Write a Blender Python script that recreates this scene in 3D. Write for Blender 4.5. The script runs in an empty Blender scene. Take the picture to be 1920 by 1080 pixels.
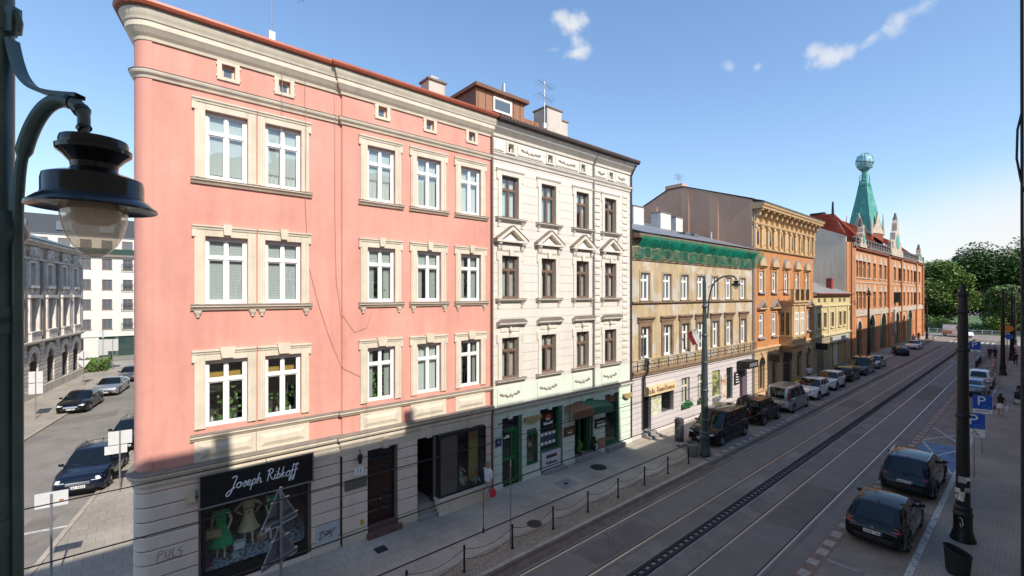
import bpy, bmesh, math, random
from mathutils import Vector, Matrix
R = math.radians
rnd = random.Random(11)
sc = bpy.context.scene
col = sc.collection

# ------------------------------------------------------------------ camera
cam = bpy.data.cameras.new("camera")
cam.sensor_width = 36.0
cam.lens = 15.9375
cam.shift_y = 0.00625
cam.clip_start = 0.05
cam.clip_end = 3000.0
cam_ob = bpy.data.objects.new("camera", cam)
cam_ob.location = (0, 0, 9.0)
cam_ob.rotation_euler = (R(90), 0, -R(40.649))
col.objects.link(cam_ob)
sc.camera = cam_ob

# ------------------------------------------------------------------ sky, sun, exposure
SUN_DIR = Vector((0.05, 1.15, -1.0)).normalized()      # the way the light travels
SUN_EL = math.asin(-SUN_DIR.z)
SUN_AZ = math.atan2(-SUN_DIR.x, -SUN_DIR.y)
world = bpy.data.worlds.new("World")
sc.world = world
world.use_nodes = True
wn = world.node_tree
wn.nodes.clear()
def wnode(t, **k):
    n = wn.nodes.new(t)
    for a, b in k.items():
        setattr(n, a, b)
    return n
w_out = wnode('ShaderNodeOutputWorld')
w_sky = wnode('ShaderNodeTexSky', sky_type='NISHITA', sun_disc=False, sun_elevation=SUN_EL,
              sun_rotation=SUN_AZ, altitude=200.0, air_density=1.0, dust_density=0.3, ozone_density=1.6)
w_bg = wnode('ShaderNodeBackground')
w_bg.inputs[1].default_value = 0.15
w_tc = wnode('ShaderNodeTexCoord')
def wvec(op, *vals):
    n = wnode('ShaderNodeVectorMath', operation=op)
    for i, v in enumerate(vals):
        if hasattr(v, 'is_linked'):
            wn.links.new(v, n.inputs[i])
        else:
            n.inputs[i].default_value = v
    return n.outputs[0]
# clear summer blue with a soft shoulder, so that the horizon does not burn out
w_x = wvec('MULTIPLY', w_sky.outputs[0], (.56, .655, .79))
w_d = wvec('MULTIPLY_ADD', w_x, (1 / 12, 1 / 9, 1 / 8), (1, 1, 1))
wn.links.new(wvec('DIVIDE', w_x, w_d), w_bg.inputs[0])
w_cl = wnode('ShaderNodeBackground')
w_cl.inputs[0].default_value = (1.0, 0.99, 0.98, 1)
w_cl.inputs[1].default_value = 0.35
w_mix = wnode('ShaderNodeMixShader')
w_noise = wnode('ShaderNodeTexNoise')
w_noise.inputs['Scale'].default_value = 22.0
w_noise.inputs['Detail'].default_value = 7.0
w_noise.inputs['Roughness'].default_value = 0.62
wn.links.new(w_tc.outputs['Generated'], w_noise.inputs['Vector'])
w_amp = wnode('ShaderNodeMath', operation='MULTIPLY_ADD')
w_amp.inputs[1].default_value = 2.6
w_amp.inputs[2].default_value = -1.3
wn.links.new(w_noise.outputs['Fac'], w_amp.inputs[0])
def cloud(az, el, a, b, tilt, dens, soft=1.35):
    """a small cumulus at azimuth az (deg from +Y towards +X), elevation el; a, b half sizes in degrees"""
    azr, elr = R(az), R(el)
    d = Vector((math.sin(azr) * math.cos(elr), math.cos(azr) * math.cos(elr), math.sin(elr)))
    e = Vector((math.cos(azr), -math.sin(azr), 0))
    u = e.cross(d)
    t = R(tilt)
    p = e * math.cos(t) + u * math.sin(t)
    q = -e * math.sin(t) + u * math.cos(t)
    mp = wnode('ShaderNodeMapping', vector_type='TEXTURE')
    mp.inputs['Location'].default_value = d
    mp.inputs['Rotation'].default_value = Matrix((p, d, q)).transposed().to_euler()
    mp.inputs['Scale'].default_value = (R(a), .4, R(b))
    wn.links.new(w_tc.outputs['Generated'], mp.inputs[0])
    ln = wnode('ShaderNodeVectorMath', operation='LENGTH')
    wn.links.new(mp.outputs[0], ln.inputs[0])
    r = wnode('ShaderNodeMapRange', interpolation_type='SMOOTHSTEP')
    r.inputs['From Min'].default_value = 1.0
    r.inputs['From Max'].default_value = 1.0 - 0.8 * soft
    r.inputs['To Max'].default_value = dens
    ad = wnode('ShaderNodeMath', operation='ADD')
    wn.links.new(ln.outputs['Value'], ad.inputs[0])
    if a < 10:
        wn.links.new(w_amp.outputs[0], ad.inputs[1])
    else:
        ad.inputs[1].default_value = 0
    wn.links.new(ad.outputs[0], r.inputs['Value'])
    return r
_cl = None
for args in [(48.2, 30.6, 2.3, 1.5, 0, .8), (47.0, 31.2, 1.4, 1.0, 0, .7), (48.6, 29.0, 1.2, 1.6, 0, .7), (48.8, 27.8, 1.5, .9, 0, .75), (46.0, 28.3, .9, .3, 0, .15),
             (75.4, 23.2, 2.4, 1.1, 0, .7), (74.4, 23.9, 1.1, 1.0, 0, .6), (77.2, 23.2, 1.3, .8, 25, .5), (79.0, 23.8, 1.6, .7, 30, .45),
             (81.3, 24.7, 2.6, 1.1, 25, .6), (82.7, 25.1, 1.5, .9, 20, .55), (66.3, 24.4, 1.0, .6, -30, .35), (69.1, 23.8, .7, .5, 0, .4),
             (93.0, 3.0, 22.0, 10.5, 4, .9, .95), (98.0, 5.0, 16.0, 6.0, 0, .5, 1.1), (87.0, 5.6, 3.4, 1.8, 10, .75), (60.0, 0.0, 25.0, 3.5, 0, .3, 1.1),
             (200, 30, 7, 3, -10, .6), (310, 26, 5, 2.5, 15, .55)]:
    c = cloud(*args)
    if _cl is None:
        _cl = c.outputs[0]
    else:
        m = wnode('ShaderNodeMath', operation='MAXIMUM')
        wn.links.new(_cl, m.inputs[0]); wn.links.new(c.outputs[0], m.inputs[1])
        _cl = m.outputs[0]
wn.links.new(_cl, w_mix.inputs[0])
wn.links.new(w_bg.outputs[0], w_mix.inputs[1])
wn.links.new(w_cl.outputs[0], w_mix.inputs[2])
wn.links.new(w_mix.outputs[0], w_out.inputs[0])

world.cycles.sampling_method = 'MANUAL'
world.cycles.sample_map_resolution = 512
sun = bpy.data.lights.new("sun", 'SUN')
sun.energy = 2.0
sun.angle = R(0.53)
sun.color = (1.0, 0.935, 0.83)
sun_ob = bpy.data.objects.new("sun", sun)
sun_ob.rotation_euler = SUN_DIR.to_track_quat('-Z', 'Y').to_euler()
sun_ob.location = (-20, -60, 60)
col.objects.link(sun_ob)

sc.render.engine = 'CYCLES'
sc.cycles.use_denoising = True
sc.cycles.max_bounces = 8
sc.cycles.diffuse_bounces = 5
sc.cycles.glossy_bounces = 3
sc.cycles.transparent_max_bounces = 10
sc.cycles.caustics_reflective = False
sc.cycles.caustics_refractive = False
sc.cycles.sample_clamp_indirect = 6.0
sc.view_settings.view_transform = 'Standard'
sc.view_settings.look = 'None'
sc.view_settings.gamma = 1.0
sc.view_settings.exposure = 1.43
sc.view_settings.use_curve_mapping = False

# ------------------------------------------------------------------ mesh helpers
class MB:
    def __init__(s, M=None):
        s.v, s.f, s.mi, s.M, s.m = [], [], [], M, 0
    def add(s, vs, fs):
        n = len(s.v)
        if s.M is not None:
            vs = [tuple(s.M @ Vector(p)) for p in vs]
        s.v.extend(vs)
        for f in fs:
            s.f.append([n + i for i in f]); s.mi.append(s.m)
        return s
    def box(s, x0, x1, y0, y1, z0, z1):
        return s.add([(x0, y0, z0), (x1, y0, z0), (x1, y1, z0), (x0, y1, z0), (x0, y0, z1), (x1, y0, z1), (x1, y1, z1), (x0, y1, z1)],
                     [(0, 3, 2, 1), (4, 5, 6, 7), (0, 1, 5, 4), (1, 2, 6, 5), (2, 3, 7, 6), (3, 0, 4, 7)])
    def cbox(s, x0, x1, y0, y1, z0, z1, c):
        """box with the four edges of its -y face chamfered"""
        vs = [(x0, y1, z0), (x1, y1, z0), (x1, y1, z1), (x0, y1, z1), (x0, y0 + c, z0), (x1, y0 + c, z0), (x1, y0 + c, z1), (x0, y0 + c, z1),
              (x0 + c, y0, z0 + c), (x1 - c, y0, z0 + c), (x1 - c, y0, z1 - c), (x0 + c, y0, z1 - c)]
        fs = [(0, 3, 2, 1), (8, 9, 10, 11)]
        for i in range(4):
            j = (i + 1) % 4
            fs += [(i, j, 4 + j, 4 + i), (4 + i, 4 + j, 8 + j, 8 + i)]
        return s.add(vs, fs)
    def prism(s, poly, a0, a1, axis='y'):
        """poly in the two other axes (order x,z for y; y,z for x; x,y for z)"""
        def p(q, a):
            return (q[0], a, q[1]) if axis == 'y' else (a, q[0], q[1]) if axis == 'x' else (q[0], q[1], a)
        n = len(poly)
        vs = [p(q, a0) for q in poly] + [p(q, a1) for q in poly]
        fs = [tuple(range(n)), tuple(range(2 * n - 1, n - 1, -1))] + [(i, (i + 1) % n, n + (i + 1) % n, n + i) for i in range(n)]
        return s.add(vs, fs)
    def lathe(s, prof, n=24, c=(0, 0, 0), a0=0, a1=2 * math.pi):
        full = abs(a1 - a0 - 2 * math.pi) < 1e-6
        k = n if full else n + 1
        vs = [(c[0] + r * math.cos(a0 + (a1 - a0) * i / n), c[1] + r * math.sin(a0 + (a1 - a0) * i / n), c[2] + z) for r, z in prof for i in range(k)]
        fs = []
        for j in range(len(prof) - 1):
            for i in range(n):
                i2 = (i + 1) % k
                fs.append((j * k + i, j * k + i2, (j + 1) * k + i2, (j + 1) * k + i))
        return s.add(vs, fs)
    def cyl(s, p0, p1, r0, r1=None, n=10, cap=True):
        return s.tube([p0, p1], [r0, r0 if r1 is None else r1], n, cap)
    def tube(s, pts, r, n=8, cap=True):
        pts = [Vector(p) for p in pts]
        rs = r if isinstance(r, (list, tuple)) else [r] * len(pts)
        vs = []
        up = None
        for i, p in enumerate(pts):
            t = (pts[min(i + 1, len(pts) - 1)] - pts[max(i - 1, 0)]).normalized()
            if up is None:
                up = Vector((0, 0, 1)) if abs(t.z) < .9 else Vector((1, 0, 0))
            a = t.cross(up).normalized()
            b = a.cross(t).normalized()
            up = b
            vs += [tuple(p + (a * math.cos(2 * math.pi * k / n) + b * math.sin(2 * math.pi * k / n)) * rs[i]) for k in range(n)]
        fs = [(i * n + k, i * n + (k + 1) % n, (i + 1) * n + (k + 1) % n, (i + 1) * n + k) for i in range(len(pts) - 1) for k in range(n)]
        if cap:
            fs += [tuple(range(n - 1, -1, -1)), tuple(range((len(pts) - 1) * n, len(pts) * n))]
        return s.add(vs, fs)
    def sweep(s, path, prof, cap=True):
        """closed profile [(outward, z)] along a level path [(x, y)]; outward is to the right of travel"""
        n, m = len(path), len(prof)
        vs = []
        for i in range(n):
            d0 = Vector(path[i]) - Vector(path[i - 1]) if i else None
            d1 = Vector(path[i + 1]) - Vector(path[i]) if i < n - 1 else None
            d0 = (d0 or d1).normalized(); d1 = (d1 or d0).normalized()
            n0, n1 = Vector((d0.y, -d0.x)), Vector((d1.y, -d1.x))
            nn = (n0 + n1).normalized()
            k = 1 / max(.3, nn.dot(n0))
            vs += [(path[i][0] + nn.x * k * d, path[i][1] + nn.y * k * d, z) for d, z in prof]
        fs = [(i * m + j, (i + 1) * m + j, (i + 1) * m + (j + 1) % m, i * m + (j + 1) % m) for i in range(n - 1) for j in range(m)]
        if cap:
            fs += [tuple(range(m)), tuple(range(n * m - 1, (n - 1) * m - 1, -1))]
        return s.add(vs, fs)
    def ball(s, c, rx, ry, rz, n=10, m=6):
        vs = [(c[0], c[1], c[2] - rz)]
        for j in range(1, m):
            t = -math.pi / 2 + math.pi * j / m
            vs += [(c[0] + rx * math.cos(t) * math.cos(2 * math.pi * i / n), c[1] + ry * math.cos(t) * math.sin(2 * math.pi * i / n), c[2] + rz * math.sin(t)) for i in range(n)]
        vs.append((c[0], c[1], c[2] + rz))
        fs = [(0, 1 + (i + 1) % n, 1 + i) for i in range(n)]
        for j in range(m - 2):
            fs += [(1 + j * n + i, 1 + j * n + (i + 1) % n, 1 + (j + 1) * n + (i + 1) % n, 1 + (j + 1) * n + i) for i in range(n)]
        k = len(vs) - 1
        fs += [(k, 1 + (m - 2) * n + i, 1 + (m - 2) * n + (i + 1) % n) for i in range(n)]
        return s.add(vs, fs)
    def mesh(s, name, mats, smooth=None):
        me = bpy.data.meshes.new(name)
        me.from_pydata(s.v, [], s.f)
        for m in (mats if isinstance(mats, (list, tuple)) else [mats]):
            me.materials.append(m)
        if max(s.mi, default=0):
            me.polygons.foreach_set('material_index', s.mi)
        bm = bmesh.new(); bm.from_mesh(me)
        bmesh.ops.recalc_face_normals(bm, faces=bm.faces)
        bm.to_mesh(me); bm.free()
        if smooth:
            me.polygons.foreach_set('use_smooth', [True] * len(me.polygons))
            me.set_sharp_from_angle(angle=R(smooth))
        me.update()
        return me
    def build(s, name, mats, parent=None, loc=(0, 0, 0), rz=0, smooth=None):
        return put(name, s.mesh(name, mats, smooth), parent, loc, rz)

def put(name, data, parent=None, loc=(0, 0, 0), rz=0):
    o = bpy.data.objects.new(name, data)
    col.objects.link(o)
    o.location = loc
    if rz:
        o.rotation_euler = (0, 0, rz)
    o.parent = parent
    return o
def tag(o, label, cat, group=None):
    o['label'] = label; o['category'] = cat
    if group:
        o['group'] = group
    return o
def thing(name, label, cat, loc=(0, 0, 0), rz=0, group=None):
    return tag(put(name, None, None, loc, rz), label, cat, group)
def struct(o):
    o['kind'] = 'structure'; return o
def stuff(o):
    o['kind'] = 'stuff'; return o
_cache = {}
def cached(key, fn):
    if key not in _cache:
        _cache[key] = fn()
    return _cache[key]
def bx(name, mat, parent, x0, x1, y0, y1, z0, z1):
    return MB().box(x0, x1, y0, y1, z0, z1).build(name, mat, parent)
def text_mesh(name, body, size, mat, extrude=.004, align='CENTER'):
    cu = bpy.data.curves.new(name, 'FONT')
    cu.body = body; cu.size = size; cu.extrude = extrude; cu.resolution_u = 3
    cu.align_x = align; cu.align_y = 'CENTER'
    ob = bpy.data.objects.new(name, cu)
    col.objects.link(ob)
    bpy.context.view_layer.update()
    me = bpy.data.meshes.new_from_object(ob.evaluated_get(bpy.context.evaluated_depsgraph_get()))
    bpy.data.objects.remove(ob); bpy.data.curves.remove(cu)
    me.materials.clear(); me.materials.append(mat)
    me.name = name
    return me
def text(name, body, size, mat, parent, loc, rz=0, tilt=90, extrude=.004, sx=1.0):
    """lettering standing upright and facing -y"""
    o = put(name, text_mesh(name, body, size, mat, extrude), parent, loc)
    o.rotation_euler = (R(tilt), 0, rz)
    o.scale = (sx, 1, 1)
    return o
def wall_holes(mb, x0, x1, z0, z1, y, holes, depth):
    """front face at y (looking to -y) with rectangular holes (hx0,hx1,hz0,hz1) and reveals going in by depth"""
    xs = sorted({x0, x1, *[h[0] for h in holes], *[h[1] for h in holes]})
    zs = sorted({z0, z1, *[h[2] for h in holes], *[h[3] for h in holes]})
    for i in range(len(xs) - 1):
        run = None
        for j in range(len(zs) - 1):
            cx, cz = (xs[i] + xs[i + 1]) / 2, (zs[j] + zs[j + 1]) / 2
            hole = any(h[0] < cx < h[1] and h[2] < cz < h[3] for h in holes)
            if not hole and run is None:
                run = zs[j]
            if run is not None and (hole or j == len(zs) - 2):
                e = zs[j] if hole else zs[j + 1]
                mb.add([(xs[i], y, run), (xs[i + 1], y, run), (xs[i + 1], y, e), (xs[i], y, e)], [(0, 1, 2, 3)])
                run = None
    for a, b, c, d in holes:
        q = y + depth
        mb.add([(a, y, c), (b, y, c), (b, y, d), (a, y, d), (a, q, c), (b, q, c), (b, q, d), (a, q, d)],
               [(0, 1, 5, 4), (1, 2, 6, 5), (2, 3, 7, 6), (3, 0, 4, 7)])
    return mb

# ------------------------------------------------------------------ materials
_mats = {}
def mat(name, c, rough=.75, metal=0.0, var=0.0, vs=1.0, streak=0.0, bump=0.0, bs=60.0, spec=.5, coat=0.0, c2=None, c2s=.6, c2lo=.55, c2hi=.7, emit=0.0, ramp=None):
    """plain node material; var = light/dark mottling, c2 = worn or stained colour in patches, streak = rain streaks, all in world space"""
    if name in _mats:
        return _mats[name]
    m = bpy.data.materials.new(name)
    m.use_nodes = True
    t = m.node_tree
    b = t.nodes['Principled BSDF']
    b.inputs['Roughness'].default_value = rough
    b.inputs['Metallic'].default_value = metal
    b.inputs['Specular IOR Level'].default_value = spec
    b.inputs['Coat Weight'].default_value = coat
    b.inputs['Coat Roughness'].default_value = .04
    cc = (*c, 1)
    b.inputs['Base Color'].default_value = cc
    if emit:
        b.inputs['Emission Color'].default_value = cc
        b.inputs['Emission Strength'].default_value = emit
    if var or c2 or streak or bump:
        g = t.nodes.new('ShaderNodeNewGeometry')
        pos = g.outputs['Position']
    last = None
    def noise(scale, detail=5, sc3=None, rough_=.6):
        n = t.nodes.new('ShaderNodeTexNoise')
        n.inputs['Scale'].default_value = scale
        n.inputs['Detail'].default_value = detail
        n.inputs['Roughness'].default_value = rough_
        if sc3:
            v = t.nodes.new('ShaderNodeVectorMath'); v.operation = 'MULTIPLY'
            v.inputs[1].default_value = sc3
            t.links.new(pos, v.inputs[0]); t.links.new(v.outputs[0], n.inputs['Vector'])
        else:
            t.links.new(pos, n.inputs['Vector'])
        return n
    def rng(src, lo, hi, a, b_):
        r = t.nodes.new('ShaderNodeMapRange')
        for k, v in zip(('From Min', 'From Max', 'To Min', 'To Max'), (lo, hi, a, b_)):
            r.inputs[k].default_value = v
        t.links.new(src, r.inputs['Value'])
        return r.outputs[0]
    def mixc(kind, fac, a, b_):
        x = t.nodes.new('ShaderNodeMix'); x.data_type = 'RGBA'; x.blend_type = kind
        for sock, val in ((x.inputs['Factor'], fac), (x.inputs[6], a), (x.inputs[7], b_)):
            if isinstance(val, (int, float)):
                sock.default_value = val
            elif isinstance(val, tuple):
                sock.default_value = val
            else:
                t.links.new(val, sock)
        return x.outputs[2]
    cur = cc
    if c2:
        n = noise(c2s, 7)
        cur = mixc('MIX', rng(n.outputs['Fac'], c2lo, c2hi, 0, 1), cur, (*c2, 1))
    if var:
        n = noise(vs, 6)
        v = rng(n.outputs['Fac'], .3, .7, 1 - var, 1 + var * .6)
        cur = mixc('MULTIPLY', 1.0, cur, v)
        n = noise(vs * 9, 4)
        v = rng(n.outputs['Fac'], .3, .7, 1 - var * .4, 1 + var * .3)
        cur = mixc('MULTIPLY', 1.0, cur, v)
    if streak:
        n = noise(2.6, 5, (1.0, 1.0, .12))
        v = rng(n.outputs['Fac'], .42, .75, 1, 1 - streak)
        cur = mixc('MULTIPLY', 1.0, cur, v)
    if not isinstance(cur, tuple):
        t.links.new(cur, b.inputs['Base Color'])
    if bump:
        n = noise(bs, 4)
        bp = t.nodes.new('ShaderNodeBump')
        bp.inputs['Strength'].default_value = bump
        bp.inputs['Distance'].default_value = .01
        t.links.new(n.outputs['Fac'], bp.inputs['Height'])
        t.links.new(bp.outputs[0], b.inputs['Normal'])
    _mats[name] = m
    return m
def paving(name, c, c2, bw, bh, mortar=.02, rot=0.0, rough=.85, var=.2, mcol=None, offset=.5, patch=.25):
    """slabs or setts: brick texture on the ground, in world space"""
    m = bpy.data.materials.new(name); m.use_nodes = True
    t = m.node_tree; b = t.nodes['Principled BSDF']
    b.inputs['Roughness'].default_value = rough
    b.inputs['Specular IOR Level'].default_value = .3
    g = t.nodes.new('ShaderNodeNewGeometry')
    mp = t.nodes.new('ShaderNodeMapping'); mp.inputs['Rotation'].default_value = (0, 0, rot)
    t.links.new(g.outputs['Position'], mp.inputs[0])
    k = t.nodes.new('ShaderNodeTexBrick')
    k.inputs['Scale'].default_value = 1.0
    k.inputs['Brick Width'].default_value = bw; k.inputs['Row Height'].default_value = bh
    k.inputs['Mortar Size'].default_value = mortar * .5; k.inputs['Mortar Smooth'].default_value = .3
    k.offset = offset
    k.inputs['Color1'].default_value = (*c, 1); k.inputs['Color2'].default_value = (*c2, 1)
    k.inputs['Mortar'].default_value = (*(mcol or tuple(x * .45 for x in c)), 1)
    t.links.new(mp.outputs[0], k.inputs['Vector'])
    cur = k.outputs['Color']
    for s, lo, hi in ((.35, 1 - patch, 1 + patch * .6), (14, 1 - var * .6, 1 + var * .4)):
        n = t.nodes.new('ShaderNodeTexNoise'); n.inputs['Scale'].default_value = s; n.inputs['Detail'].default_value = 6
        t.links.new(g.outputs['Position'], n.inputs['Vector'])
        r = t.nodes.new('ShaderNodeMapRange')
        r.inputs['From Min'].default_value = .3; r.inputs['From Max'].default_value = .7
        r.inputs['To Min'].default_value = lo; r.inputs['To Max'].default_value = hi
        t.links.new(n.outputs['Fac'], r.inputs[0])
        x = t.nodes.new('ShaderNodeMix'); x.data_type = 'RGBA'; x.blend_type = 'MULTIPLY'; x.inputs['Factor'].default_value = 1
        t.links.new(cur, x.inputs[6]); t.links.new(r.outputs[0], x.inputs[7])
        cur = x.outputs[2]
    t.links.new(cur, b.inputs['Base Color'])
    bp = t.nodes.new('ShaderNodeBump'); bp.inputs['Strength'].default_value = .5; bp.inputs['Distance'].default_value = .008; bp.invert = True
    t.links.new(k.outputs['Fac'], bp.inputs['Height']); t.links.new(bp.outputs[0], b.inputs['Normal'])
    _mats[name] = m
    return m
def glassy(name, tint=(.92, .96, .96), refl=.1, dark=0.0, rough=0.0):
    """window pane: see-through with a mirror-like sheen"""
    m = bpy.data.materials.new(name); m.use_nodes = True
    t = m.node_tree; t.nodes.clear()
    o = t.nodes.new('ShaderNodeOutputMaterial')
    tr = t.nodes.new('ShaderNodeBsdfTransparent'); tr.inputs[0].default_value = (*tint, 1)
    gl = t.nodes.new('ShaderNodeBsdfGlossy'); gl.inputs['Roughness'].default_value = rough
    lw = t.nodes.new('ShaderNodeLayerWeight'); lw.inputs['Blend'].default_value = .5
    pw = t.nodes.new('ShaderNodeMath'); pw.operation = 'POWER'; pw.inputs[1].default_value = 4.0
    fr = t.nodes.new('ShaderNodeMath'); fr.operation = 'MULTIPLY_ADD'; fr.inputs[1].default_value = .8; fr.inputs[2].default_value = refl
    t.links.new(lw.outputs['Facing'], pw.inputs[0]); t.links.new(pw.outputs[0], fr.inputs[0])
    g = t.nodes.new('ShaderNodeNewGeometry')
    n = t.nodes.new('ShaderNodeTexNoise'); n.inputs['Scale'].default_value = 1.3; n.inputs['Detail'].default_value = 1
    t.links.new(g.outputs['Position'], n.inputs['Vector'])
    bp = t.nodes.new('ShaderNodeBump'); bp.inputs['Strength'].default_value = .12; bp.inputs['Distance'].default_value = .05
    t.links.new(n.outputs['Fac'], bp.inputs['Height'])
    t.links.new(bp.outputs[0], gl.inputs['Normal'])
    mx = t.nodes.new('ShaderNodeMixShader')
    t.links.new(fr.outputs[0], mx.inputs[0]); t.links.new(tr.outputs[0], mx.inputs[1]); t.links.new(gl.outputs[0], mx.inputs[2])
    t.links.new(mx.outputs[0], o.inputs[0])
    _mats[name] = m
    return m
GLASS = glassy('window_glass', refl=.12)
GLASS_SHOP = glassy('shop_glass', refl=.05)
GLASS_DARK = mat('dark_glass', (.02, .025, .03), rough=.03, spec=.8)
GLASS_BLUE = mat('blue_grey_glass', (.10, .13, .16), rough=.04, spec=.9)
WHITE_PVC = mat('white_frame_paint', (.82, .82, .80), rough=.4)
BROWN_WOOD = mat('brown_frame_wood', (.19, .115, .08), rough=.5, var=.15, vs=6)
IRON = mat('black_iron', (.018, .018, .02), rough=.45, metal=.3)
STEEL = mat('galvanised_steel', (.42, .43, .44), rough=.4, metal=.7, var=.1, vs=8)
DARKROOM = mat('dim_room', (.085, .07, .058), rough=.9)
BLIND = mat('white_blind', (.88, .88, .85), rough=.6)
CURTAIN = mat('net_curtain', (.85, .84, .80), rough=.9)
LEAF = mat('house_plant_leaf', (.16, .34, .05), rough=.5, var=.4, vs=8)
ZINC = mat('zinc_sheet', (.22, .23, .24), rough=.45, metal=.5, var=.2, vs=1.5)
# ------------------------------------------------------------------ ground, road, pavements
ASPHALT = mat('asphalt', (.20, .175, .15), rough=.85, var=.22, vs=.5, bump=.35, bs=90, c2=(.24, .215, .192), c2s=.25, c2lo=.5, c2hi=.62)
ASPHALT_OLD = mat('old_side_street_asphalt', (.26, .235, .205), rough=.9, var=.25, vs=.6, bump=.3, bs=60, c2=(.17, .155, .14), c2s=.3, c2lo=.52, c2hi=.66)
ASPHALT_NEW = mat('smooth_asphalt', (.19, .168, .147), rough=.7, var=.15, vs=.8, bump=.2, bs=90)
CONCRETE = mat('concrete', (.30, .28, .26), rough=.9, var=.2, vs=2, bump=.3, bs=40)
GRANITE = mat('granite_kerb', (.44, .38, .31), rough=.85, var=.25, vs=3, bump=.4, bs=60)
PAINT = mat('worn_road_paint', (.60, .60, .58), rough=.7, c2=(.2, .19, .19), c2s=5, c2lo=.5, c2hi=.66)
PAINT_FAINT = mat('faded_road_paint', (.34, .33, .32), rough=.8, c2=(.12, .115, .11), c2s=3, c2lo=.42, c2hi=.6)
BLUE_PAINT = mat('blue_bay_paint', (.13, .24, .42), rough=.75, var=.25, vs=1.5, c2=(.13, .14, .16), c2s=2, c2lo=.52, c2hi=.68)
RED_SETT = mat('red_sett', (.255, .175, .14), rough=.9, var=.35, vs=6, bump=.4, bs=40)
PALE_SETT = mat('pale_sett', (.42, .375, .325), rough=.9, var=.3, vs=6, bump=.4, bs=40)
SLAB = paving('pavement_slabs', (.45, .385, .31), (.41, .355, .285), .5, .5, .012, patch=.3)
SETTS = paving('small_setts', (.40, .33, .25), (.30, .25, .19), .14, .12, .02, var=.4, patch=.3)
SLAB_NEAR = paving('small_grey_pavers', (.45, .385, .32), (.40, .345, .285), .22, .11, .012, rot=R(90), patch=.25)
SIDE_SLAB = paving('side_pavement_slabs', (.40, .355, .30), (.36, .32, .27), .5, .5, .012, patch=.2)
BAY = mat('parking_bay_surface', (.26, .225, .19), rough=.9, var=.25, vs=.7, bump=.3, bs=70, c2=(.33, .28, .23), c2s=.5, c2lo=.5, c2hi=.66)
RAILSTEEL = mat('polished_rail', (.46, .44, .42), rough=.34, metal=.9)
GROOVE = mat('rail_groove', (.012, .012, .012), rough=.9)
RUBBER = mat('black_rubber', (.022, .022, .022), rough=.8)
GRASS = mat('park_grass', (.09, .15, .035), rough=.9, var=.4, vs=1.2)
TERRAIN = mat('town_ground', (.17, .165, .15), rough=.95, var=.3, vs=.05)

def sheet(name, poly, z, m, parent=None):
    o = MB().add([(x, y, z) for x, y in poly], [tuple(range(len(poly)))]).build(name, m, parent)
    return o if parent else struct(o)
def slab(name, poly, z0, z1, m):
    return struct(MB().prism(poly, z0, z1, 'z').build(name, m))
sheet('ground', [(-1500, -1500), (1500, -1500), (1500, 1500), (-1500, 1500)], -.06, TERRAIN)
sheet('road', [(-90, 5.2), (128, 5.2), (128, 11.42), (-90, 11.42)], 0, ASPHALT)
sheet('crossing_road', [(128.0, -90), (141, -90), (146, 90), (128.0, 90)], 0.0, ASPHALT_OLD)
sheet('road_edge_strip', [(-90, 5.2), (128, 5.2), (128, 5.62), (-90, 5.62)], .004, ASPHALT_NEW)
for a, b in ((9.46, 10.74), (5.96, 7.24)):
    sheet('track_bed', [(-90, a), (128, a), (128, b), (-90, b)], .004, ASPHALT_NEW)
for yy in (10.82, 9.38, 7.32, 5.88):
    m = MB().box(-90, 128, yy - .035, yy + .03, -.05, .010)
    rl = struct(m.build('tram_rail', RAILSTEEL))
    bx('groove', GROOVE, rl, -90, 128, yy + .03, yy + .075, -.05, .006)
    bx('joint_seal', ASPHALT_NEW, rl, -90, 128, yy - .14, yy - .035, -.05, .007)
# centre separator: a ladder of black rubber links
def link_mesh():
    m = MB()
    m.box(-.18, .18, -.19, -.085, 0, .05); m.box(-.18, .18, .085, .19, 0, .05)
    m.box(-.18, -.07, -.085, .085, 0, .046)
    return m.mesh('link', RUBBER)
sep = struct(put('lane_separator', None, None, (0, 8.4, 0)))
lk = link_mesh()
for i in range(190):
    put('link', lk, sep, (10.5 + i * .36, 0, .002))
m = MB()
for i in range(140):
    x = 10.5 + (190 + i) * .36
    m.box(x - .18, x + .18, -.19, -.085, 0, .05); m.box(x - .18, x + .18, .085, .19, 0, .05); m.box(x - .18, x - .07, -.085, .085, 0, .046)
stuff(m.build('link_run', RUBBER, sep))
sheet('separator_bed', [(-90, 8.12), (128, 8.12), (128, 8.68), (-90, 8.68)], .002, CONCRETE)
# pavement in front of the tenements
k = .21
slab('pavement', [(-1.9 - (22.1 - 17) * k + .4, 17), (0.2, 12.4), (1.2, 11.62), (23.6, 11.62), (24.6, 13.95), (128, 13.95), (128, 19), (-1.9 + (19 - 22.1) * k + .12, 19)], -.05, .12, SLAB)
sheet('sett_strip', [(2.5, 11.62), (23.5, 11.62), (24.0, 12.5), (1.0, 12.5)], .124, SETTS)
kerb = struct(put('kerb', None))
ks = MB().box(0, .985, 0, .17, -.05, .128).mesh('kerb_stone', GRANITE)
for i in range(22):
    put('kerb_stone', ks, kerb, (1.6 + i, 11.45, 0))
for i in range(24):
    put('kerb_stone', ks, kerb, (25 + i, 13.8, -.003))
m = MB()
for i in range(78):
    m.box(49 + i, 49.985 + i, 13.8, 13.97, -.05, .125)
stuff(m.build('kerb_run', GRANITE, kerb))
sheet('parking_bay', [(23.7, 11.42), (128, 11.42), (128, 13.8), (24.7, 13.8)], .004, BAY)
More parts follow.
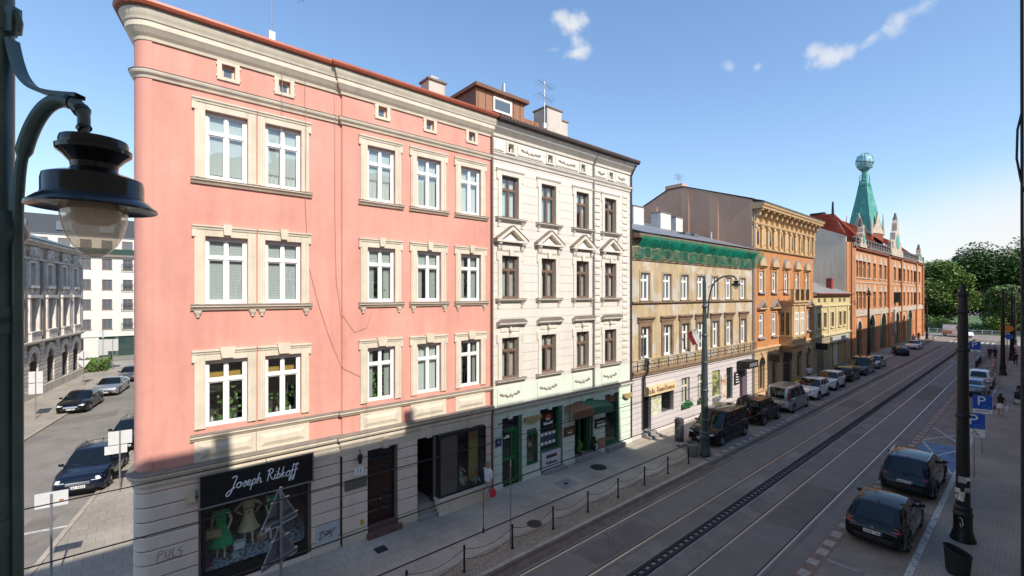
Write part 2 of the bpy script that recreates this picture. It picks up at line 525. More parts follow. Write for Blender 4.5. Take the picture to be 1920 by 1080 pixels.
# edge band of red and pale setts along both parking rows
def edge_band(x0, x1, y0, y1, n, name):
    b = sheet(name, [(x0, y0), (x1, y0), (x1, y1), (x0, y1)], .010, RED_SETT)
    me = MB().box(-.22, .22, -.15, .15, 0, .012).mesh('paving_block', PALE_SETT)
    for i in range(n):
        x = x0 + .4 + i * .9
        o = put('paving_block', me, b, (x + rnd.uniform(-.05, .05), (y0 + y1) / 2 + rnd.uniform(-.02, .02), .009))
        o.scale = (rnd.uniform(.8, 1.15), rnd.uniform(.9, 1.1), 1)
edge_band(24.0, 80.0, 11.55, 12.0, 61, 'parking_edge')
edge_band(10.0, 62.0, 4.72, 5.2, 57, 'parking_edge')
sheet('parking_bay', [(-60, 2.65), (128, 2.65), (128, 4.73), (-60, 4.73)], .006, BAY)
sheet('pavement', [(-90, -.3), (128, -.3), (128, 2.66), (-90, 2.66)], .012, SLAB_NEAR)
sheet('bay_line', [(8, 2.66), (66, 2.66), (66, 2.84), (8, 2.84)], .016, PAINT)
for x in (18.1, 24.9, 30.9, 42.0, 48.5, 55.0):
    sheet('bay_line', [(x - .08, 2.85), (x + .08, 2.85), (x + .08, 4.7), (x - .08, 4.7)], .012, PAINT_FAINT)
sheet('blue_bay', [(31.4, 2.86), (37.2, 2.86), (37.2, 4.7), (31.4, 4.7)], .010, BLUE_PAINT)
def stripe(x0, y0, x1, y1, w, z, mm, name='bay_line'):
    d = Vector((x1 - x0, y1 - y0)).normalized(); n = Vector((-d.y, d.x)) * w / 2
    sheet(name, [(x0 + n.x, y0 + n.y), (x1 + n.x, y1 + n.y), (x1 - n.x, y1 - n.y), (x0 - n.x, y0 - n.y)], z, mm)
stripe(31.4, 4.7, 37.2, 2.86, .1, .014, PAINT)
stripe(31.4, 2.86, 37.2, 4.7, .1, .018, PAINT)
stripe(37.6, 2.9, 41.6, 4.7, .1, .014, PAINT)
stripe(37.6, 4.7, 41.6, 2.9, .1, .018, PAINT)
stripe(37.3, 2.9, 37.3, 4.7, .1, .022, PAINT)
stripe(31.4, 2.9, 31.4, 4.7, .1, .022, PAINT)
# zebra and lane dashes near the crossing
for i in range(9):
    stripe(118.5, 5.6 + i * .68, 122.5, 5.6 + i * .68, .36, .014, PAINT, 'zebra_bar')
for i in range(5):
    stripe(84 + i * 7, 7.75, 87 + i * 7, 7.75, .12, .014, PAINT, 'lane_dash')
    stripe(82 + i * 7, 5.5, 84.5 + i * 7, 5.5, .12, .014, PAINT, 'lane_dash')
for x in (62, 66, 70, 74):
    stripe(x, 5.4, x + 1.6, 7.6, .35, .014, PAINT_FAINT, 'worn_marking')
# side street, tilted against the main street
def sx(y, x0, y0):
    return x0 + (y - y0) * k
sheet('side_street', [(sx(11.4, -8.6, 22), 11.41), (sx(11.4, -2.0, 22.1), 11.41), (sx(82, -2.0, 22.1), 82), (sx(82, -8.6, 22), 82)], .002, ASPHALT_OLD)
slab('side_pavement', [(sx(19, -1.9, 22.1), 19.0), (3.4, 19.0), (14.6, 82), (sx(82, -1.9, 22.1), 82)], -.05, .12, SIDE_SLAB)
slab('side_pavement', [(-28, 11.7), (sx(14, -8.6, 22) - 2.5, 11.7), (sx(14, -8.6, 22), 14), (sx(80, -8.6, 22), 80), (-28, 80)], -.05, .12, SIDE_SLAB)
sheet('forecourt', [(-30, 80), (30, 80), (30, 90), (-30, 90)], -.004, ASPHALT_OLD)
ang = -math.atan(k)
for i in range(30):
    y = 19.3 + i
    put('kerb_stone', ks, kerb, (sx(y, -1.92, 22.1), y, 0), math.pi / 2 + ang)
for i in range(26):
    y = 36 + i
    put('kerb_stone', ks, kerb, (sx(y, -8.58, 22) + .15, y, 0), math.pi / 2 + ang)
sheet('gutter_strip', [(-20, 11.02), (23.5, 11.02), (23.5, 11.44), (-20, 11.44)], .006, mat('brown_gutter_setts', (.17, .125, .10), rough=.9, var=.35, vs=2.5, bump=.4, bs=30))
sheet('gutter_strip', [(23.5, 11.2), (110, 11.2), (110, 11.5), (23.5, 11.5)], .006, mat('dark_gutter_line', (.11, .088, .075), rough=.9, var=.3, vs=2))
g = random.Random(21)
TAR = mat('tar_seam', (.035, .033, .032), rough=.6); PATCH_D = mat('dark_asphalt_patch', (.16, .14, .122), rough=.85, var=.2, vs=1); PATCH_L = mat('pale_asphalt_patch', (.225, .198, .172), rough=.9, var=.2, vs=1)
for (x0, x1, y0, y1, m_) in ((12.0, 15.5, 9.55, 10.6, PATCH_D), (19.5, 24.6, 5.97, 7.2, PATCH_D), (27, 29.2, 9.5, 10.7, PATCH_L), (33, 40, 6.0, 7.22, PATCH_L), (44, 47, 9.5, 10.72, PATCH_D), (16.2, 17.4, 7.5, 8.05, PATCH_L), (52, 60, 6.0, 7.2, PATCH_D), (30.5, 32.5, 10.95, 11.15, PATCH_D)):
    sheet('asphalt_patch', [(x0, y0), (x1 + .1, y0), (x1, y1), (x0 - .15, y1)], .0085, m_)
for i in range(16):
    x = g.uniform(12, 60); y = g.choice((10.1, 6.6, 8.9, 7.75)); s = .62 if y in (10.1, 6.6) else .4
    pts_ = [(x + g.uniform(-.15, .15) + j * .12, y - s + j * s * .4 + g.uniform(-.04, .04)) for j in range(6)]
    w_ = .012
    MB().add([(p[0] + e, p[1], .0115) for p in pts_ for e in (-w_, w_)], [(2 * j, 2 * j + 1, 2 * j + 3, 2 * j + 2) for j in range(5)]).build('tar_seam', TAR)['kind'] = 'structure'
# white bay marks on the side street
for y in (24.6, 33.0, 39.4):
    stripe(sx(y, -2.1, 22.1), y, sx(y, -2.1, 22.1) - 1.9, y + .35, .16, .008, PAINT, 'bay_line')
sheet('asphalt_patch', [(-2.6, 44), (-.4, 44.6), (-.2, 46.5), (-2.4, 46)], .006, ASPHALT)
sheet('asphalt_patch', [(-3.4, 23.2), (-2.4, 23.5), (-1.9, 26.5), (-2.7, 26.6)], .006, ASPHALT)
# covers set in the pavement
COVER = mat('cast_iron_cover', (.05, .048, .046), rough=.6, metal=.4, bump=.8, bs=30)
for (x, y, r, lb) in ((18.54, 14.78, .42, 'round cast iron cover in the pavement before the mint shop entrance'), (12.09, 12.75, .3, 'small round iron cover near the chain posts')):
    tag(MB().cyl((x, y, .1), (x, y, .126), r, n=20).build('manhole_cover', COVER), lb, 'manhole cover')
c = tag(MB().box(15.3, 16.3, 14.1, 14.9, .1, .126).build('cover_slab', CONCRETE), 'pale square concrete slab with a small iron cap, set in the pavement', 'cover')
MB().cyl((15.8, 14.5, .12), (15.8, 14.5, .132), .12, n=12).build('iron_cap', COVER, c)
tag(MB().box(6.62, 7.02, 14.75, 15.15, .1, .126).build('drain_grate', COVER), 'square iron drain grate in the pavement before the wooden door', 'drain')
# ------------------------------------------------------------------ window builder shared by the tenements
def frame_mesh(w, h, t, top, mull, m):
    b = MB()
    b.box(0, w, 0, .08, 0, t); b.box(0, w, 0, .08, h - t, h); b.box(0, t, .002, .078, t, h - t); b.box(w - t, w, .002, .078, t, h - t)
    if top:
        b.box(t, w - t, -.012, .076, h * top - .045, h * top + .045)
    if mull:
        e = h * top if top else h - t
        b.box(w / 2 - .045, w / 2 + .045, -.006, .07, t, e - (.045 if top else 0))
        if top:
            b.box(w / 2 - .03, w / 2 + .03, -.004, .068, e + .045, h - t)
    s = .035                       # sashes
    for x0, x1, z0, z1 in pane_rects(w, h, t, top, mull):
        b.box(x0, x1, .018, .06, z0, z0 + s); b.box(x0, x1, .018, .06, z1 - s, z1); b.box(x0, x0 + s, .02, .058, z0 + s, z1 - s); b.box(x1 - s, x1, .02, .058, z0 + s, z1 - s)
    return b.mesh('window', m)
def pane_rects(w, h, t, top, mull):
    rows = [(t, h * top - .045), (h * top + .045, h - t)] if top else [(t, h - t)]
    out = []
    for i, (a, c) in enumerate(rows):
        g = (.045 if i == 0 else .03)
        out += [(t, w / 2 - g, a, c), (w / 2 + g, w - t, a, c)] if mull else [(t, w - t, a, c)]
    return out
def blind_mesh(w, h, m=BLIND):
    b = MB()
    n = int(h / .055)
    for i in range(n):
        z = i * h / n
        b.add([(0, .006, z), (w, .006, z), (w, -.004, z + h / n * .9), (0, -.004, z + h / n * .9)], [(0, 1, 2, 3)])
    return b.mesh('blind', m)
def curtain_mesh(w, h, folds, m=CURTAIN):
    b = MB()
    n = folds * 4
    v = []
    for i in range(n + 1):
        x = w * i / n; y = .03 * math.sin(i * math.pi / 2)
        v += [(x, y, 0), (x, y, h)]
    b.add(v, [(2 * i, 2 * i + 2, 2 * i + 3, 2 * i + 1) for i in range(n)])
    return b.mesh('curtain', m, 60)
def plant_mesh(seed, w, h, n=60, m=LEAF):
    g = random.Random(seed)
    b = MB()
    for i in range(n):
        t = g.random()
        c = Vector((g.gauss(w / 2, w * .2), g.uniform(-.08, .08), h * t))
        a = Vector((g.uniform(-1, 1), g.uniform(-1, .2), g.uniform(-.3, 1))).normalized() * g.uniform(.09, .19)
        s = a.cross(Vector((g.uniform(-1, 1), 1, g.uniform(-1, 1)))).normalized() * .05
        b.add([tuple(c), tuple(c + a * .5 + s), tuple(c + a), tuple(c + a * .5 - s)], [(0, 1, 2, 3)])
    b.box(w * .32, w * .68, -.08, .08, -.02, .1)
    return b.mesh('plant', m)
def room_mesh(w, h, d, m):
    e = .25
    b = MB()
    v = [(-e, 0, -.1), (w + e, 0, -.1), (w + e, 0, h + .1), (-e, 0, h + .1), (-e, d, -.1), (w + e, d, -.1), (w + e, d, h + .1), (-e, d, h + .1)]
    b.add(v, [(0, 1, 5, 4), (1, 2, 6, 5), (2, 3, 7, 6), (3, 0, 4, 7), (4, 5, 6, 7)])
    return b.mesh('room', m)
def window(par, x, z, w, h, y, fm, t=.07, top=.66, mull=True, glass=GLASS, room=DARKROOM, blind=0, curtain=0, plant=0, rz=0, bm=None):
    """frame with sashes, one pane object per light, a room behind it and what hangs or stands in the window"""
    k = (round(w, 2), round(h, 2), t, top, mull, fm.name)
    o = put('window', cached(('fr',) + k, lambda: frame_mesh(w, h, t, top, mull, fm)), par, (x, y, z), rz)
    for (a, b_, c, d) in pane_rects(w, h, t, top, mull):
        me = cached(('pane', round(b_ - a, 3), round(d - c, 3), glass.name), lambda: MB().box(0, b_ - a - .07, 0, .008, 0, d - c - .07).mesh('pane', glass))
        put('pane', me, o, (a + .035, .034, c + .035))
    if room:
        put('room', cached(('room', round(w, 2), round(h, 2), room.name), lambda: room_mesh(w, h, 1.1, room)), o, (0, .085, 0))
    if blind:
        bh = (h - 2 * t) * blind
        put('blind', cached(('bl', round(w, 2), round(bh, 2)), lambda: blind_mesh(w - 2 * t, bh, bm or BLIND)), o, (t, .12, h - t - bh))
    if curtain:
        cw = (w - 2 * t) * (1 if curtain >= 1 else curtain)
        me = cached(('cu', round(cw, 2), round(h, 2)), lambda: curtain_mesh(cw, h - 2 * t, 7))
        put('curtain', me, o, (t, .17, t))
        if curtain < .5:
            put('curtain', me, o, (w - t - cw, .17, t))
    if plant:
        put('plant', cached(('pl', plant), lambda: plant_mesh(plant, w - .2, h * (.3 + .1 * (plant % 4)), 50 + 20 * (plant % 3))), o, (.1, .26, t + .02))
    return o
def dark_window(par, x, z, w, h, y, fm, t=.06, top=.66, mull=True, glass=GLASS_DARK, rz=0):
    k = (round(w, 2), round(h, 2), t, top, mull, fm.name)
    o = put('window', cached(('fr',) + k, lambda: frame_mesh(w, h, t, top, mull, fm)), par, (x, y, z), rz)
    me = cached(('dp', round(w, 2), round(h, 2), glass.name), lambda: MB().box(.02, w - .02, 0, .012, .02, h - .02).mesh('pane', glass))
    put('pane', me, o, (0, .05, 0))
    return o

# ------------------------------------------------------------------ pink corner tenement
def scribble(name, m, par, x0, x1, y, z, h, seed, r=.014, caps=True):
    """hand lettering too small to read: a running line of loops and stems"""
    g_ = random.Random(seed); q = MB(); x = x0
    while x < x1:
        w_ = h * g_.uniform(.35, .6); up = h * (1.0 if (caps and x == x0) or g_.random() < .25 else .6)
        q.tube([(x, y, z), (x + w_ * .1, y, z + up)], r, 4)
        q.tube([(x + w_ * .1, y, z + up * .9), (x + w_ * .7, y, z + up * .8), (x + w_ * .6, y, z + up * .35), (x + w_ * .2, y, z + up * .3), (x + w_, y, z + .02)], r, 4)
        x += w_ * 1.25
    return q.build(name, m, par)
PINK = mat('pink_render', (.72, .34, .27), rough=.85, var=.09, vs=.45, streak=.15, bump=.25, bs=40, c2=(.67, .30, .235), c2s=.3, c2lo=.5, c2hi=.7)
CREAM = mat('cream_stone', (.70, .61, .48), rough=.8, var=.10, vs=2, streak=.16, bump=.15, bs=50)
CREAM_TOP = mat('weathered_ledge', (.23, .195, .165), rough=.85, var=.25, vs=2)
GREIGE = mat('grey_beige_rustication', (.80, .66, .55), rough=.85, var=.08, vs=1.5, streak=.1, bump=.25, bs=50)
GREIGE_D = mat('rustication_joint', (.20, .165, .14), rough=.9)
RED_GUTTER = mat('red_gutter_sheet', (.33, .075, .035), rough=.45, metal=.1, var=.2, vs=1)
RED_TILE = mat('red_roof_tile', (.33, .085, .045), rough=.8, var=.3, vs=3, bump=.5, bs=12)
BLACK_SIGN = mat('black_sign_board', (.012, .012, .014), rough=.35)
SIGN_WHITE = mat('white_lettering', (.85, .85, .84), rough=.4)
GREY_TRIM = mat('grey_metal_trim', (.32, .31, .30), rough=.4, metal=.4)
DARK_DOOR = mat('dark_brown_oak', (.040, .018, .013), rough=.42, var=.3, vs=5)
RED_STEP = mat('red_stone_step', (.15, .075, .065), rough=.7, var=.2, vs=3)
BLACKMET = mat('black_shopfront', (.016, .015, .015), rough=.4)
pink = thing('pink_tenement', 'pink corner tenement with cream window surrounds and a black shop sign below', 'building', (0, 0, 0))
SX = 0.2126
P_ARC = [(.62 + .35 * math.cos(a), 16.45 + .35 * math.sin(a)) for a in [math.pi + math.pi / 2 * i / 8 for i in range(9)]]
P_SIDE = [(.27 + 14 * SX, 30.45)]
P_L = P_SIDE + P_ARC
P_STEP = [(5.87, 16.1), (5.87, 16.02), (12.55, 16.02)]
P_ALL = P_L + P_STEP
PY = lambda x: 16.1 if x < 5.87 else 16.02
wcols = [(1.85, 1.10), (3.44, 1.08), (6.78, 1.08), (8.80, 1.09), (10.87, 1.05)]
wrows = [(12.45, 2.0), (8.72, 2.0), (5.05, 1.98)]
attic = [(2.27, 15.57), (3.84, 15.58), (7.20, 15.62), (9.22, 15.62), (11.28, 15.62)]
H_ = [(x, x + w, z, z + h) for x, w in wcols for z, h in wrows] + [(x, x + .34, z, z + .38) for x, z in attic]
H_L = [h for h in H_ if h[0] < 5.8] + [(1.75, 4.72, .3, 2.76)]
H_R = [h for h in H_ if h[0] > 5.8] + [(6.78, 7.94, .12, 3.26), (8.82, 9.56, .12, 3.3), (9.66, 11.98, .8, 3.28)]
b = MB()
wall_holes(b, .62, 5.87, 3.3, 16.9, 16.1, [h for h in H_L if h[2] > 3.3], .16)
wall_holes(b, 5.87, 12.55, 3.3, 16.9, 16.02, [h for h in H_R if h[2] > 3.3], .16)
b.add([(5.87, 16.1, 3.3), (5.87, 16.02, 3.3), (5.87, 16.02, 16.9), (5.87, 16.1, 16.9)], [(0, 1, 2, 3)])
pts = P_L
b.add([(x, y, z) for x, y in pts for z in (3.3, 16.9)], [(2 * i, 2 * i + 2, 2 * i + 3, 2 * i + 1) for i in range(len(pts) - 1)])
b.add([(12.55, 16.02, 0), (12.55, 29, 0), (12.55, 29, 16.9), (12.55, 16.02, 16.9)], [(0, 1, 2, 3)])
b.add([(P_SIDE[0][0], 30.45, 0), (12.55, 29, 0), (12.55, 29, 16.9), (P_SIDE[0][0], 30.45, 16.9)], [(0, 1, 2, 3)])
b.build('wall', PINK, pink)
b = MB()
wall_holes(b, .62, 5.87, 0, 3.3, 16.1, [h for h in H_L if h[2] < 3.3], .3)
wall_holes(b, 5.87, 12.55, 0, 3.3, 16.02, [(h[0], h[1], h[2], min(h[3], 3.3)) for h in H_R if h[2] < 3.3], .3)
b.add([(x, y, z) for x, y in pts for z in (0, 3.3)], [(2 * i, 2 * i + 2, 2 * i + 3, 2 * i + 1) for i in range(len(pts) - 1)])
b.build('ground_floor_wall', GREIGE_D, pink)
# thin pilaster strip at the corner
for z0, z1 in ((4.12, 15.0), (15.25, 16.05)):
    MB().sweep([(.27, 16.6)] + P_ARC, [(0, z0), (.03, z0), (.03, z1), (0, z1)]).build('corner_strip', PINK, pink)
# rusticated courses, each a piece of its own
zc = [(.55, 1.07), (1.10, 1.46), (1.49, 1.86), (1.89, 2.26), (2.29, 2.66), (2.69, 3.06), (3.09, 3.47)]
def course(path, z0, z1, d=.05, c=.018):
    return MB().sweep(path, [(0, z0), (d - c, z0), (d, z0 + c), (d, z1 - c), (d - c, z1), (0, z1)]).build('stone_course', GREIGE, pink)
for z0, z1 in zc + [(3.50, 3.86)]:
    course([(.27 + 6 * SX, 22.45)] + P_ARC + [(1.68, 16.1)], z0, z1)
for z0, z1 in zc:
    course([(4.84, 16.1), (5.80, 16.1)], z0, z1)
    course([(5.87, 16.02), (6.77, 16.02)], z0, z1)
    course([(7.98, 16.02), (8.80, 16.02)], z0, z1)
    course([(12.02, 16.02), (12.53, 16.02)], z0, z1)
for x0, x1, y in ((4.84, 5.80, 16.1), (5.87, 6.77, 16.02), (7.98, 8.80, 16.02), (12.02, 12.53, 16.02)):
    MB().box(x0, x1, y - .085, y, 0, .52).build('plinth', CREAM, pink)
MB().sweep([(.27 + 6 * SX, 22.45)] + P_ARC + [(1.68, 16.1)], [(0, 0), (.09, 0), (.09, .5), (.06, .52), (0, .52)]).build('plinth', GREIGE, pink)
bx('plinth', GREIGE, pink, 1.69, 4.83, 16.02, 16.12, 0, .29)
# frieze band and cornice over the shops
MB().sweep([(1.68, 16.1)] + P_STEP, [(0, 3.30), (.055, 3.30), (.055, 3.62), (0, 3.62)]).build('shop_frieze', CREAM, pink)
MB().sweep(P_ALL, [(0, 3.63), (.07, 3.63), (.10, 3.70), (.10, 3.80), (.16, 3.86), (.20, 3.93), (.20, 3.99), (.03, 4.04), (0, 4.04)]).build('cornice', CREAM, pink)
MB().sweep(P_ALL, [(.02, 4.045), (.215, 3.995), (.225, 4.005), (.225, 4.02), (.02, 4.07)]).build('ledge_flashing', CREAM_TOP, pink)
for x in (7.36, 9.2, 11.2):
    MB().box(x, x + .22, 15.9, 16.03, 3.27, 3.64).build('keystone', CREAM, pink)
# string course under the first floor windows, panels below
pth = [(1.48, 16.1)] + P_STEP
MB().sweep(pth, [(0, 4.70), (.06, 4.70), (.10, 4.76), (.14, 4.80), (.14, 4.85), (.02, 4.88), (0, 4.88)]).build('string_course', CREAM, pink)
MB().sweep(pth, [(.01, 4.885), (.15, 4.853), (.15, 4.868), (.01, 4.90)]).build('ledge_flashing', CREAM_TOP, pink)
for x, w in wcols:
    y = PY(x)
    x0, x1 = x - .28, x + w + .26
    pn = MB().cbox(x0, x1, y - .05, y, 4.06, 4.69, .02).build('apron_panel', CREAM, pink)
    q = MB()
    q.add([(x0 + .12, y - .052, 4.18), (x1 - .12, y - .052, 4.18), (x1 - .12, y - .052, 4.58), (x0 + .12, y - .052, 4.58), (x0 + .28, y - .095, 4.30), (x1 - .28, y - .095, 4.30), (x1 - .28, y - .095, 4.46), (x0 + .28, y - .095, 4.46)],
          [(0, 1, 5, 4), (1, 2, 6, 5), (2, 3, 7, 6), (3, 0, 4, 7), (4, 5, 6, 7)]).build('raised_field', CREAM, pn)
# windows with surrounds
BL = {0: [(.95, 1, 0), (.8, 1, 0), (.6, 1, 0), (0, 1, 0), (0, 1, 0)],
      1: [(1, 0, 0), (1, 0, 0), (.34, .3, 3), (.34, .3, 0), (0, .3, 6)],
      2: [(0, 0, 7), (0, 0, 9), (0, .25, 10), (0, 1, 0), (0, .2, 0)]}
for r, (z, h) in enumerate(wrows):
    for c, (x, w) in enumerate(wcols):
        y = PY(x)
        bl, cu, pl = BL[r][c]
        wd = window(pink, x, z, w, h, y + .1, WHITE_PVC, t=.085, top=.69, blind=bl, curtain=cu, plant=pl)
        if r == 2 and c < 2:
            bx('amber_shelf', mat('amber_shelf_board', (.62, .36, .08), rough=.5), wd, .12, w - .14, .2, .5, h * .69 - .02, h * .69 + .2)
            bx('white_lampshade', SIGN_WHITE, wd, .14, .5, .4, .6, h * .48, h * .56) if c == 0 else None
            for i_ in range(4):
                MB().lathe([(0, 0), (.04, 0), (.045, .1), (.02, .13), (.025, .17), (0, .17)], 7, (.2 + i_ * .2, .14, .09)).build('jar', (SIGN_WHITE, LEAF, CREAM, GREY_TRIM)[(i_ + c) % 4], wd)
        s0, s1 = (.27, .25)
        q = MB()
        d = .06
        a0, a1 = x - s0, x + w + s1
        if c == 0: a1 = x + w + .235
        if c == 1: a0 = x - .225
        q.cbox(a0, x, y - d, y, z - .02, z + h + .2, .012)
        q.cbox(x + w, a1, y - d, y, z - .02, z + h + .2, .012)
        q.cbox(x, x + w, y - d, y, z + h, z + h + .2, .012)
        q.box(a0 + .05, a0 + .1, y - d - .02, y - d, z, z + h + .1)
        q.box(a1 - .1, a1 - .05, y - d - .02, y - d, z, z + h + .1)
        q.box(a0 - .03, a1 + .03, y - d - .025, y - .003, z + h - .02, z + h + .02) if False else None
        q.build('surround', CREAM, wd.parent)
        e0 = .03 if c in (0, 1) else .06
        hd = MB()
        hd.sweep([(a0 - (.06 if c != 1 else .0), y), (a1 + (.06 if c != 0 else .0), y)], [(.0, z + h + .2), (d + .02, z + h + .2), (d + .03, z + h + .25), (d + .06, z + h + .28), (d + .06, z + h + .32), (0, z + h + .33)])
        hd.box(a0 - (.06 if c != 1 else .0), a0 + .05, y - d - .014, y, z + h - .02, z + h + .2) if c != 1 else None
        hd.box(a1 - .05, a1 + .06, y - d - .014, y, z + h - .02, z + h + .2) if c != 0 else None
        hd.build('window_hood', CREAM, pink)
        if r:
            kw = .12 if r == 1 else .2
            kx = x + w / 2
            MB().prism([(kx - kw * .75, z + h + .06), (kx + kw * .75, z + h + .06), (kx + kw, z + h + .38), (kx - kw, z + h + .38)], y - d - .1, y).build('keystone', CREAM, pink)
    groups = [(1.49, 4.86, 16.1), (6.44, 8.22, 16.02), (8.46, 10.25, 16.02), (10.55, 12.30, 16.02)]
    if r < 2:
        for gx0, gx1, y in groups:
            zz = z - .02
            MB().sweep([(gx0, y), (gx1, y)], [(0, zz - .17), (.06, zz - .17), (.10, zz - .11), (.15, zz - .07), (.15, zz - .03), (0, zz)]).build('sill', CREAM, pink)
            MB().sweep([(gx0, y), (gx1, y)], [(0, zz + .002), (.165, zz - .03), (.165, zz - .015), (0, zz + .015)]).build('sill_flashing', CREAM_TOP, pink)
            if r == 1:
                bs = [gx0 + .18, gx1 - .18] if y < 16.1 else [gx0 + .18, gx0 + 1.6, gx0 + 1.86, gx1 - .18]
                me = cached('brk', lambda: MB().lathe([(.0, -.22), (.05, -.2), (.045, -.17), (.09, -.1), (.11, -.04), (.11, 0)], 8).mesh('bracket', CREAM, 40))
                for xb in bs:
                    put('bracket', me, pink, (xb, y - .02, zz - .17))
# attic lights
for x, z in attic:
    y = PY(x)
    o = window(pink, x, z, .34, .38, y + .1, CREAM, t=.03, top=0, mull=False, glass=GLASS_BLUE, room=None)
    q = MB()
    for a0, a1, c0, c1 in ((x - .13, x, z - .11, z + .49), (x + .34, x + .47, z - .11, z + .49), (x, x + .34, z - .11, z), (x, x + .34, z + .38, z + .49)):
        q.cbox(a0, a1, y - .05, y, c0, c1, .012)
    for xx in (x - .15, x + .45):
        for zz in (z - .02, z + .33):
            q.box(xx, xx + .04, y - .055, y, zz, zz + .06)
    q.build('surround', CREAM, pink)
# upper string course, top cornice, gutter
MB().sweep(P_ALL, [(0, 15.00), (.05, 15.00), (.07, 15.06), (.13, 15.12), (.15, 15.17), (.15, 15.20), (0, 15.24)]).build('string_course', CREAM, pink)
MB().sweep(P_ALL, [(0, 15.245), (.16, 15.203), (.165, 15.225), (0, 15.27)]).build('ledge_flashing', CREAM_TOP, pink)
MB().sweep(P_ALL, [(0, 16.04), (.05, 16.04), (.07, 16.12), (.14, 16.2), (.21, 16.3)
    , (.24, 16.34), (.24, 16.48), (.27, 16.5), (.29, 16.56), (.33, 16.64), (.36, 16.72), (.36, 16.78), (0, 16.82)]).build('cornice', CREAM, pink)
MB().sweep(P_ALL, [(0, 16.825), (.38, 16.782), (.385, 16.80), (0, 16.86)]).build('ledge_flashing', CREAM_TOP, pink)
MB().sweep(P_ALL, [(.31, 16.90), (.33, 16.83), (.39, 16.80), (.46, 16.82), (.49, 16.90), (.48, 16.97), (.46, 16.97), (.46, 16.9), (.35, 16.9), (.33, 16.95)]).build('gutter', RED_GUTTER, pink)
rf = MB().add([(-.15, 15.75, 16.93), (12.62, 15.62, 16.93), (12.62, 22.5, 19.2), (5.2, 22.5, 19.2), (12.62, 29.3, 16.93), (2.9, 30.8, 16.93)],
              [(0, 1, 2, 3), (3, 2, 4, 5), (0, 3, 5)]).build('roof', RED_TILE, pink)
rt = MB()
for i in range(60):
    rt.box(.1 + i * .21, .1 + i * .21 + .17, 15.66, 15.72, 16.93, 16.99)
stuff(rt.build('eaves_tiles', RED_TILE, rf))
CHIM = mat('chimney_render', (.58, .52, .45), rough=.9, var=.15, vs=2, streak=.2)
ch = MB().box(10.5, 11.35, 18.0, 18.7, 17.6, 18.75).build('chimney', CHIM, rf)
MB().box(10.42, 11.43, 17.92, 18.78, 18.75, 18.83).build('cap', CREAM_TOP, ch)
MB().box(10.6, 11.0, 18.0, 18.6, 18.83, 18.95).build('flue', CHIM, ch)
# facade cables
CABLE = mat('grey_cable', (.42, .26, .22), rough=.7)
for pts_ in ([(3.9, 15.92, 16.8), (3.9, 15.9, 15.2), (3.91, 16.06, 14.6), (3.88, 16.02, 12.3)], [(4.62, 15.92, 16.8), (4.63, 15.9, 15.1), (4.64, 16.03, 12.2), (4.75, 16.07, 10), (5.1, 16.07, 8.6), (5.45, 16.07, 7.5), (5.9, 15.98, 6.4), (6.5, 15.98, 6.05)],
             [(5.6, 15.85, 16.8), (5.61, 15.9, 15.1), (5.63, 16.07, 12), (5.68, 16.07, 9.5), (5.85, 16.0, 8.3), (6.3, 15.98, 7.65), (6.75, 15.98, 7.8), (6.95, 15.98, 8.4)]):
    MB().tube(pts_, .007, 5).build('cable', CABLE, pink)
MB().tube([(12.52, 15.95, 16.7), (12.52, 15.93, 15.3), (12.52, 15.93, .3)], .05, 8).build('downpipe', mat('brown_downpipe', (.16, .09, .07), rough=.5), pink)

# --- shop front of the corner shop
sg = MB().box(1.70, 4.82, 15.86, 16.08, 2.78, 3.70).build('shop_sign', BLACK_SIGN, pink)
q = MB()
q.box(1.66, 4.86, 15.84, 15.875, 3.70, 3.73); q.box(1.66, 4.86, 15.84, 15.875, 2.74, 2.78); q.box(1.66, 1.70, 15.845, 15.875, 2.78, 3.70); q.box(4.82, 4.86, 15.845, 15.875, 2.78, 3.70)
q.build('trim', GREY_TRIM, sg)
def crom(p, n=6):
    P = [Vector(a) for a in p]
    out = []
    for i in range(len(P) - 1):
        a, b_, c, d = P[max(i - 1, 0)], P[i], P[i + 1], P[min(i + 2, len(P) - 1)]
        for j in range(n):
            t = j / n
            out.append(.5 * ((2 * b_) + (c - a) * t + (2 * a - 5 * b_ + 4 * c - d) * t * t + (3 * b_ - a - 3 * c + d) * t ** 3))
    out.append(P[-1])
    return out
O_ = [(1.45, .95), (1.15, .75), (1.1, .3), (1.35, .02), (1.65, .25), (1.65, .7), (1.45, .95), (1.8, .8)]
F_ = [(9.55, 1.75), (9.42, 2.1), (9.25, 1.9), (9.2, .8), (9.1, -.6), (8.95, -.95), (8.88, -.6), (9.1, .1)]
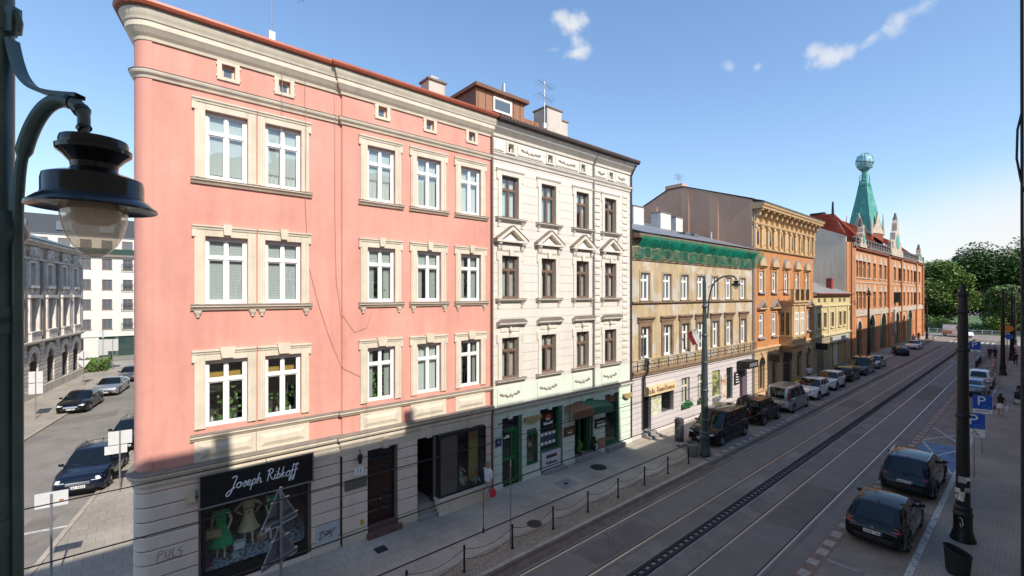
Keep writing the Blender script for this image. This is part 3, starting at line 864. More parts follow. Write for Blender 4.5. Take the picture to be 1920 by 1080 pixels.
STROKES = [[(.3, 2.0), (.6, 2.2), (.95, 2.1), (.75, 1.0), (.5, -.3), (.2, -1.0), (-.15, -1.0), (-.1, -.5), (.4, -.05), (.9, .2)], O_,
    [(1.9, .3), (2.3, .95), (2.4, .55), (2.3, .05), (2.0, .1)], [(2.6, .4), (2.9, .55), (2.95, .85), (2.75, .95), (2.6, .6), (2.65, .15), (2.9, .02), (3.15, .2)],
    [(3.3, .9), (3.25, .2), (3.12, -.9)], [(3.28, .6), (3.5, .95), (3.75, .8), (3.7, .25), (3.45, .05), (3.28, .2)],
    [(4.15, 1.9), (4.02, 1), (3.95, .0)], [(3.98, .5), (4.2, .9), (4.4, .8), (4.4, .3), (4.5, .02), (4.7, .2)],
    [(5.65, 2.0), (5.57, 1), (5.5, 0)], [(5.35, 1.75), (5.8, 2.15), (6.15, 1.85), (6.05, 1.35), (5.6, 1.1)], [(5.7, 1.1), (6.0, .5), (6.22, .05), (6.4, .2)],
    [(6.6, .95), (6.55, .3), (6.65, .02), (6.85, .2)], [(6.66, 1.35), (6.68, 1.42)],
    [(7.08, 2.0), (6.97, 1), (6.92, .2), (7.1, .02), (7.35, .25), (7.35, .7), (7.15, .85), (6.97, .6)],
    [(7.78, 2.0), (7.66, 1), (7.6, 0)], [(8.0, .9), (7.66, .5), (7.85, .3), (8.15, .02)], [(x + 7.2, z) for x, z in O_],
    F_, [(8.95, .85), (9.5, .95)], [(x + .5, z) for x, z in F_], [(9.5, .9), (10.1, 1.0)]]
q = MB()
for s in STROKES:
    pp = crom(s)
    q.tube([(2.40 + (p[0] + p[1] * .12) * .192, 15.852, 3.13 + p[1] * .165) for p in pp], .0165, 6)
q.build('script_lettering', SIGN_WHITE, sg)
# shop window, lined room and display
q = MB()
for a in ((1.76, 4.71, 16.02, 16.1, .3, .74), (1.76, 1.84, 16.02, 16.1, .74, 2.75), (4.63, 4.71, 16.02, 16.1, .74, 2.75), (1.84, 4.63, 16.02, 16.1, 2.68, 2.75)):
    q.box(*a)
sw = q.build('shop_window', BLACKMET, pink)
MB().box(1.84, 4.63, 16.06, 16.07, .74, 2.68).build('pane', GLASS_SHOP, sw)
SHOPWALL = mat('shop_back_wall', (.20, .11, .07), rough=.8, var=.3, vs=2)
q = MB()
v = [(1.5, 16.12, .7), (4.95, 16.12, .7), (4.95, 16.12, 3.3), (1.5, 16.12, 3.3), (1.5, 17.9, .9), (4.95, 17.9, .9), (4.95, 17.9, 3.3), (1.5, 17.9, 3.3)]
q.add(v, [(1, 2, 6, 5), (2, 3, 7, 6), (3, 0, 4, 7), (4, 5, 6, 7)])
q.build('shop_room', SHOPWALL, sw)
PEBB = mat('pale_display_floor', (.50, .54, .56), rough=.7, c2=(.12, .15, .16), c2s=9, c2lo=.48, c2hi=.56, bump=1, bs=14)
MB().add([(1.5, 16.12, .76), (4.95, 16.12, .76), (4.95, 17.9, .92), (1.5, 17.9, .92)], [(0, 1, 2, 3)]).build('display_floor', PEBB, sw)
# painted wooden door, steps
dr = bx('door', DARK_DOOR, pink, 6.79, 7.93, 16.22, 16.30, .45, 3.25)
for xx in (6.86, 7.40):
    for z0, z1 in ((.55, .95), (1.05, 1.35), (1.45, 2.55)):
        MB().cbox(xx, xx + .46, 16.185, 16.22, z0, z1, .03).build('door_panel', DARK_DOOR, dr)
MB().box(6.79, 7.93, 16.16, 16.22, 2.62, 2.72).build('transom', DARK_DOOR, dr)
MB().box(6.88, 7.84, 16.20, 16.22, 2.8, 3.18).build('fanlight', GLASS_DARK, dr)
for xx in (6.9, 7.42):
    MB().prism([(xx, 2.38), (xx + .4, 2.38), (xx + .3, 2.52), (xx + .1, 2.52)], 16.14, 16.19).build('carving', DARK_DOOR, dr)
MB().lathe([(0, -.04), (.035, -.03), (.04, 0), (.03, .03), (0, .04)], 10, (7.36, 16.17, 1.32)).build('handle', mat('brass', (.55, .42, .2), rough=.3, metal=1), dr)
bx('step', RED_STEP, pink, 6.79, 7.97, 15.98, 16.3, .30, .45)
bx('step', RED_STEP, pink, 6.72, 8.05, 15.74, 15.98, .10, .30)
# number plate, lantern, plaque, sticker, bell box, meter cupboard
npl = bx('number_plate', SIGN_WHITE, pink, 6.28, 6.62, 15.94, 15.965, 2.52, 2.78)
text('digits', '11', .2, mat('blue_digits', (.02, .05, .25), rough=.5), npl, (6.45, 15.937, 2.65))
bx('plaque', mat('grey_plaque', (.13, .125, .11), rough=.5), pink, 5.93, 6.73, 15.93, 15.965, 2.05, 2.42)
bx('sticker', mat('yellow_sticker', (.62, .33, .05), rough=.6), pink, 6.5, 6.62, 15.955, 15.966, .68, .86)
ln = MB().lathe([(.0, .0), (.06, .02), (.10, .30), (.02, .36), (0, .44)], 6, (6.45, 15.85, 2.93)).build('lantern', IRON, pink)
MB().tube([(6.45, 15.85, 3.34), (6.45, 15.9, 3.42), (6.45, 16.0, 3.38)], .014, 6).build('bracket', IRON, ln)
MB().lathe([(.058, .05), (.094, .28)], 6, (6.45, 15.85, 2.93)).build('lantern_glass', GLASS_BLUE, ln)
mc = bx('meter_cupboard', mat('pale_grey_cupboard', (.50, .52, .54), rough=.5), pink, 4.97, 5.74, 16.0, 16.06, .36, 1.08)
INK = mat('black_marker', (.02, .02, .02), rough=.6)
q = MB()
for s in ([(0, .5), (.25, .6), (.12, .3), (.02, .05), (.1, 0), (.25, .15)], [(.5, .6), (.32, .5), (.45, .35), (.5, .22), (.35, .18)], [(.62, .5), (.55, .3), (.68, .22), (.72, .42), (.62, .5)], [(.95, .52), (.8, .5), (.82, .28), (.98, .3), (.95, .52), (.98, .1), (.9, 0)], [(1.05, .35), (1.25, .62)], [(1.3, .6), (1.31, .5)]):
    q.tube([(5.07 + p[0] * .42, 15.997, .62 + p[1] * .45) for p in crom(s, 4)], .012, 5)
q.build('graffiti_tag', INK, mc)
q = MB()
for s in ([(0, 0), (.1, .5), (.3, .45), (.1, .25)], [(.4, .4), (.4, .1), (.55, .1), (.6, .45)], [(.75, .5), (.7, .05), (.9, .0)], [(1.15, .45), (.95, .3), (1.15, .15), (1.0, -.05)], [(0, -.12), (.6, -.05), (1.2, -.1)]):
    q.tube([(.72 + p[0] * .5, 16.047, 1.55 + p[1] * .5) for p in crom(s, 4)], .008, 5)
q.build('graffiti_tag', mat('grey_marker', (.12, .10, .10), rough=.7), pink)
bx('alarm_box', mat('yellowed_plastic', (.62, .52, .36), rough=.5), pink, 1.36, 1.58, 15.88, 16.05, 3.02, 3.3)
# second shop: recessed entrance and projecting display case
q = MB()
v = [(8.70, 16.3, .1), (9.62, 16.3, .1), (9.62, 16.3, 3.32), (8.70, 16.3, 3.32), (8.70, 18.2, .1), (9.62, 18.2, .1), (9.62, 18.2, 3.32), (8.70, 18.2, 3.32)]
q.add(v, [(1, 2, 6, 5), (2, 3, 7, 6), (3, 0, 4, 7), (4, 5, 6, 7)])
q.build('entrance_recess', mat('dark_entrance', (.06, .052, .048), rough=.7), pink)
bx('entrance_floor', mat('grey_entrance_floor', (.34, .33, .32), rough=.6), pink, 8.70, 9.62, 16.3, 18.2, .3, .6)
for i in range(3):
    bx('step', CONCRETE, pink, 8.82, 9.56, 16.3 - .18 * (i + 1) - .05, 16.3 - .18 * i - .05, .1, .58 - .16 * i)
bx('glass_door', BLACKMET, pink, 9.52, 9.56, 16.05, 16.3, .6, 3.25)
cs = MB()
for a in ((9.64, 11.99, 15.70, 15.76, .78, .86), (9.64, 11.99, 15.70, 15.76, 3.2, 3.28), (9.64, 9.71, 15.705, 15.76, .86, 3.2), (11.92, 11.99, 15.705, 15.76, .86, 3.2), (10.52, 10.58, 15.705, 15.76, .86, 3.2),
          (9.645, 9.705, 15.76, 16.3, .78, .86), (9.645, 9.705, 15.76, 16.3, 3.2, 3.28), (11.925, 11.985, 15.76, 16.3, .78, .86), (11.925, 11.985, 15.76, 16.3, 3.2, 3.28), (9.65, 9.70, 16.2, 16.3, .86, 3.2)):
    cs.box(*a)
dc = cs.build('display_case', BLACKMET, pink)
bx('pane', GLASS_SHOP, dc, 10.58, 11.92, 15.72, 15.73, .86, 3.2)
bx('pane', mat('brown_tinted_glass', (.10, .085, .075), rough=.06, spec=.8), dc, 9.71, 10.52, 15.72, 15.735, .86, 3.2)
bx('side_pane', GLASS_DARK, dc, 9.66, 9.67, 15.76, 16.2, .86, 3.2)
bx('case_roof', BLACKMET, dc, 9.64, 11.99, 15.76, 16.05, 3.285, 3.3)
q = MB()
v = [(9.7, 15.78, .86), (11.95, 15.78, .86), (11.95, 15.78, 3.2), (9.7, 15.78, 3.2), (9.7, 17.2, .86), (11.95, 17.2, .86), (11.95, 17.2, 3.2), (9.7, 17.2, 3.2)]
q.add(v, [(0, 1, 5, 4), (1, 2, 6, 5), (2, 3, 7, 6), (3, 0, 4, 7), (4, 5, 6, 7)])
q.build('case_lining', mat('dark_case_lining', (.07, .06, .055), rough=.8), dc)
put('curtain', curtain_mesh(.5, 2.2, 5, mat('ochre_curtain', (.52, .36, .14), rough=.8)), dc, (11.38, 16.15, .9))
g = random.Random(3)
for i in range(34):
    x = g.uniform(10.62, 11.85); y = g.uniform(15.82, 16.6); s = g.uniform(.04, .09); z = .86 + (g.choice((0, .25, .5)) if x < 11.35 else 0)
    MB().lathe([(.0, 0), (s * .8, 0), (s, s * 1.2), (s * .4, s * 1.8), (s * .5, s * 2.4), (0, s * 2.4)], 7, (x, y, z)).build('ornament', g.choice((PEBB, SIGN_WHITE, mat('mint_glaze', (.45, .55, .45), rough=.3), mat('amber_glaze', (.4, .25, .1), rough=.3))), dc)
MB().box(9.62, 12.0, 15.62, 16.02, .1, .70).build('display_base', CREAM, pink)
MB().box(9.58, 12.04, 15.56, 16.02, .70, .775).build('display_ledge', CREAM, pink)
# ------------------------------------------------------------------ white tenement with mint shop floor
def banded(name, c, row, jc, var=.05, streak=.08, zoff=0.0, lw=.03):
    """plaster with fine level joints (relief only, no brick pattern)"""
    m = mat(name, c, rough=.85, var=var, vs=.7, streak=streak)
    t = m.node_tree; b_ = t.nodes['Principled BSDF']
    g_ = t.nodes.new('ShaderNodeNewGeometry'); s_ = t.nodes.new('ShaderNodeSeparateXYZ')
    t.links.new(g_.outputs['Position'], s_.inputs[0])
    a = t.nodes.new('ShaderNodeMath'); a.operation = 'ADD'; a.inputs[1].default_value = zoff
    t.links.new(s_.outputs['Z'], a.inputs[0])
    d = t.nodes.new('ShaderNodeMath'); d.operation = 'DIVIDE'; d.inputs[1].default_value = row
    t.links.new(a.outputs[0], d.inputs[0])
    f = t.nodes.new('ShaderNodeMath'); f.operation = 'FRACT'
    t.links.new(d.outputs[0], f.inputs[0])
    l = t.nodes.new('ShaderNodeMath'); l.operation = 'GREATER_THAN'; l.inputs[1].default_value = lw / row
    t.links.new(f.outputs[0], l.inputs[0])
    bp = t.nodes.new('ShaderNodeBump'); bp.inputs['Strength'].default_value = .9; bp.inputs['Distance'].default_value = .02
    t.links.new(l.outputs[0], bp.inputs['Height']); t.links.new(bp.outputs[0], b_.inputs['Normal'])
    src = b_.inputs['Base Color'].links[0].from_socket
    x = t.nodes.new('ShaderNodeMix'); x.data_type = 'RGBA'
    x.inputs[6].default_value = (*jc, 1)
    t.links.new(l.outputs[0], x.inputs['Factor']); t.links.new(src, x.inputs[7])
    t.links.new(x.outputs[2], b_.inputs['Base Color'])
    return m
WHITE = banded('off_white_banded_render', (.69, .64, .565), .42, (.60, .54, .46), zoff=.1, lw=.022)
WTRIM = mat('off_white_trim', (.70, .64, .55), rough=.8, var=.08, vs=2, streak=.15)
WLEDGE = mat('grey_brown_ledge', (.22, .18, .15), rough=.85, var=.2, vs=2)
MINT = mat('mint_render', (.66, .76, .64), rough=.8, var=.06, vs=1, streak=.08)
MINT_L = mat('pale_mint_render', (.68, .73, .62), rough=.8, var=.05, vs=1, streak=.06)
MINT_J = mat('mint_joint', (.12, .15, .13), rough=.9)
GREEN_D = mat('green_shop_paint', (.02, .12, .045), rough=.4)
GREEN_B = mat('bright_green_door', (.015, .17, .04), rough=.35)
BROWN_TILE = mat('brown_roof_tile', (.16, .085, .065), rough=.8, var=.3, vs=3, bump=.5, bs=12)
DARK_GUT = mat('dark_brown_gutter', (.06, .045, .04), rough=.5, metal=.2)
wt = thing('white_tenement', 'off-white tenement with pedimented windows over a mint green shop floor', 'building')
WY = 16.1
wx = [(13.19, 1.02), (15.72, 1.02), (18.31, 1.01), (20.72, 1.06)]
wz = [(12.53, 1.95), (8.80, 1.98), (5.07, 1.91)]
sq = [13.58, 16.18, 18.71, 21.15]
holes = [(x, x + w, z, z + h) for x, w in wx for z, h in wz] + [(x, x + .32, 15.62, 16.0) for x in sq]
b = MB(); wall_holes(b, 12.58, 23.3, 4.8, 16.9, WY, holes, .2)
b.add([(23.3, 16.1, 0), (23.3, 29, 0), (23.3, 29, 16.9), (23.3, 16.1, 16.9)], [(0, 1, 2, 3)])
b.build('wall', WHITE, wt)
b = MB(); wall_holes(b, 12.58, 23.3, 3.5, 4.8, WY, [], 0); b.build('apron_wall', MINT_L, wt)
gh = [(13.22, 14.24, .12, 3.33), (15.66, 17.04, 1.18, 3.31), (18.2, 19.66, .12, 3.31), (20.76, 22.03, .4, 3.29), (14.76, 15.36, .85, 2.25)]
b = MB(); wall_holes(b, 12.58, 23.3, 0, 3.5, WY, gh, .3); b.build('ground_floor_wall', MINT_J, wt)
for z0, z1 in ((.35, .78), (.81, 1.20), (1.23, 1.62), (1.65, 2.04), (2.07, 2.46), (2.49, 2.88), (2.91, 3.29)):
    for x0, x1 in ((12.62, 13.20), (14.44, 15.62), (17.26, 18.17), (19.72, 20.74), (22.06, 23.28)):
        segs = [(x0, x1)]
        if x0 == 14.44 and .8 < z1 and z0 < 2.3:
            segs = [(14.44, 14.74), (15.38, 15.62)]
        for a0, a1 in segs:
            MB().cbox(a0, a1, WY - .05, WY, z0, z1, .016).build('stone_course', MINT, wt)
for x0, x1 in ((12.62, 13.20), (14.44, 15.62), (17.26, 18.17), (19.72, 20.74), (22.06, 23.28)):
    bx('plinth', MINT_L, wt, x0, x1, WY - .09, WY, 0, .33)
MB().sweep([(12.6, WY), (23.3, WY)], [(0, 3.30), (.06, 3.30), (.06, 3.52), (0, 3.52)]).build('shop_frieze', MINT, wt)
MB().sweep([(12.6, WY), (23.34, WY)], [(0, 3.52), (.08, 3.52), (.1, 3.58), (.16, 3.64), (.2, 3.70), (.2, 3.76), (0, 3.82)]).build('cornice', MINT_L, wt)
MB().sweep([(12.6, WY), (23.35, WY)], [(0, 3.825), (.21, 3.765), (.215, 3.785), (0, 3.845)]).build('ledge_flashing', WLEDGE, wt)
for x in (13.65, 16.27, 18.85, 21.3):
    MB().prism([(x - .09, 3.22), (x + .09, 3.22), (x + .13, 3.54), (x - .13, 3.54)], WY - .13, WY).build('keystone', MINT_L, wt)
def garland(w, h):
    q = MB()
    n = max(8, int(w / .12))
    g_ = random.Random(int(w * 100))
    for i in range(n):
        t = i / (n - 1)
        z = h * .5 - .16 * h * math.cos(t * math.pi * 2) * -1 * (1 - t * .3) - .1 * h * abs(math.sin(t * 12.5))
        q.ball((w * t, 0, z), .055 + g_.random() * .03, .035, .05 + g_.random() * .03, 6, 4)
    for t in (.06, .3, .52, .78, .95):
        q.ball((w * t, 0, h * g_.uniform(.35, .7)), .06, .04, .07, 6, 4)
    return q.mesh('garland', mat('weathered_relief', (.36, .32, .27), rough=.9, var=.3, vs=6), 50)
for x, w in wx:
    x0, x1 = x - .26, x + w + .30
    pn = MB().cbox(x0, x1, WY - .035, WY, 3.9, 4.74, .015).build('apron_panel', MINT_L, wt)
    put('garland', cached('gar', lambda: garland(1.1, .4)), pn, (x0 + .2, WY - .05, 4.15))
for a0, a1 in ((12.72, 13.3), (14.15, 15.85), (16.72, 18.46), (19.88, 20.9), (21.75, 22.85)):
    pn = MB().cbox(a0, a1, WY - .04, WY, 15.56, 16.06, .02).build('frieze_panel', WTRIM, wt)
    MB().box(a0 + .06, a1 - .06, WY - .052, WY - .03, 15.62, 16.0).build('panel_field', mat('pale_field', (.80, .75, .66), rough=.85), pn)
    if a1 - a0 > .8:
        put('garland', cached(('gar', round(a1 - a0, 1)), lambda: garland(a1 - a0 - .5, .3)), pn, (a0 + .25, WY - .06, 15.66))
for x in sq:
    window(wt, x, 15.62, .32, .38, WY + .12, WTRIM, t=.03, top=0, mull=False, glass=GLASS_DARK, room=None)
    q = MB()
    for a0, a1, c0, c1 in ((x - .12, x, 15.54, 16.08), (x + .32, x + .44, 15.54, 16.08), (x, x + .32, 15.54, 15.62), (x, x + .32, 16.0, 16.08)):
        q.cbox(a0, a1, WY - .05, WY, c0, c1, .012)
    q.build('surround', WTRIM, wt)
MB().sweep([(12.58, WY), (23.34, WY)], [(0, 15.16), (.05, 15.16), (.07, 15.26), (.14, 15.34), (.16, 15.42), (0, 15.46)]).build('string_course', WTRIM, wt)
MB().sweep([(12.58, WY), (23.34, WY)], [(0, 15.462), (.17, 15.424), (.17, 15.44), (0, 15.48)]).build('ledge_flashing', WLEDGE, wt)
MB().sweep([(12.58, WY), (23.36, WY)], [(0, 16.18), (.06, 16.18), (.08, 16.3), (.2, 16.42), (.3, 16.52), (.36, 16.64), (.42, 16.72), (0, 16.8)]).build('cornice', WTRIM, wt)
MB().sweep([(12.62, WY), (23.4, WY)], [(.36, 16.86), (.40, 16.74), (.50, 16.72), (.58, 16.78), (.6, 16.88), (.5, 16.88), (.46, 16.82), (.4, 16.88)]).build('gutter', DARK_GUT, wt)
rf = MB().add([(12.58, 15.6, 16.88), (23.5, 15.6, 16.88), (23.5, 22, 18.6), (12.58, 22, 18.6), (23.5, 28.5, 16.88), (12.58, 28.5, 16.88)], [(0, 1, 2, 3), (3, 2, 4, 5)]).build('roof', BROWN_TILE, wt)
q = MB()
for i in range(54):
    x = 12.7 + i * .2
    q.box(x, x + .15, 15.52, 15.62, 16.89, 16.96)
stuff(q.build('eaves_tiles', BROWN_TILE, rf))
MB().tube([(19.72, WY - .4, 16.7), (19.72, WY - .09, 16.1), (19.72, WY - .09, 3.9)], .045, 8).build('downpipe', mat('grey_downpipe', (.30, .28, .26), rough=.5, metal=.3), wt)
MB().tube([(23.22, WY - .4, 16.7), (23.22, WY - .09, 16.1), (23.22, WY - .09, .4)], .045, 8).build('downpipe', DARK_GUT, wt)
# quoins on both sides of the end bay
qm = MB().cbox(0, .46, -.045, 0, 0, .21, .015).mesh('quoin', WTRIM)
for i in range(26):
    z = 5.1 + i * .385
    put('quoin', qm, wt, (19.86, WY, z)); put('quoin', qm, wt, (22.42, WY, z))
# windows, hoods and sills
tri = lambda x, y: [(x - .95, 11.40), (x + .95, 11.40), (x + .95, 11.53), (x, 12.16), (x - .95, 11.53)]
for r, (z, h) in enumerate(wz):
    for c, (x, w) in enumerate(wx):
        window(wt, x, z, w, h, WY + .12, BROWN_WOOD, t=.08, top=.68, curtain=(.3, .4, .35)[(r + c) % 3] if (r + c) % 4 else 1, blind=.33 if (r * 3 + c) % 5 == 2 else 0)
        q = MB()
        q.cbox(x - .22, x, WY - .06, WY, z - .02, z + h + .2, .015); q.cbox(x + w, x + w + .22, WY - .06, WY, z - .02, z + h + .2, .015); q.cbox(x, x + w, WY - .06, WY, z + h, z + h + .2, .015)
        q.box(x - .30, x - .22, WY - .055, WY, z + h - .2, z + h + .2); q.box(x + w + .22, x + w + .30, WY - .055, WY, z + h - .2, z + h + .2)
        q.build('surround', WTRIM, wt)
        cx = x + w / 2
        MB().sweep([(x - .37, WY), (x + w + .4, WY)], [(0, z - .16), (.06, z - .16), (.12, z - .1), (.2, z - .06), (.2, z - .02), (0, z)]).build('sill', WTRIM, wt)
        MB().sweep([(x - .38, WY), (x + w + .41, WY)], [(0, z + .003), (.215, z - .018), (.215, z - .002), (0, z + .02)]).build('sill_flashing', WLEDGE, wt)
        if r < 2:
            me = cached('wbr', lambda: MB().prism([(-.14, 0), (0, 0), (0, -.26), (-.04, -.26), (-.06, -.14)], -.06, .06, 'x').mesh('bracket', WTRIM))
            for xx in (x - .2, x + w + .22):
                put('bracket', me, wt, (xx, WY, z - .16))
        if r == 0:
            MB().sweep([(x - .34, WY), (x + w + .34, WY)], [(0, z + h + .2), (.07, z + h + .2), (.11, z + h + .27), (.11, z + h + .3), (0, z + h + .32)]).build('window_hood', WTRIM, wt)
        elif r == 1:
            pd = MB()
            pd.prism([(cx - .95, 11.40), (cx + .95, 11.40), (cx + .95, 11.50), (cx - .95, 11.50)], WY - .26, WY)
            for s in (-1, 1):
                pd.prism([(cx + s * .95, 11.503), (cx + s * .70, 11.503), (cx, 11.99), (cx, 12.15)], WY - .26, WY)
            pd.build('pediment', WTRIM, wt)
            lp = MB()
            for s in (-1, 1):
                lp.add([(cx + s * .99, WY - .29, 11.50), (cx, WY - .29, 12.17), (cx, WY + .02, 12.17), (cx + s * .99, WY + .02, 11.50), (cx + s * .99, WY - .29, 11.53), (cx, WY - .29, 12.20), (cx, WY + .02, 12.20), (cx + s * .99, WY + .02, 11.53)],
                       [(0, 1, 2, 3), (4, 5, 6, 7), (0, 1, 5, 4), (0, 3, 7, 4)])
            lp.build('pediment_flashing', WLEDGE, wt)
            MB().prism([(cx - .5, 11.51), (cx + .5, 11.51), (cx, 11.86)], WY - .04, WY).build('tympanum', mat('pale_field', (.80, .75, .66)), wt)
            me = cached('cons', lambda: MB().prism([(0, 0), (-.22, 0), (-.22, -.08), (-.14, -.16), (-.12, -.3), (-.06, -.42), (0, -.42)], -.08, .08, 'x').mesh('console', WTRIM))
            for s in (-1, 1):
                put('console', me, wt, (cx + s * .7, WY, 11.40))
            MB().sweep([(cx - .55, WY), (cx + .55, WY)], [(0, 11.0), (.07, 11.0), (.09, 11.06), (.09, 11.26), (.05, 11.32), (0, 11.32)]).build('frieze_block', WTRIM, wt)
            MB().prism([(cx - .1, 10.78), (cx + .1, 10.78), (cx + .13, 11.1), (cx - .13, 11.1)], WY - .14, WY).build('keystone', WTRIM, wt)
        else:
            MB().sweep([(x - .30, WY), (x + w + .40, WY)], [(0, 7.50), (.08, 7.50), (.1, 7.56), (.22, 7.62), (.24, 7.70), (0, 7.71)]).build('window_hood', WTRIM, wt)
            MB().prism([(x - .32, 7.713), (x + w + .42, 7.713), (x + w + .2, 7.86), (x - .05, 7.86)], WY - .25, WY).build('hood_flashing', WLEDGE, wt)
            hm = MB().ball((cx, WY - .09, 7.36), .1, .09, .13, 8, 6); hm.box(cx - .09, cx + .09, WY - .1, WY, 7.0, 7.2)
            hm.build('mask', WTRIM, wt)
            for s in (-1, 1):
                MB().cbox(cx + s * .38 - .2, cx + s * .38 + .2, WY - .04, WY, 7.26, 7.46, .015).build('frieze_block', WTRIM, wt)
# roof storey
BRSHEET = mat('brown_standing_seam', (.21, .10, .06), rough=.5, metal=.3, var=.1, vs=1)
BRLITE = mat('light_brown_sheet', (.34, .17, .095), rough=.55, metal=.2, var=.08, vs=1)
dm = MB().box(12.85, 15.95, 17.6, 22.2, 17.2, 18.95).build('dormer', BRLITE, rf)
for i in range(9):
    MB().box(12.83, 12.85, 17.75 + i * .5, 17.79 + i * .5, 17.2, 18.95).build('seam', BRSHEET, dm)
bx('cheek', BRSHEET, dm, 12.835, 12.85, 17.6, 22.2, 17.2, 18.93)
for i in range(7):
    MB().box(12.95 + i * .45, 12.97 + i * .45, 17.575, 17.6, 17.2, 18.95).build('seam', BRSHEET, dm)
MB().box(12.7, 16.15, 17.4, 22.4, 18.95, 19.12).build('dormer_roof', BRSHEET, dm)
wd = window(dm, 13.85, 18.05, 1.2, .72, 17.52, WHITE_PVC, t=.07, top=0, mull=False, room=None, glass=GLASS_BLUE)
MB().box(16.0, 17.9, 18.2, 22, 17.6, 18.55).build('dormer', BRLITE, rf)
MB().cyl((15.4, 18.6, 19.1), (15.4, 18.6, 20.2), .09, n=10).build('flue_pipe', STEEL, rf)
ch = MB().box(17.6, 18.75, 17.55, 18.6, 17.4, 19.25).build('chimney', CHIM, rf)
MB().box(17.54, 18.81, 17.49, 18.66, 19.25, 19.33).build('cap', WLEDGE, ch)
MB().box(18.75, 19.3, 17.6, 18.6, 17.4, 18.8).build('shoulder', CHIM, ch)
MB().box(18.75, 19.36, 17.55, 18.64, 18.8, 18.87).build('cap', WLEDGE, ch)
# shops: green entrance, display case, window with poster, restaurant entrance, end window
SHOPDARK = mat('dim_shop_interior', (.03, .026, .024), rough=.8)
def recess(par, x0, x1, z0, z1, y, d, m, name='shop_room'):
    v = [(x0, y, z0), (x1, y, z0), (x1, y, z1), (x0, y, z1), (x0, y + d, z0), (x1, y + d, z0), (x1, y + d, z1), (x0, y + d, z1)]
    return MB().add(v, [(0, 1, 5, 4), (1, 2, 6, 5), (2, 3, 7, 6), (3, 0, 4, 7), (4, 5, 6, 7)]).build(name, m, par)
d = MB()
for a in ((13.24, 13.34, 16.2, 16.28, .14, 2.75), (14.08, 14.22, 16.2, 16.28, .14, 2.75), (13.34, 14.08, 16.2, 16.28, 2.55, 2.75), (13.34, 14.08, 16.2, 16.28, .14, .34), (13.34, 14.08, 16.2, 16.28, 1.25, 1.40), (13.85, 13.92, 16.195, 16.275, 1.4, 2.55)):
    d.box(*a)
d = d.build('door', GREEN_B, wt)
bx('pane', GLASS_DARK, d, 13.34, 14.08, 16.235, 16.245, .34, 2.55)
bx('fanlight', GLASS_DARK, d, 13.24, 14.22, 16.24, 16.25, 2.75, 3.33)
bx('reveal', GREEN_D, d, 14.225, 14.24, 16.1, 16.28, .14, 3.3)
bx('notice', SIGN_WHITE, d, 13.42, 13.75, 16.22, 16.233, 2.25, 2.42)
npl = bx('number_plate', mat('blue_enamel', (.02, .035, .14), rough=.3), wt, 12.78, 13.12, 16.02, 16.05, 2.1, 2.44)
text('digits', '9', .22, SIGN_WHITE, npl, (12.95, 16.017, 2.27))
ln = MB().tube([(12.95, 16.05, 3.05), (12.95, 15.8, 3.2), (12.95, 15.62, 3.1), (12.95, 15.6, 2.95)], .02, 6).build('wall_lantern', IRON, wt)
MB().lathe([(0, -.32), (.06, -.3), (.11, -.06), (.13, -.05), (.03, .05), (0, .06)], 8, (12.95, 15.6, 2.93)).build('lantern_head', IRON, ln)
MB().tube([(12.95, 15.9, 2.62), (13.3, 15.8, 3.1), (13.7, 15.75, 2.9)], .012, 5).build('scroll', IRON, ln)
cs = MB()
for a in ((14.72, 15.40, 16.0, 16.1, .8, .86), (14.72, 15.40, 16.0, 16.1, 2.24, 2.30), (14.72, 14.78, 16.0, 16.1, .86, 2.24), (15.34, 15.40, 16.0, 16.1, .86, 2.24)):
    cs.box(*a)
cs = cs.build('display_case', GREEN_D, wt)
bx('backing', mat('straw_backing', (.42, .34, .22), rough=.8, var=.3, vs=9), cs, 14.78, 15.34, 16.3, 16.33, .86, 2.24)
bx('pane', GLASS_SHOP, cs, 14.78, 15.34, 16.05, 16.058, .86, 2.24)
for i, (x, z, s) in enumerate(((14.9, 1.0, .1), (15.05, 1.3, .12), (14.92, 1.62, .11), (15.15, 1.75, .1), (15.0, 1.98, .09))):
    MB().box(x, x + s * 1.5, 16.16, 16.3, z, z + s * 1.6).build('goods', (BROWN_WOOD, SHOPDARK, CREAM)[i % 3], cs)
OCHRE = mat('ochre_shade', (.38, .28, .12), rough=.7, var=.15, vs=3)
BROWNFAB = mat('brown_canvas', (.17, .085, .045), rough=.8, var=.15, vs=3)
GREENFAB = mat('green_canvas', (.03, .12, .065), rough=.8, var=.15, vs=3)
def sconce(x0, x1, z, nm):
    n = 8
    q = MB()
    q.prism([(x0 + (x1 - x0) * i / n, z - .16 * math.sin(math.pi * i / n)) for i in range(n + 1)] + [(x1, z + .14), (x0, z + .14)], WY - .22, WY - .05)
    return q.build(nm, OCHRE, wt)
sconce(14.5, 15.58, 2.98, 'lamp_shade'); sconce(22.35, 23.15, 2.98, 'lamp_shade')
q = MB()
for a in ((15.67, 17.03, 16.2, 16.28, 1.18, 1.25), (15.67, 17.03, 16.2, 16.28, 3.24, 3.31), (15.67, 15.74, 16.2, 16.28, 1.25, 3.24), (16.92, 17.03, 16.12, 16.28, 1.25, 3.24)):
    q.box(*a)
sw = q.build('shop_window', GREEN_D, wt)
bx('pane', mat('black_window_film', (.012, .013, .013), rough=.1), sw, 15.74, 16.92, 16.25, 16.26, 1.25, 3.24)
bx('blue_band', mat('slate_blue_film', (.05, .075, .11), rough=.3), sw, 15.75, 16.91, 16.238, 16.249, 1.35, 2.08)
MB().lathe([(0, -.16), (.1, -.13), (.16, 0), (.12, .13), (0, .16)], 12, (16.33, 16.25, 2.78)).build('logo_head', SIGN_WHITE, sw)
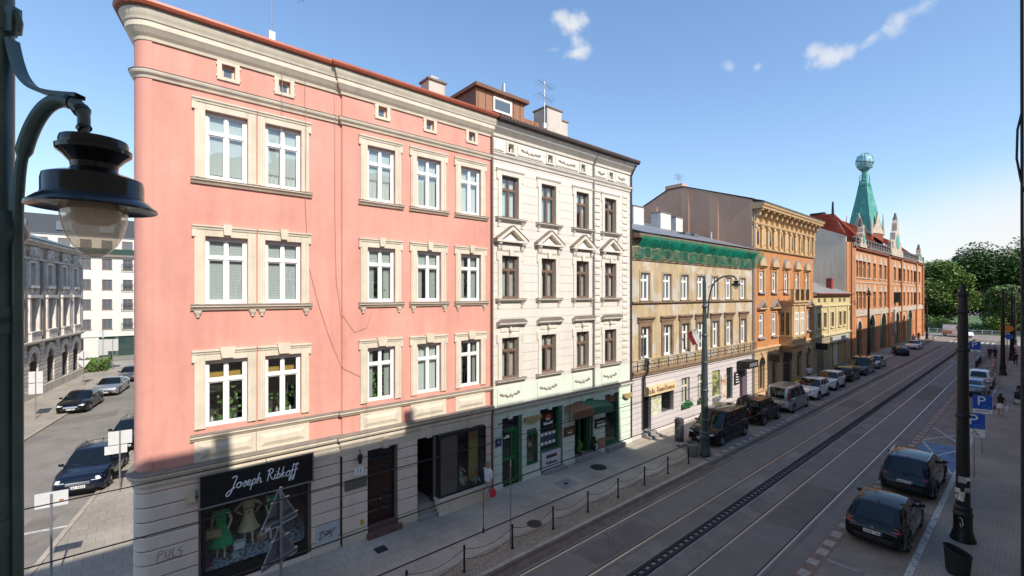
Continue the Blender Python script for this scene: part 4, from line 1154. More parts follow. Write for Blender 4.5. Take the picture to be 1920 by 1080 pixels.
MB().lathe([(.19, 0), (.17, .12), (0, .2)], 12, (16.33, 16.24, 2.8)).build('logo_cap', mat('logo_red', (.45, .03, .03), rough=.4), sw)
scribble('logo_name', SIGN_WHITE, sw, 16.05, 16.62, 16.235, 2.42, .15, 4, .016)
g = random.Random(5)
for rz_, n in ((1.98, 4), (1.52, 4)):
    for i in range(n):
        x = 15.82 + i * .28
        MB().box(x, x + .2, 16.228, 16.237, rz_ - .09, rz_ + .05).build('price_card', SIGN_WHITE, sw)
po = bx('poster', mat('pale_lilac_poster', (.60, .58, .64), rough=.5), wt, 15.68, 17.02, 15.99, 16.02, .3, 1.15)
bx('poster_band', mat('maroon_print', (.14, .03, .04), rough=.5), po, 15.98, 16.72, 15.98, 15.989, .82, .98)
scribble('poster_lettering', mat('dark_print', (.02, .02, .025)), po, 15.98, 16.75, 15.982, .52, .17, 6, .014)
bx('step', CONCRETE, wt, 15.7, 17.3, 15.75, 16.05, .1, .24)
pl = bx('sign_board', mat('brown_sign', (.13, .06, .035), rough=.5, var=.3, vs=5), wt, 17.3, 18.13, 15.99, 16.05, 1.62, 2.08)
for i, (x, z, w_) in enumerate(((17.45, 1.88, .5), (17.55, 1.76, .35))):
    MB().box(x, x + w_, 15.982, 15.99, z, z + .05).build('print_line', SIGN_WHITE if i else OCHRE, pl)
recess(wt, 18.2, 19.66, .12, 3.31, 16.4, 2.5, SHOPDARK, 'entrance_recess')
for x0 in (18.22, 18.62, 19.28, 19.52):
    dd = bx('door_leaf' if x0 != 18.62 else 'door_post', mat('sage_green_door', (.13, .20, .16), rough=.4) if x0 > 19.4 else GREEN_D, wt, x0, x0 + .1, 16.15, 16.4, .42, 2.75)
bx('door_head', GREEN_D, wt, 18.2, 19.66, 16.2, 16.38, 2.7, 2.82)
bx('fanlight', GLASS_DARK, wt, 18.22, 19.64, 16.3, 16.31, 2.82, 3.3)
bx('step', CONCRETE, wt, 18.2, 19.95, 15.7, 16.4, .1, .42)
n = 10
aw = MB(); ag = MB()
for i in range(n):
    t0, t1 = i / n, (i + 1) / n
    f = lambda t: (17.3 + 3.3 * t, 2.62 + .0 * t + .12 * math.sin(math.pi * t * 1.3), 15.35 - .25 * math.sin(math.pi * t))
    (xa, za, ya), (xb, zb, yb) = f(t0), f(t1)
    tgt = ag if t0 >= .38 else aw
    tgt.add([(xa, ya, za), (xb, yb, zb), (xb, yb, zb + .38), (xa, ya, za + .38), (xa, ya + .04, za), (xb, yb + .04, zb), (xb, yb + .04, zb + .38), (xa, ya + .04, za + .38)], [(0, 1, 2, 3), (4, 5, 6, 7), (0, 1, 5, 4), (3, 2, 6, 7), (0, 3, 7, 4), (1, 2, 6, 5)])
    tgt.add([(xa, ya + .04, za + .37), (xb, yb + .04, zb + .37), (xb, 16.08, zb + .55), (xa, 16.08, za + .55)], [(0, 1, 2, 3)])
aw = aw.build('awning', BROWNFAB, wt); ag.build('green_section', GREENFAB, aw)
pl = bx('sign_board', BLACK_SIGN, wt, 19.8, 20.72, 15.98, 16.05, 1.58, 2.05)
for x, w_ in ((19.92, .12), (20.08, .1), (20.22, .14), (20.4, .12), (20.56, .1)):
    MB().box(x, x + w_, 15.972, 15.98, 1.64, 1.78).build('letter_block', SIGN_WHITE, pl)
bx('print_line', SIGN_WHITE, pl, 19.9, 20.6, 15.972, 15.98, 1.88, 1.92)
bx('menu_board', mat('terracotta_menu', (.42, .20, .12), rough=.7, var=.4, vs=12), wt, 20.1, 20.62, 15.98, 16.05, .45, .95)
for x in (18.45, 19.6):
    q = thing('potted_plant', 'yellow-green pot plant at the left side of the dark restaurant doorway' if x < 19 else 'dark green conical pot plant right of the dark restaurant doorway', 'plant', (x, 15.95, .42))
    MB().lathe([(0, 0), (.1, 0), (.14, .22), (.12, .22), (0, .2)], 10).build('pot', BLACKMET, q)
    put('foliage', plant_mesh(int(x * 10), .34, .55, 90, mat('dark_leaf', (.03, .075, .02), rough=.5, var=.4, vs=9) if x > 19 else LEAF), q, (-.17, 0, .2))
q = MB()
for a in ((20.77, 22.02, 16.16, 16.26, .4, .62), (20.77, 22.02, 16.16, 16.26, 3.2, 3.29), (20.77, 20.85, 16.16, 16.26, .62, 3.2), (21.9, 22.02, 16.12, 16.26, .62, 3.2)):
    q.box(*a)
sw = q.build('shop_window', GREEN_D, wt)
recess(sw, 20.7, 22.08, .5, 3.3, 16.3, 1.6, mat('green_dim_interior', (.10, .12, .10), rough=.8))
bx('pane', GLASS_SHOP, sw, 20.85, 21.9, 16.2, 16.21, .62, 3.2)
MB().lathe([(0, 0), (.16, 0), (.2, .3), (.1, .55), (.12, .75), (.1, .95), (0, 1.05)], 10, (21.05, 16.6, .65)).build('figure', mat('ochre_figure', (.40, .24, .10), rough=.6), sw)
put('hanging_plant', plant_mesh(41, 1.0, 1.2, 160), sw, (20.9, 16.7, 1.9))
put('hanging_plant', plant_mesh(42, .8, 1.1, 120), sw, (21.15, 16.8, .7))
bx('transom_panel', BROWNFAB, sw, 20.85, 21.9, 16.17, 16.19, 2.75, 3.2)
bx('step', CONCRETE, wt, 20.7, 22.3, 15.72, 16.06, .1, .38)
# ------------------------------------------------------------------ shabby beige tenement with green netting
BEIGE = mat('peeling_ochre_render', (.52, .39, .23), rough=.9, var=.12, vs=.8, streak=.3, c2=(.56, .50, .42), c2s=.5, c2lo=.50, c2hi=.56)
BSTONE = mat('brown_sooty_stone', (.25, .165, .105), rough=.9, var=.3, vs=2, streak=.2)
BORANGE = mat('orange_brown_ledge', (.38, .26, .165), rough=.9, var=.3, vs=2)
LILAC = banded('pale_lilac_rustication', (.60, .54, .53), .34, (.36, .31, .30), lw=.025)
NET = None
def netting():
    m = bpy.data.materials.new('green_netting'); m.use_nodes = True
    t = m.node_tree; t.nodes.clear()
    o = t.nodes.new('ShaderNodeOutputMaterial'); d = t.nodes.new('ShaderNodeBsdfDiffuse'); d.inputs[0].default_value = (.01, .22, .14, 1)
    tr = t.nodes.new('ShaderNodeBsdfTransparent'); mx = t.nodes.new('ShaderNodeMixShader')
    g_ = t.nodes.new('ShaderNodeNewGeometry'); n_ = t.nodes.new('ShaderNodeTexNoise'); n_.inputs['Scale'].default_value = 1.6; n_.inputs['Detail'].default_value = 6
    t.links.new(g_.outputs['Position'], n_.inputs['Vector'])
    r_ = t.nodes.new('ShaderNodeMapRange')
    for k_, v_ in zip(('From Min', 'From Max', 'To Min', 'To Max'), (.3, .7, .35, .9)):
        r_.inputs[k_].default_value = v_
    t.links.new(n_.outputs['Fac'], r_.inputs[0]); t.links.new(r_.outputs[0], mx.inputs[0])
    t.links.new(tr.outputs[0], mx.inputs[1]); t.links.new(d.outputs[0], mx.inputs[2]); t.links.new(mx.outputs[0], o.inputs[0])
    return m
NET = netting()
bg = thing('beige_tenement', 'shabby ochre two-floor tenement with torn green netting along its cornice', 'building')
bX = [24.3, 26.88, 29.15, 31.4, 33.66, 35.95, 38.6]
hs = [(x, x + 1.0, 8.63, 10.36) for x in bX] + [(x, x + 1.0, 5.0, 6.97) for x in bX]
b = MB(); wall_holes(b, 23.32, 40.95, 3.95, 12.7, WY, hs, .22); b.build('wall', BEIGE, bg)
gh = [(24.58, 25.48, .2, 2.66), (25.52, 28.2, 1.2, 2.62), (29.24, 30.36, 1.36, 3.2), (31.49, 32.6, 1.36, 3.2), (33.72, 34.98, 1.25, 3.2), (36.1, 37.2, .66, 3.2), (38.5, 39.95, .3, 2.66)]
b = MB(); wall_holes(b, 23.32, 40.95, 0, 3.95, WY, gh, .25); b.build('ground_floor_wall', LILAC, bg)
for i, x in enumerate(bX):
    dark_window(bg, x, 8.63, 1.0, 1.73, WY + .12, WHITE_PVC, t=.1, top=.72, glass=GLASS_BLUE)
    dark_window(bg, x, 5.0, 1.0, 1.97, WY + .12, WHITE_PVC, t=.1, top=.68, glass=GLASS_BLUE if i > 3 else GLASS_DARK)
    q = MB(); z0, z1 = 4.98, 7.0
    q.cbox(x - .22, x, WY - .08, WY, z0, z1 + .25, .02); q.cbox(x + 1, x + 1.22, WY - .08, WY, z0, z1 + .25, .02); q.cbox(x, x + 1, WY - .08, WY, z1 - .03, z1 + .25, .02)
    q.build('surround', BSTONE, bg)
    MB().sweep([(x - .36, WY), (x + 1.36, WY)], [(0, 7.26), (.1, 7.26), (.12, 7.40), (.2, 7.46), (.24, 7.54), (0, 7.6)]).build('window_hood', BSTONE, bg)
    bx('sill', BSTONE, bg, x - .15, x + 1.15, WY - .14, WY, 8.54, 8.62)
    q = MB(); q.box(x - .14, x, WY - .03, WY, 8.62, 10.5); q.box(x + 1, x + 1.14, WY - .03, WY, 8.62, 10.5); q.box(x, x + 1, WY - .03, WY, 10.36, 10.5)
    q.build('surround', mat('grey_ochre_trim', (.40, .30, .19), rough=.9, var=.2, vs=2), bg)
MB().sweep([(23.32, WY), (40.95, WY)], [(0, 8.40), (.08, 8.40), (.14, 8.46), (.14, 8.53), (0, 8.56)]).build('string_course', BSTONE, bg)
MB().sweep([(23.32, WY), (40.95, WY)], [(0, 3.95), (.1, 3.95), (.14, 4.05), (.2, 4.12), (.24, 4.22), (.24, 4.27), (0, 4.32)]).build('ledge', BORANGE, bg)
MB().sweep([(23.32, WY), (40.95, WY)], [(0, 4.36), (.05, 4.36), (.05, 4.9), (.1, 4.92), (.1, 4.97), (0, 4.98)]).build('dado', BEIGE, bg)
rl = bx('railing', IRON, bg, 23.4, 40.9, 15.72, 15.75, 4.86, 4.89)
bx('bottom_rail', IRON, rl, 23.4, 40.9, 15.725, 15.745, 4.42, 4.44)
po = MB().box(-.02, .02, -.02, .02, 0, .62).mesh('post', IRON)
for i in range(16):
    put('post', po, rl, (23.45 + i * 1.16, 15.735, 4.3))
sc_ = MB(); sc_.tube([(.1 + .28 * math.cos(a), 0, .33 + .2 * math.sin(a)) for a in [i * .7 for i in range(9)]], .012, 4); sc_ = sc_.mesh('scroll', IRON)
for i in range(30):
    put('scroll', sc_, rl, (23.9 + i * .58, 15.735, 4.3))
MB().sweep([(23.32, WY), (41.0, WY)], [(0, 11.1), (.06, 11.1), (.06, 11.25), (0, 11.25)]).build('string_course', BSTONE, bg)
for i in range(15):
    x = 23.7 + i * 1.16
    MB().cbox(x, x + .5, WY - .05, WY, 11.4, 12.0, .02).build('frieze_panel', BSTONE if i % 2 else mat('pale_frieze', (.5, .42, .3), rough=.9), bg)
    q = MB().prism([(0, 0), (-.5, 0), (-.5, -.1), (-.1, -.35), (0, -.35)], x + .75, x + .95, 'x'); q.M = None
    o = q.build('bracket', BSTONE, bg); o.location = (0, WY, 12.42)
MB().sweep([(23.32, WY), (41.0, WY)], [(0, 12.42), (.55, 12.42), (.6, 12.55), (.6, 12.66), (0, 12.74)]).build('cornice', BSTONE, bg)
n = 60; v = []; g = random.Random(8)
for i in range(n + 1):
    x = 23.3 + 18.2 * i / n
    sag = .1 * math.sin(i * .9) + g.uniform(-.03, .03)
    v += [(x, WY - .12 + .04 * math.sin(i * 1.7), 11.2 + .06 * math.sin(i * 2.1)), (x, WY - .42 + sag * .5, 11.75), (x, WY - .72 + sag * .4, 12.2), (x, WY - .78, 12.55 + .03 * math.sin(i * 1.3))]
MB().add(v, [(4 * i + j, 4 * i + 4 + j, 4 * i + 5 + j, 4 * i + 1 + j) for i in range(n) for j in range(3)]).build('netting', NET, bg, smooth=60)
SHEETR = mat('grey_roof_sheet', (.24, .25, .26), rough=.5, metal=.3, var=.15, vs=.6)
rf = MB().add([(23.32, 15.4, 12.75), (40.98, 15.4, 12.75), (40.98, 27.5, 16.7), (23.32, 27.5, 16.7)], [(0, 1, 2, 3)]).build('roof', SHEETR, bg)
for x, w, d_, h in ((31.9, 1.5, 1.0, 1.5), (36.0, 1.7, .9, 1.45), (38.6, 1.2, .9, 1.3)):
    ch = bx('chimney', mat('white_chimney', (.70, .68, .64), rough=.9, var=.1, vs=2, streak=.2), rf, x, x + w, 21.8, 21.8 + d_, 14.2, 14.8 + h)
    bx('cap', WLEDGE, ch, x - .06, x + w + .06, 21.74, 21.86 + d_, 14.8 + h, 14.87 + h)
MB().cyl((40.0, 19.2, 13.6), (40.0, 19.2, 14.6), .08).build('vent_pipe', CHIM, rf)
for i, x in enumerate((34.0, 35.4)):
    bx('roof_hatch', ZINC, rf, x, x + .8, 18.4, 19.4, 13.75, 14.0)
MB().tube([(41.0, 15.5, 12.7), (41.0, WY - .1, 12.0), (41.0, WY - .1, .3)], .06, 8).build('downpipe', STEEL, bg)
MB().tube([(24.5, WY - .36, 4.9), (24.5, WY - .4, 4.2), (24.45, WY - .1, 3.8), (24.45, WY - .1, .6)], .05, 8).build('downpipe', IRON, bg)
# ground floor shops
YSIGN = mat('cream_shop_board', (.72, .58, .34), rough=.6, var=.12, vs=3)
sb = bx('shop_sign', YSIGN, bg, 24.66, 28.22, 15.9, 16.08, 2.64, 3.2)
REDP = mat('red_brown_script', (.30, .09, .04), rough=.6)
scribble('lettering', REDP, sb, 24.85, 25.5, 15.89, 2.76, .34, 12, .02); scribble('lettering', REDP, sb, 25.85, 27.95, 15.89, 2.78, .34, 15, .02)
recess(bg, 24.6, 25.46, .2, 2.66, 16.3, 1.5, mat('grey_dim_recess', (.10, .095, .09), rough=.8), 'entrance_recess')
bx('door_frame', mat('pale_wood', (.5, .38, .22), rough=.6), bg, 24.6, 24.68, 16.12, 16.3, .2, 2.66)
for i in range(2):
    bx('step', CONCRETE, bg, 24.4, 25.6, 15.45 + .3 * i, 15.75 + .3 * i + (.35 if i else 0), .1, .26 + .16 * i)
recess(bg, 25.54, 28.18, 1.2, 2.62, 16.34, 1.2, mat('grey_shop_interior', (.16, .15, .14), rough=.8))  # shop room lined in one plain grey
bx('window_poster', mat('speckled_floral_poster', (.66, .66, .58), rough=.6, c2=(.50, .45, .12), c2s=5, c2lo=.5, c2hi=.58, var=.3, vs=9), bg, 25.54, 26.9, 16.24, 16.26, 1.22, 2.6)
bx('shop_pane', GLASS_SHOP, bg, 26.9, 28.18, 16.25, 16.26, 1.22, 2.6)
q = MB()
for i in range(12):
    q.ball((27.1 + (i % 3) * .16, 16.7, 1.3 + i * .07), .12, .1, .09, 6, 4)
q.build('goods', mat('mixed_goods', (.45, .42, .34), rough=.7, var=.6, vs=12), bg)
for x in (29.24, 31.49):
    window(bg, x, 1.36, 1.1, 1.84, WY + .14, mat('cream_frame', (.66, .58, .46), rough=.5), t=.09, top=.66, curtain=1)
    fb = bx('flower_box', GREEN_D, bg, x - .1, x + 1.2, WY - .22, WY - .02, 1.18, 1.36)
    put('foliage', plant_mesh(int(x), 1.2, .3, 110, mat('geranium_leaf', (.03, .16, .06), rough=.5, var=.5, vs=9)), fb, (x - .05, WY - .12, 1.3))
bx('window_poster', mat('yellow_green_poster', (.34, .36, .12), rough=.6, c2=(.08, .10, .05), c2s=2.2, c2lo=.5, c2hi=.56), bg, 33.74, 34.96, 16.2, 16.22, 1.27, 3.18)
bx('kick_panel', mat('dark_patterned_panel', (.14, .13, .13), rough=.6, c2=(.5, .48, .46), c2s=6, c2lo=.55, c2hi=.6), bg, 33.75, 35.0, 16.05, 16.09, .4, 1.2)
bx('wall_poster', mat('pale_orange_poster', (.66, .58, .50), rough=.6, c2=(.55, .25, .12), c2s=2.4, c2lo=.52, c2hi=.58), bg, 35.1, 36.0, 16.04, 16.08, 1.0, 2.75)
dark_window(bg, 36.1, .66, 1.1, 2.54, WY + .16, mat('black_green_frame', (.02, .04, .03), rough=.4), t=.1, top=.7)
sp = bx('notice_board', BLACK_SIGN, bg, 37.42, 38.35, 16.0, 16.06, 1.72, 2.7)
for i in range(4):
    bx('print_line', SIGN_WHITE, sp, 37.55, 38.2 - .1 * (i % 2), 15.99, 16.0, 1.85 + i * .21, 1.92 + i * .21)
bs = bx('hanging_sign', BLACK_SIGN, bg, 37.9, 39.8, 15.15, 16.0, 3.02, 3.6)
bx('sign_face', mat('grey_sign_face', (.16, .15, .15), rough=.5), bs, 38.1, 39.6, 15.14, 15.15, 3.15, 3.45)
bx('door', mat('brown_red_door', (.075, .028, .02), rough=.5), bg, 38.55, 39.25, 16.22, 16.3, .3, 2.64)
bx('door_reveal', mat('violet_grey_reveal', (.12, .10, .14), rough=.7), bg, 39.25, 39.93, 16.18, 16.32, .3, 2.66)
bx('step', CONCRETE, bg, 38.3, 40.2, 15.6, 16.15, .1, .3)
fl = thing('flag', 'red and white flag hanging from the beige tenement between two windows', 'flag', (29.35, WY - .1, 6.25))
MB().cyl((0, 0, 0), (.35, -.75, .42), .02, n=6).build('pole', mat('pale_wood', (.5, .38, .22)), fl)
def flag_part(t0, t1, m, nm):
    v = []
    for i in range(7):
        t = i / 6
        for s in (t0, t1):
            v.append((.12 + .23 * s + .5 * t + .05 * math.sin(s * 9), -.25 - .5 * s + .06 * math.sin(t * 5), .15 + .27 * s - .95 * t))
    MB().add(v, [(2 * i, 2 * i + 2, 2 * i + 3, 2 * i + 1) for i in range(6)]).build(nm, m, fl, smooth=60)
flag_part(0, .5, mat('flag_red', (.55, .05, .06), rough=.8), 'red_half'); flag_part(.5, 1, SIGN_WHITE, 'white_half')

# ------------------------------------------------------------------ orange brick tenement with arcaded attic
ORANGE = mat('orange_brick', (.52, .225, .085), rough=.9, var=.14, vs=1.2, streak=.12, bump=.2, bs=20)
OSTONE = mat('honey_stone', (.60, .40, .205), rough=.85, var=.15, vs=1.5, streak=.2)
OGF = banded('honey_rustication', (.55, .38, .22), .36, (.28, .18, .1), lw=.03)
GREYCAP = mat('grey_hood_sheet', (.30, .28, .26), rough=.6, var=.15, vs=2)
BROWNWALL = mat('brown_fire_wall', (.58, .36, .25), rough=.9, var=.1, vs=.25, streak=.08)
og = thing('orange_tenement', 'orange brick tenement with arcaded stone attic, deep bracketed cornice and a bay', 'building')
oX2 = [42.44, 45.36, 48.4, 51.36, 54.34]
oX1 = [42.44, 45.45, 55.2]
b = MB(); wall_holes(b, 41.0, 57.1, 4.3, 13.0, WY, [(x, x + 1.05, 9.2, 11.1) for x in oX2] + [(x, x + 1.05, 5.2, 7.33) for x in oX1], .2); b.build('wall', ORANGE, og)
b = MB(); wall_holes(b, 41.0, 57.1, 13.0, 16.4, WY, [], .2); b.build('attic_wall', OSTONE, og)
gA = [(42.3, 1.4), (45.35, 1.4), (51.9, 1.4), (54.8, 1.3)]
b = MB(); wall_holes(b, 41.0, 57.1, 0, 4.3, WY, [(x, x + w, .5, 2.75) for x, w in gA] + [(48.2, 50.6, .12, 2.6)], .3); b.build('ground_floor_wall', OGF, og)
arc_cap = lambda x, w, z: [(x + w / 2 + w / 2 * math.cos(a), z + w / 2 * math.sin(a)) for a in [math.pi * i / 10 for i in range(11)]]
for x, w in gA:
    dark_window(og, x, .5, w, 2.25, WY + .16, mat('tan_frame', (.40, .27, .15), rough=.5), t=.09, top=.0)
    MB().prism(arc_cap(x, w, 2.76), WY - .015, WY + .2).build('arch_light', GLASS_DARK, og)
    q = MB(); pts2 = arc_cap(x, w, 2.76); pts3 = [(x + w / 2 + (w / 2 + .2) * math.cos(math.pi * i / 10), 2.76 + (w / 2 + .2) * math.sin(math.pi * i / 10)) for i in range(11)]
    for i in range(10):
        q.prism([pts2[i], pts2[i + 1], pts3[i + 1], pts3[i]], WY - .08, WY)
    q.build('archivolt', OSTONE, og)
    MB().ball((x + w / 2, WY - .1, 3.72), .2, .12, .22, 8, 6).build('cartouche', OSTONE, og)
bx('gate', mat('dark_gate', (.05, .03, .022), rough=.6), og, 48.2, 50.6, WY + .2, WY + .3, .12, 2.6)
MB().prism(arc_cap(48.2, 2.4, 2.6), WY - .02, WY + .2).build('gate_arch', mat('dark_gate', (.05, .03, .022)), og)
MB().sweep([(41.0, WY), (57.1, WY)], [(0, 4.0), (.08, 4.0), (.12, 4.1), (.2, 4.18), (.2, 4.26), (0, 4.32)]).build('string_course', OSTONE, og)
for x in oX2:
    dark_window(og, x, 9.2, 1.05, 1.9, WY + .1, WHITE_PVC, t=.12, top=.68)
    bx('sill', GREYCAP, og, x - .25, x + 1.3, WY - .2, WY, 9.05, 9.18)
    MB().sweep([(x - .4, WY), (x + 1.45, WY)], [(0, 11.35), (.12, 11.35), (.16, 11.45), (.3, 11.52), (.3, 11.6), (0, 11.62)]).build('hood_ledge', OSTONE, og)
    cx = x + .52; ra = .8
    pts2 = [(cx + ra * math.cos(math.pi * i / 10), 11.62 + ra * math.sin(math.pi * i / 10)) for i in range(11)]
    MB().prism(pts2, WY - .22, WY).build('round_hood', GREYCAP, og)
    pts4 = [(cx + .62 * math.cos(math.pi * i / 10), 11.62 + .62 * math.sin(math.pi * i / 10)) for i in range(11)]
    MB().prism(pts4, WY - .235, WY - .2).build('hood_shell', OSTONE, og)
    for s in (-1, 1):
        MB().cbox(cx + s * .66 - .12, cx + s * .66 + .12, WY - .07, WY, 9.18, 11.35, .02).build('jamb', OSTONE if s > 0 else ORANGE, og)
for x in oX1:
    dark_window(og, x, 5.2, 1.05, 2.13, WY + .1, WHITE_PVC, t=.12, top=.68)
    bx('sill', GREYCAP, og, x - .25, x + 1.3, WY - .2, WY, 5.05, 5.18)
    cx = x + .52
    MB().sweep([(x - .4, WY), (x + 1.45, WY)], [(0, 7.6), (.12, 7.6), (.28, 7.7), (.28, 7.8), (0, 7.82)]).build('hood_ledge', OSTONE, og)
    MB().prism([(cx - .95, 7.82), (cx + .95, 7.82), (cx, 8.5)], WY - .26, WY).build('pediment', GREYCAP, og)
    MB().prism([(cx - .6, 7.84), (cx + .6, 7.84), (cx, 8.28)], WY - .275, WY - .2).build('tympanum', mat('dark_tympanum', (.14, .07, .03), rough=.9), og)
# bay window with balcony on top
bay = MB().box(47.2, 51.0, 15.0, WY - .003, 4.3, 8.25).build('bay', OSTONE, og)
for x in (47.35, 48.9, 50.5):
    MB().box(x, x + .35, 14.93, 15.0, 4.5, 8.0).build('pilaster', OSTONE, bay)
for x in (47.75, 49.3):
    dark_window(bay, x + .03, 5.2, 1.1, 2.1, 14.96, WHITE_PVC, t=.1, top=.68)
MB().box(47.19, 47.2, 15.25, 15.95, 5.2, 7.3).build('side_window', GLASS_DARK, bay)
MB().box(47.17, 47.19, 15.55, 15.65, 5.2, 7.3).build('side_mullion', mat('yellow_frame', (.6, .35, .05), rough=.5), bay)
for z0, z1, e in ((4.15, 4.32, .12), (5.0, 5.12, .08), (8.0, 8.25, .14), (8.25, 8.42, .28)):
    MB().box(47.2 - e, 51 + e, 15.0 - e, WY - .006, z0, z1).build('moulding', OSTONE, bay)
MB().prism([(47.3, 4.15), (50.9, 4.15), (50.2, 3.5), (48.0, 3.5)], 15.2, WY - .01).build('corbel', OSTONE, bay)
rl = bx('balcony_rail', IRON, bay, 46.95, 51.25, 14.74, 14.78, 9.4, 9.45)
bx('side_rail', IRON, rl, 46.95, 46.99, 14.78, WY, 9.4, 9.45)
for x in (46.97, 48.4, 49.8, 51.2):
    MB().box(x - .14, x + .14, 14.72, 15.0, 8.42, 9.5).build('pier', OSTONE, rl)
bal = MB().box(-.012, .012, -.012, .012, 0, .98).mesh('baluster', IRON)
for i in range(24):
    put('baluster', bal, rl, (47.1 + i * .175, 14.76, 8.42))
put('balcony_plants', plant_mesh(77, 1.6, .9, 150), bay, (49.2, 15.0, 8.5))
# attic arcade
for i in range(12):
    x = 41.25 + i * 1.4
    p = MB().box(x, x + .36, WY - .16, WY, 13.2, 15.0).build('pilaster', OSTONE, og)
    MB().box(x - .06, x + .42, WY - .22, WY, 14.8, 15.05).build('capital', OSTONE, p)
    MB().box(x - .04, x + .4, WY - .2, WY, 13.12, 13.3).build('base', OSTONE, p)
    if i < 11:
        if i % 2 == 0:
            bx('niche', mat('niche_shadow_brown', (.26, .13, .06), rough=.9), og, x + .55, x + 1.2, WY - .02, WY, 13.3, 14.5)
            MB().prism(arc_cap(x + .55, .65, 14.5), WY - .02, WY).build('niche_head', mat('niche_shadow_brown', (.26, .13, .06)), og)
            bx('attic_pane', GLASS_DARK, og, x + .68, x + 1.07, WY - .03, WY - .02, 13.4, 14.5)
        else:
            MB().cbox(x + .5, x + 1.25, WY - .06, WY, 13.35, 14.75, .05).build('relief_panel', OSTONE, og)
MB().sweep([(41.0, WY), (57.14, WY)], [(0, 12.9), (.1, 12.9), (.18, 12.98), (.2, 13.08), (0, 13.12)]).build('string_course', OSTONE, og)
MB().sweep([(41.0, WY), (57.14, WY)], [(0, 15.05), (.12, 15.05), (.2, 15.15), (.22, 15.28), (0, 15.3)]).build('architrave', OSTONE, og)
me = MB().prism([(0, 0), (-.75, 0), (-.75, -.14), (-.55, -.3), (-.5, -.55), (-.28, -.75), (-.2, -1.05), (0, -1.1)], -.17, .17, 'x').mesh('console', OSTONE)
for i in range(13):
    put('console', me, og, (41.4 + i * 1.28, WY, 16.35))
MB().sweep([(41.0, WY), (57.5, WY)], [(0, 16.35), (.82, 16.35), (.86, 16.5), (.95, 16.6), (.98, 16.76), (0, 16.85)]).build('cornice', OSTONE, og)
MB().sweep([(41.0, WY), (57.55, WY)], [(0, 16.855), (1.02, 16.765), (1.04, 16.82), (0, 16.95)]).build('eaves_flashing', GREYCAP, og)
b = MB().prism([(16.11, 0), (16.11, 17.15), (22.4, 19.35), (24.0, 19.3), (27.6, 17.7), (28, 0)], 40.98, 41.25, 'x')
fw = b.build('fire_wall', BROWNWALL, og)
MB().prism([(16.0, 17.17), (22.4, 19.37), (22.4, 19.45), (16.0, 17.25)], 40.9, 41.4, 'x').build('coping', DARK_GUT, fw)
MB().prism([(22.4, 19.3), (24.0, 19.3), (27.7, 17.68), (27.7, 17.76), (24.0, 19.42), (22.4, 19.42)], 40.9, 41.4, 'x').build('coping', DARK_GUT, fw)
bx('fire_wall_chimney', BROWNWALL, og, 40.96, 41.8, 22.5, 24.3, 19.3, 19.75)
for y in (19.0, 21.8, 25.2):
    bx('fire_wall_strip', BROWNWALL, fw, 40.9, 40.98, y, y + .8, 13, 17.8 if y != 21.8 else 19.0)
MB().add([(41, 15.2, 16.95), (57.3, 15.2, 16.95), (57.3, 22.4, 19.3), (41, 22.4, 19.3), (57.3, 29, 16.9), (41, 29, 16.9)], [(0, 1, 2, 3), (3, 2, 4, 5)]).build('roof', SHEETR, og)
b = MB().add([(57.1, 16.1, 0), (57.1, 28, 0), (57.1, 28, 17.2), (57.1, 22.4, 19.2), (57.1, 16.1, 16.9)], [(0, 1, 2, 3, 4)]).build('end_wall', BROWNWALL, og)
bx('hanging_sign', BLACK_SIGN, og, 44.25, 44.35, 15.1, 16.0, 3.0, 3.6)
bx('sign_bracket', IRON, og, 44.28, 44.32, 15.1, 16.1, 3.62, 3.66)
MB().tube([(41.15, 15.3, 16.7), (41.15, WY - .1, 16.0), (41.15, WY - .1, .3)], .06, 8).build('downpipe', STEEL, og)

# ------------------------------------------------------------------ low yellow house
YEL = mat('pale_yellow_render', (.60, .48, .25), rough=.85, var=.1, vs=1, streak=.2)
YST = mat('yellow_trim', (.64, .54, .33), rough=.85, var=.1, vs=1)
yh = thing('yellow_house', 'low pale yellow house between the orange tenement and the brick school', 'building')
yX = [58.6, 60.65, 63.5, 66.7, 68.6]
b = MB(); wall_holes(b, 57.15, 71.7, 4.3, 9.1, WY, [(x, x + 1.0, 5.2, 6.9) for x in yX], .2); b.build('wall', YEL, yh)
b = MB(); wall_holes(b, 57.15, 71.7, 0, 4.3, WY, [(58.3, 60.8, .3, 3.2), (63.3, 64.4, .3, 3.2), (64.6, 66.6, .5, 3.2), (66.9, 69.8, .5, 3.2)], .25); b.build('ground_floor_wall', mat('stained_yellow_grey', (.42, .34, .22), rough=.9, var=.25, vs=1, streak=.3), yh)
for x in yX:
    dark_window(yh, x, 5.2, 1.0, 1.7, WY + .1, BROWN_WOOD, t=.08, top=.66)
    q = MB(); q.box(x - .16, x, WY - .06, WY, 5.1, 7.05); q.box(x + 1, x + 1.16, WY - .06, WY, 5.1, 7.05); q.box(x, x + 1, WY - .06, WY, 6.9, 7.05); q.build('surround', YST, yh)
    bx('sill', YST, yh, x - .2, x + 1.2, WY - .14, WY, 5.0, 5.1)
    bx('attic_light', GLASS_DARK, yh, x + .1, x + .4, WY - .012, WY, 8.1, 8.55); bx('attic_light', GLASS_DARK, yh, x + .55, x + .85, WY - .012, WY, 8.1, 8.55)
for x in (57.3, 62.3, 65.3, 70.4):
    bx('pilaster', YST, yh, x, x + .5, WY - .08, WY, 4.4, 7.6)
for z0, z1, d_ in ((4.2, 4.4, .16), (7.6, 7.8, .12), (8.85, 9.1, .3)):
    bx('string_course', YST, yh, 57.15, 71.7, WY - d_, WY, z0, z1)
